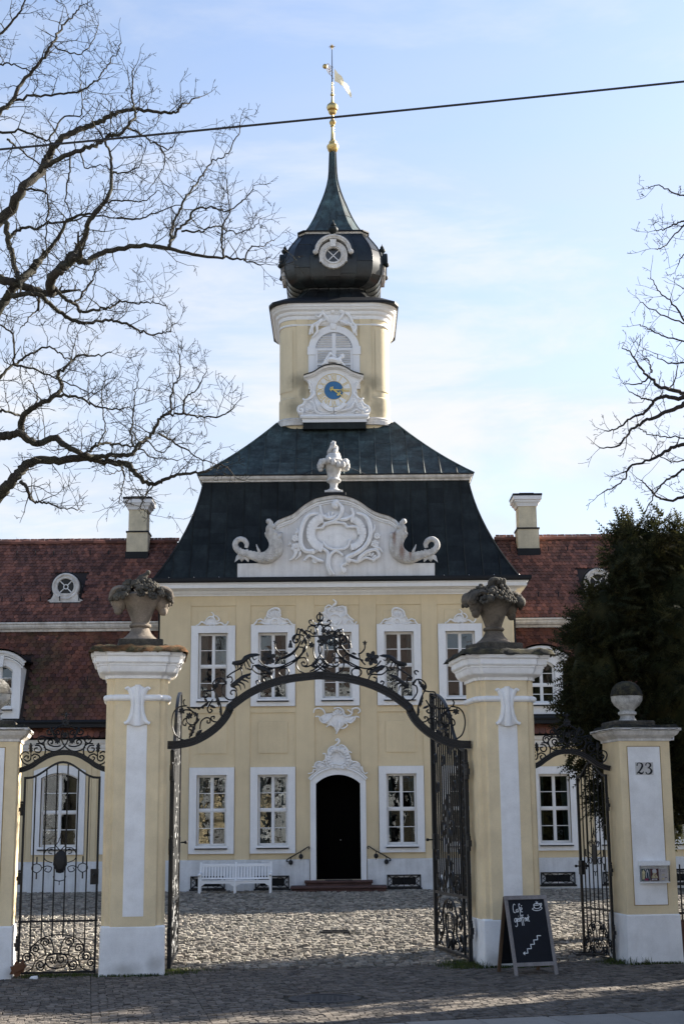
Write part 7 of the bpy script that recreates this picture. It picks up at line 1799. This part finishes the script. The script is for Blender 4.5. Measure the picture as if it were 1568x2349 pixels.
# grass and weeds along the feet of the pillars and in the joints
gr = MB(); rgx = random.Random(31)
def blade(p, h, ln):
    d = Vector((rgx.uniform(-1, 1), rgx.uniform(-1, 1), 0)).normalized(); e = Vector((-d.y, d.x, 0)); w = rgx.uniform(.003, .007)
    gr.face([p - e*w, p + e*w, p + d*ln*.4 + Vector((0, 0, h*.7)) + e*w*.7, p + d*ln*.4 + Vector((0, 0, h*.7)) - e*w*.7]); gr.face([p + d*ln*.4 + Vector((0, 0, h*.7)) - e*w*.7, p + d*ln*.4 + Vector((0, 0, h*.7)) + e*w*.7, p + d*ln + Vector((0, 0, h))])
def tuft(lx, ly, n, sp, h, ysp=None):
    for _ in range(n):
        p = GATE @ Vector((lx + rgx.gauss(0, sp), ly + rgx.gauss(0, ysp if ysp is not None else sp*.35), 0)); p.z = ground_z(p.x, p.y) - .01
        blade(p, h*rgx.uniform(.4, 1.2), h*rgx.uniform(.1, .7))
for lx, w_, n in ((-2.82, .95, 60), (3.05, .95, 90), (5.31, .85, 70)):
    for _ in range(n): tuft(lx + rgx.uniform(-w_/2, w_/2), -.03 + rgx.uniform(-.06, 0), 9, .05, .055)
for _ in range(130): tuft(rgx.uniform(-4.5, -3.3), rgx.uniform(.05, .45), 9, .06, .05)
for _ in range(70): tuft(-2.3 + rgx.gauss(.15, .2), rgx.uniform(0, .7), 9, .06, .06)
for _ in range(90): tuft(2.45 + rgx.gauss(-.1, .18), rgx.uniform(-.1, .8), 10, .06, .08)
for _ in range(40): tuft(4.8 + rgx.gauss(0, .12), rgx.uniform(0, .5), 10, .05, .09)
for _ in range(900): tuft(rgx.uniform(-4.6, 5), rgx.uniform(.7, 9), 6, .05, .022, .03)
for _ in range(500): tuft(rgx.uniform(-5, 5), rgx.uniform(9, 15.5), 6, .06, .025, .03)
for _ in range(250): tuft(rgx.uniform(-4.6, 5), rgx.uniform(-2.2, .5), 5, .03, .018, .02)
for lx in (2.55, 4.9, 5.15): tuft(lx, -.06, 18, .04, .14, .02)
gro = gr.build('grass', GRASS, None, fix=False); tag(gro, 'short green grass and weeds growing in the cobble joints and at the pillar feet', 'grass', kind='stuff')
# ---------------------------------------------------------------- trees
rb = random.Random(17)
def grow(mb, p, d, length, r, depth, droop=0.0):
    """zig-zag twig with side twigs"""
    n = max(3, int(length/.11)); pts = [p.copy()]; rad = [r]; q = p.copy(); dd = d.normalized()
    for i in range(n):
        dd = (dd + Vector((rb.gauss(0, .22), rb.gauss(0, .22), rb.gauss(.05, .20) - droop))).normalized()
        q = q + dd*(length/n); pts.append(q.copy()); rad.append(max(.0046, r*(1 - .7*(i+1)/n)))
    mb.tube(pts, rad, 4 if r > .008 else 3, cap=False)
    if depth > 0:
        for i in range(1, n):
            for _ in range(2 if rb.random() < .35 else 1):
                if rb.random() < .60:
                    t = (pts[i+1] - pts[i-1]).normalized(); s = Vector((rb.gauss(0, 1), rb.gauss(0, .8), rb.gauss(.15, .9))); s = (s - t*s.dot(t)).normalized()
                    grow(mb, pts[i], t*.55 + s*.95, length*rb.uniform(.22, .50), max(.0048, rad[i]*.65), depth - 1, droop)
def limbs(cv, data, Y, mb_l, mb_t, k, rng, base, twig=.17, dens=1.0, tl=(.28, .85), m_t=None, plan=None):
    for j, (pts, r0, r1) in enumerate(data):
        y0 = Y + rng.uniform(-1.1, 1.1); dy = rng.uniform(-.9, .9)
        n = len(pts); W = []
        for i, p in enumerate(pts):
            W.append(at(*cv(*p), y0 + dy*i/max(1, n-1) + .15*sin(i*1.7 + j)))
        P = spline(W, 6)
        for i in range(1, len(P) - 1): P[i] = P[i] + Vector((rng.gauss(0, .012), rng.gauss(0, .03), rng.gauss(0, .012)))
        m = len(P); rad = [(r0 + (r1-r0)*(i/(m-1))**.8)*k for i in range(m)]
        mb = MB(); mb.tube(P, rad, 8 if r0 > 6 else 6)
        yield mb, P, rad, pts[0]
        acc = 0
        for i in range(1, m):
            acc += (P[i] - P[i-1]).length
            while acc > twig:
                acc -= twig
                if rb.random() > dens: continue
                t = (P[i] - P[i-1]).normalized(); s = Vector((rb.gauss(0, 1), rb.gauss(0, .7), rb.gauss(.35, .8))); s = (s - t*s.dot(t)).normalized()
                grow(mb_t, P[i], t*.5 + s, rb.uniform(*tl)*(1.15 if i > m*.3 else .9), max(.0065, min(.012, rad[i]*.5)), 2)
        grow(mb_t, P[-1], P[-1] - P[-2], rb.uniform(.4, .7), max(.004, rad[-1]*.8), 2)
K1 = lambda x, y: (x*.4206, y*.4206)
K2 = lambda x, y: (x*.3658, 602.2 + y*.3658)
L1 = [([(-200, 1420), (0, 1210), (80, 1110), (130, 1020), (220, 930), (270, 850), (300, 790), (400, 720), (520, 680), (600, 640), (640, 612), (760, 600), (900, 615), (960, 610), (1000, 570), (1092, 528)], 15, 1.6),
 ([(215, 935), (290, 885), (420, 825), (520, 795), (600, 740), (650, 735), (700, 680), (740, 630), (720, 540), (725, 480), (720, 390)], 7, 1.5), ([(690, 690), (770, 735), (840, 780), (930, 810), (960, 750)], 3, 1.2),
 ([(-150, 780), (0, 615), (60, 560), (130, 440), (230, 320), (290, 240), (330, 160), (400, 80), (445, 30)], 7, 1.5), ([(75, 550), (200, 525), (350, 508), (450, 490), (530, 440), (570, 380), (630, 300), (660, 225)], 3.5, 1.2), ([(-120, 330), (0, 190), (70, 110), (120, 40), (150, -20)], 4, 1.8), ([(-100, 360), (0, 345), (60, 345), (180, 380), (230, 320)], 3, 1.2),
 ([(300, 250), (370, 285), (460, 285), (520, 190), (538, 130)], 2.4, 1), ([(60, 1600), (180, 1470), (250, 1380), (320, 1300), (380, 1190), (500, 1160), (560, 1110)], 8, 2), ([(270, 1568), (300, 1490), (390, 1400), (460, 1290), (490, 1200), (590, 1080), (612, 950), (600, 830), (570, 770), (520, 690)], 11, 1.4),
 ([(390, 1400), (470, 1430), (560, 1380), (740, 1345), (900, 1350), (1080, 1395), (1230, 1405), (1330, 1420), (1420, 1445)], 9, 1.5), ([(920, 1340), (960, 1270), (1030, 1200), (1062, 1140), (1150, 1130), (1240, 1150), (1340, 1080), (1390, 1010)], 4, 1.1), ([(935, 1300), (940, 1240), (980, 1150), (1010, 1080), (1080, 990), (1150, 890), (1230, 850), (1300, 740), (1312, 650)], 4, 1.1),
 ([(1222, 1400), (1206, 1320), (1220, 1220), (1252, 1150), (1240, 1050), (1230, 955)], 3, 1), ([(990, 1262), (1100, 1260), (1150, 1236), (1210, 1240), (1300, 1270), (1380, 1240), (1425, 1195)], 2.6, 1), ([(1330, 1422), (1370, 1350), (1430, 1340), (1500, 1305)], 2.2, 1), ([(640, 1190), (750, 1192), (850, 1160), (1000, 1100)], 3, 1.2), ([(560, 1110), (680, 1090), (780, 1100), (870, 1040)], 2.6, 1),
 ([(30, 1210), (50, 1330), (80, 1450), (110, 1530)], 7, 6), ([(50, 1300), (120, 1240), (200, 1250), (250, 1220), (370, 1210), (480, 1180), (640, 1190)], 4.5, 1.6), ([(130, 1030), (250, 1050), (260, 1180), (255, 1300), (260, 1400)], 3, 1.5), ([(380, 830), (385, 930), (360, 1080), (390, 1180)], 2.6, 1.4), ([(250, 900), (255, 1010), (245, 1080)], 2.2, 1.2), ([(0, 720), (130, 720), (270, 770), (300, 790)], 3.5, 2), ([(40, 760), (120, 820), (220, 900)], 3, 2), ([(270, 760), (350, 640), (440, 620), (445, 500), (440, 400)], 2.6, 1.1), ([(600, 940), (700, 940), (760, 900), (800, 790)], 2.2, 1), ([(440, 820), (470, 920), (560, 900), (640, 950)], 2.2, 1), ([(870, 790), (900, 860), (880, 930), (820, 1020)], 2, 1)]
L2 = [([(-160, 470), (0, 280), (60, 190), (130, 110), (200, 50), (250, -10)], 12, 9), ([(-140, 60), (0, 100), (100, 130), (240, 180), (330, 200)], 12, 8), ([(322, 195), (320, 110), (370, 50), (440, 0), (500, -40)], 12, 9), ([(70, 205), (240, 205), (310, 260), (400, 330), (480, 370), (560, 375), (680, 360), (780, 385), (880, 430), (940, 445), (1040, 440), (1072, 418)], 6.5, 1.4),
 ([(340, 160), (420, 230), (480, 270), (520, 310), (620, 295), (700, 280), (760, 240), (850, 255), (960, 250), (1045, 275)], 5, 1.3), ([(470, 250), (530, 180), (590, 90), (605, 20)], 3.4, 1.4), ([(-120, 1110), (0, 1090), (60, 1085), (130, 1075), (230, 1135), (340, 1100), (400, 1140), (500, 1195), (600, 1215), (720, 1210), (830, 1200), (870, 1140), (950, 1080), (1000, 990), (1050, 950), (1150, 950), (1260, 965), (1400, 965), (1470, 900)], 11, 1.4),
 ([(-150, 1620), (0, 1460), (60, 1390), (130, 1310), (210, 1245), (370, 1240), (510, 1225), (600, 1235), (700, 1255), (800, 1265), (860, 1330), (950, 1390), (1040, 1355), (1150, 1325), (1290, 1310), (1370, 1270), (1430, 1290)], 15, 1.4), ([(130, 1075), (150, 970), (230, 900), (340, 840), (390, 770), (362, 700), (430, 640), (480, 590), (620, 580), (700, 560)], 9, 1.2),
 ([(340, 840), (480, 840), (560, 880), (640, 910), (760, 920), (812, 908)], 4, 1.1), ([(560, 1190), (600, 1150), (700, 1135), (780, 1150), (870, 1165), (960, 1220), (1120, 1240)], 4.5, 1.2), ([(832, 1150), (825, 1050), (840, 900), (850, 800), (870, 735)], 2.8, 1), ([(1000, 1070), (1080, 1120), (1170, 1180), (1250, 1230), (1360, 1270)], 3, 1.2), ([(1155, 950), (1160, 850), (1230, 800), (1295, 685)], 3.2, 1), ([(1070, 940), (1080, 800), (1130, 700), (1122, 580), (1120, 515)], 2.8, 1),
 ([(130, 1370), (180, 1430), (190, 1480), (230, 1500), (300, 1510), (380, 1540), (495, 1548)], 5, 1.2), ([(-100, 800), (0, 720), (90, 640), (180, 580), (310, 530), (400, 590), (450, 610)], 4.5, 1.4), ([(90, 640), (240, 680), (380, 740), (500, 790), (600, 830)], 3, 1.1), ([(232, 900), (235, 850), (205, 760), (180, 740)], 2.4, 1.1), ([(762, 1270), (780, 1340), (760, 1440), (745, 1505)], 2.2, 1), ([(960, 1400), (900, 1490), (880, 1540), (925, 1570)], 2.2, 1), ([(0, 930), (60, 940), (130, 960)], 3, 3), ([(600, 1150), (660, 1060), (640, 900), (650, 760), (668, 735)], 2.2, 1), ([(90, 640), (85, 470), (0, 390)], 3, 2), ([(240, 300), (250, 200), (240, 280), (170, 370), (130, 410)], 3, 1.2), ([(700, 1255), (770, 1290), (690, 1330)], 2, 1), ([(870, 1170), (920, 1120), (1010, 1190), (1100, 1100)], 2.4, 1)]
LT = thing('bare_tree', 'large leafless tree reaching in from the left over the palace wing', 'tree', (-9.6, 27.2, ground_z(-9.6, 27.2)))
tw = MB(); rng = random.Random(5); starts = []
kL = 27.0*1.03/FOC
for cv, D in ((K1, L1), (K2, L2)):
    for mb, P, rad, p0 in limbs(cv, D, 27.0, None, tw, kL*.97, rng, None, twig=.22):
        mb.build('limb', BARK, LT, smooth=True)
        if p0[0] < 0: starts.append((P[0], rad[0]))
tr = MB(); tr.tube(spline([(-9.6, 27.2, -.1), (-9.6, 27.2, 2), (-9.5, 27.2, 5), (-9.5, 27.1, 8), (-9.2, 27.0, 11), (-8.9, 27.0, 14)], 4), [.42, .38, .36, .35, .34, .33, .33, .32, .31, .30, .28, .27, .26, .24, .22, .2, .18, .16, .14, .1, .06], 12)
tr.build('trunk', BARK, LT, smooth=True)
for p, r in starts:
    mb = MB(); z = max(1.8, min(13, p.z - 1.2)); mb.tube(spline([(-9.5, 27.1, z), Vector((-8.6, 27.05, z + .5)).lerp(p, .35), p], 5), [r*1.35]*5 + [r*1.2]*3 + [r]*3, 8); mb.build('limb', BARK, LT, smooth=True)
tw.build('twigs', BARK, LT, fix=False)['kind'] = 'stuff'
# right-hand tree
K3 = lambda x, y: (1319 + x*.3784, 344 + y*.3784)
RD = [([(820, 1440), (700, 1490), (640, 1500), (530, 1500), (480, 1520), (420, 1590), (330, 1630), (250, 1690), (180, 1702)], 7, 1.3), ([(820, 1470), (700, 1510), (620, 1560), (500, 1610), (400, 1650), (320, 1720), (250, 1800), (140, 1800)], 7, 1.2), ([(700, 1510), (640, 1470), (520, 1440), (450, 1380), (400, 1330), (335, 1230), (280, 1200)], 6, 1.1), ([(820, 1760), (700, 1780), (600, 1790), (530, 1840), (440, 1880), (330, 1920), (290, 2000), (160, 2080)], 6, 1.2), ([(820, 2010), (700, 2080), (600, 2120), (500, 2110), (440, 2040), (390, 2000)], 5, 1.2), ([(820, 1840), (700, 1900), (620, 1960), (520, 2030), (480, 2090), (420, 2200)], 4, 1.2),
 ([(820, 1700), (700, 1740), (560, 1740), (440, 1720), (390, 1690)], 2.6, 1), ([(840, 1130), (700, 1070), (560, 1010), (450, 960), (390, 920)], 2.6, 1), ([(800, 1200), (660, 1030), (580, 920), (510, 860), (455, 770)], 2.8, 1), ([(840, 1200), (700, 1170), (540, 1130), (440, 1080), (385, 1060)], 2.6, 1), ([(840, 1270), (700, 1290), (560, 1290), (470, 1230)], 2.8, 1), ([(840, 380), (700, 420), (620, 440), (540, 480), (475, 490)], 3, 1), ([(800, 380), (640, 470), (540, 580), (480, 600)], 2.6, 1), ([(840, 250), (700, 275), (600, 270), (520, 210), (455, 222)], 2.8, 1), ([(840, 1900), (700, 1880), (580, 1890), (500, 1850)], 2.4, 1), ([(450, 1380), (380, 1420), (300, 1420)], 2.6, 1), ([(480, 1520), (380, 1500), (320, 1460)], 2.4, 1), ([(460, 1350), (440, 1280), (410, 1250)], 2.2, 1), ([(560, 1450), (600, 1400), (620, 1300)], 2.2, 1), ([(840, 660), (720, 620), (650, 640), (620, 700)], 2.4, 1), ([(840, 760), (700, 840), (620, 820)], 2.4, 1)]
RTm = thing('bare_tree', 'leafless tree whose twigs reach in from the right above the dark yew', 'tree', (10.4, 30.4, .2))
tw = MB(); starts = []
kR = 30.0*1.05/FOC
for mb, P, rad, p0 in limbs(K3, RD, 30.0, None, tw, kR, random.Random(8), None, twig=.2, dens=.62, tl=(.22, .55)):
    mb.build('limb', BARKR, RTm, smooth=True)
    if p0[0] > 790: starts.append((P[0], rad[0]))
tr = MB(); tr.tube(spline([(10.4, 30.4, -.1), (10.4, 30.3, 3), (10.2, 30.2, 7), (10.1, 30.1, 12), (10.0, 30.0, 17)], 4), [.38 - .02*i for i in range(17)], 10); tr.build('trunk', BARKR, RTm, smooth=True)
for p, r in starts:
    mb = MB(); z = max(2.5, min(15.5, p.z - .9)); mb.tube(spline([(10.2, 30.2, z), Vector((10.1, 30.1, z + .4)).lerp(p, .5), p], 5), [r*1.3]*5 + [r*1.15]*3 + [r]*3, 7); mb.build('limb', BARKR, RTm, smooth=True)
tw.build('twigs', BARKR, RTm, fix=False)['kind'] = 'stuff'
# young shrub tips and a tree top seen over the ridge of the wings
for lab, (px, py), n, Yd, seed in (('bare tree top peeping over the ridge of the left wing', (70, 1270), 12, 58, 2), ('thin budding tree top peeping over the ridge of the right wing', (1300, 1260), 10, 58, 3)):
    b = at(px, py, Yd); t = thing('distant_tree', lab, 'tree', (b.x, Yd, 0)); mb = MB(); rb.seed(seed)
    mb.tube([(b.x, Yd, 0), (b.x + .1, Yd, b.z - 2)], [.2, .1], 6); mb.build('trunk', BARKR, t); mb = MB()
    for k in range(n): grow(mb, Vector((b.x + rb.gauss(0, .5), Yd, b.z - 2)), Vector((rb.gauss(0, .55), 0, 1)), rb.uniform(1.6, 2.5), .022, 2)
    mb.build('twigs', BARKR, t, fix=False)['kind'] = 'stuff'
# yew
def evergreen(name, label, base, blobs, n, seed, trunk_r, size=(.18, .36)):
    re = random.Random(seed); t = thing(name, label, 'tree', base)
    tr = MB(); tr.tube(spline([(base[0], base[1], -.1), (base[0] + .1, base[1], 1.5), (base[0], base[1], 3.2), (base[0] - .1, base[1], 4.5)], 3), [trunk_r*(1 - .06*i) for i in range(10)], 9)
    for b in blobs: tr.tube(spline([(base[0], base[1], min(b[2] - .3, 1.8 + .3*b[2])), ((base[0] + b[0])/2, (base[1] + b[1])/2, b[2]*.7 + .4), b[:3]], 3), [.09, .08, .075, .07, .06, .05, .04], 6)
    tr.build('trunk', BARK, t, smooth=True)
    core = MB()
    for b in blobs:
        i0 = len(core.v); core.sphere(b[:3], 1, 12, 9, (b[3]*.66, b[4]*.66, b[5]*.66))
        for i in range(i0, len(core.v)):
            v = Vector(core.v[i]); c = Vector(b[:3]); k = 1 + .28*noise.noise(v*2.2); core.v[i] = tuple(c + (v - c)*k)
    core.build('inner_foliage', YEW, t, smooth=True)['kind'] = 'stuff'
    cr = MB()
    tot = sum(b[3]*b[5] + b[4]*b[5] + b[3]*b[4] for b in blobs)
    for b in blobs:
        c = Vector(b[:3]); cnt = int(n*(b[3]*b[5] + b[4]*b[5] + b[3]*b[4])/tot)
        for _ in range(cnt):
            if _ % 9 == 0:      # a new bough tip; the next shoots gather round it
                u0 = Vector((re.gauss(0, 1), re.gauss(0, 1), re.gauss(0, 1))).normalized()
                k0 = re.uniform(.76, 1.0) + .50*max(-.4, noise.noise(Vector((u0.x*b[3], u0.y*b[4], u0.z*b[5]))*1.4 + c)) + (re.random() < .10)*re.uniform(0, .16)
                p0 = c + Vector((u0.x*b[3], u0.y*b[4], u0.z*b[5]))*k0
                o0 = (u0 + Vector((re.gauss(0, .3), re.gauss(0, .3), .5 if u0.z > .6 else -.30))).normalized()
            p = p0 + Vector((re.gauss(0, .07), re.gauss(0, .07), re.gauss(0, .07))) - u0*re.uniform(0, .10)
            out = (o0 + Vector((re.gauss(0, .42), re.gauss(0, .42), re.gauss(-.1, .4)))).normalized(); L_ = re.uniform(*size)
            sd_ = out.cross(Vector((0, 0, 1))); sd_ = sd_.normalized() if sd_.length > .1 else Vector((1, 0, 0)); up_ = sd_.cross(out)
            a_ = re.uniform(-1.2, 1.2); sd_ = (sd_*cos(a_) + up_*sin(a_)).normalized()
            m = 6
            for q in range(m):          # needles in two ranks along the shoot, joined as broad blades
                o = p + out*L_*(q/m); w = L_*(.27 - .03*q)
                for s in (-1, 1): cr.face([o, o + out*L_*.12, o + sd_*s*w + out*L_*.20])
            cr.face([p, p + sd_*.012, p + out*L_*1.12, p - sd_*.012])
    cr.build('crown', YEW, t, fix=False)
    return t
YB = [(6.9, 26.3, 4.5, 2.5, 1.9, 2.2), (6.6, 26.2, 5.9, 1.7, 1.4, 1.5), (5.35, 26.0, 6.75, .62, .7, .85), (5.30, 26.0, 7.45, .26, .3, .32), (5.75, 26.1, 7.2, .45, .5, .55), (6.5, 26.2, 6.9, .8, .8, .65), (4.80, 25.8, 5.85, .52, .7, .75), (4.55, 25.7, 4.75, .62, .8, .95), (4.45, 25.7, 3.9, .55, .8, .75), (4.95, 25.5, 3.2, .75, .8, .75), (4.62, 25.2, 2.62, .32, .45, .45), (5.0, 25.2, 2.55, .45, .45, .55), (4.08, 25.6, 3.95, .24, .2, .16), (5.6, 25.5, 2.9, .6, .7, .6), (6.6, 25.8, 3.0, .9, .8, .5), (4.35, 25.7, 5.2, .3, .5, .4)]
evergreen('yew_tree', 'dark dense yew tree filling the right side behind the column numbered 23', (6.9, 26.3, .1), YB, 17000, 4, .30)
evergreen('yew_bush', 'small dark yew bush at the right edge below the big yew', (6.95, 26.2, .05), [(6.95, 26.6, 1.0, .45, .6, 1.0)], 900, 6, .08)
# unseen evergreen added right of the frame to shade the foreground
evergreen('evergreen', 'unseen evergreen added right of the gate to shade the foreground', (8.8, 24.9, 0), [(8.8, 24.9, 2.8, 2.0, 2.0, 2.7), (8.7, 24.8, 5.0, 1.4, 1.5, 2.0)], 3500, 9, .18, (.2, .4))
# ---------------------------------------------------------------- the other side of the street (seen in the window panes) and an added shading house on the right
HW = mat('street_render', (.34, .345, .36), .9, var=.1, vscale=.6); HW2 = mat('street_render_brick', (.24, .235, .24), .9, var=.15, vscale=.6); HW3 = mat('street_render_grey', (.42, .425, .43), .9, var=.1, vscale=.6)
HR = mat('street_roof', (.10, .075, .065), .9, var=.2); HG = mat('street_pane', (.03, .035, .04), .15, spec=.6)
def house(x0, x1, y0, y1, h, rh, m, label, cols, floors, front=1):
    t = thing('town_house', label, 'house', ((x0+x1)/2, (y0+y1)/2, 0), group='houses around the street')
    mb = MB(); mb.box(x0, x1, y0, y1, -.2, h); mb.build('wall', m, t)
    mb = MB(); ym = (y0+y1)/2; mb.loft([[(x, y0 - .4, h), (x, ym, h + rh), (x, y1 + .4, h), (x, y1 + .4, h - .15), (x, y0 - .4, h - .15)] for x in (x0 - .3, x1 + .3)]); mb.build('roof', HR, t)
    mb = MB(); yf = y1 if front > 0 else y0
    for z in (h*.36, h - .45): mb.box(x0 - .05, x1 + .05, yf - .05 if front > 0 else yf - .15, yf + .15 if front > 0 else yf + .05, z, z + .25)
    mb.build('string_course', WHT, t)
    for f in range(floors):
        for c in range(cols):
            cx = x0 + (x1-x0)*(c + .5)/cols; z = .9 + f*(h - .8)/floors; w, hh = .55, (h/floors)*.52
            o = outline(cx, 2*w + .3, z - .1, z + hh, .35); i = outline(cx, 2*w, z, z + hh - .1, .3)
            mb = MB(); ring_prism(mb, o, i, yf - .02, yf + .10*front); w_ = mb.build('window', WHT, t)
            mb = MB(); mb.prism(i, lambda x, q: (x, yf + .03*front, q), lambda x, q: (x, yf + .012*front, q)); mb.build('pane', HG, w_)
house(-34, -12.5, -56, -40, 12, 4, HW, 'pale yellow town house with arched windows across the street', 6, 3)
house(-12, 6.5, -57, -41, 14, 4, HW3, 'grey town house with arched windows across the street', 6, 4)
house(7, 27, -56, -40, 13, 4, HW2, 'brick town house with arched windows across the street', 6, 3)
house(27.5, 44, -57, -41, 12, 4, HW, 'cream town house at the end of the row across the street', 5, 3)
house(8.6, 20, 14.0, 22.4, 5.6, 3.2, HW3, 'grey house added out of view right of the street to shade the foreground', 4, 2, -1)  # unseen house, added to cast its shadow over the foreground
stt = thing('bare_tree', 'leafless street tree on the far side of the street', 'tree', (-1.5, -32, 0))
mb = MB(); mb.tube(spline([(-1.5, -32, -.1), (-1.4, -32, 3), (-1.6, -32, 6), (-1.3, -32, 9)], 4), [.22 - .012*i for i in range(13)], 8); mb.build('trunk', BARK, stt, smooth=True)
mb = MB(); rb.seed(44)
for k in range(26):
    z = 3 + k*.25; a = k*2.4; grow(mb, Vector((-1.5, -32, z)), Vector((cos(a), sin(a), .7)), rb.uniform(1.8, 3.4), .05, 2)
mb.build('twigs', BARK, stt, fix=False)['kind'] = 'stuff'
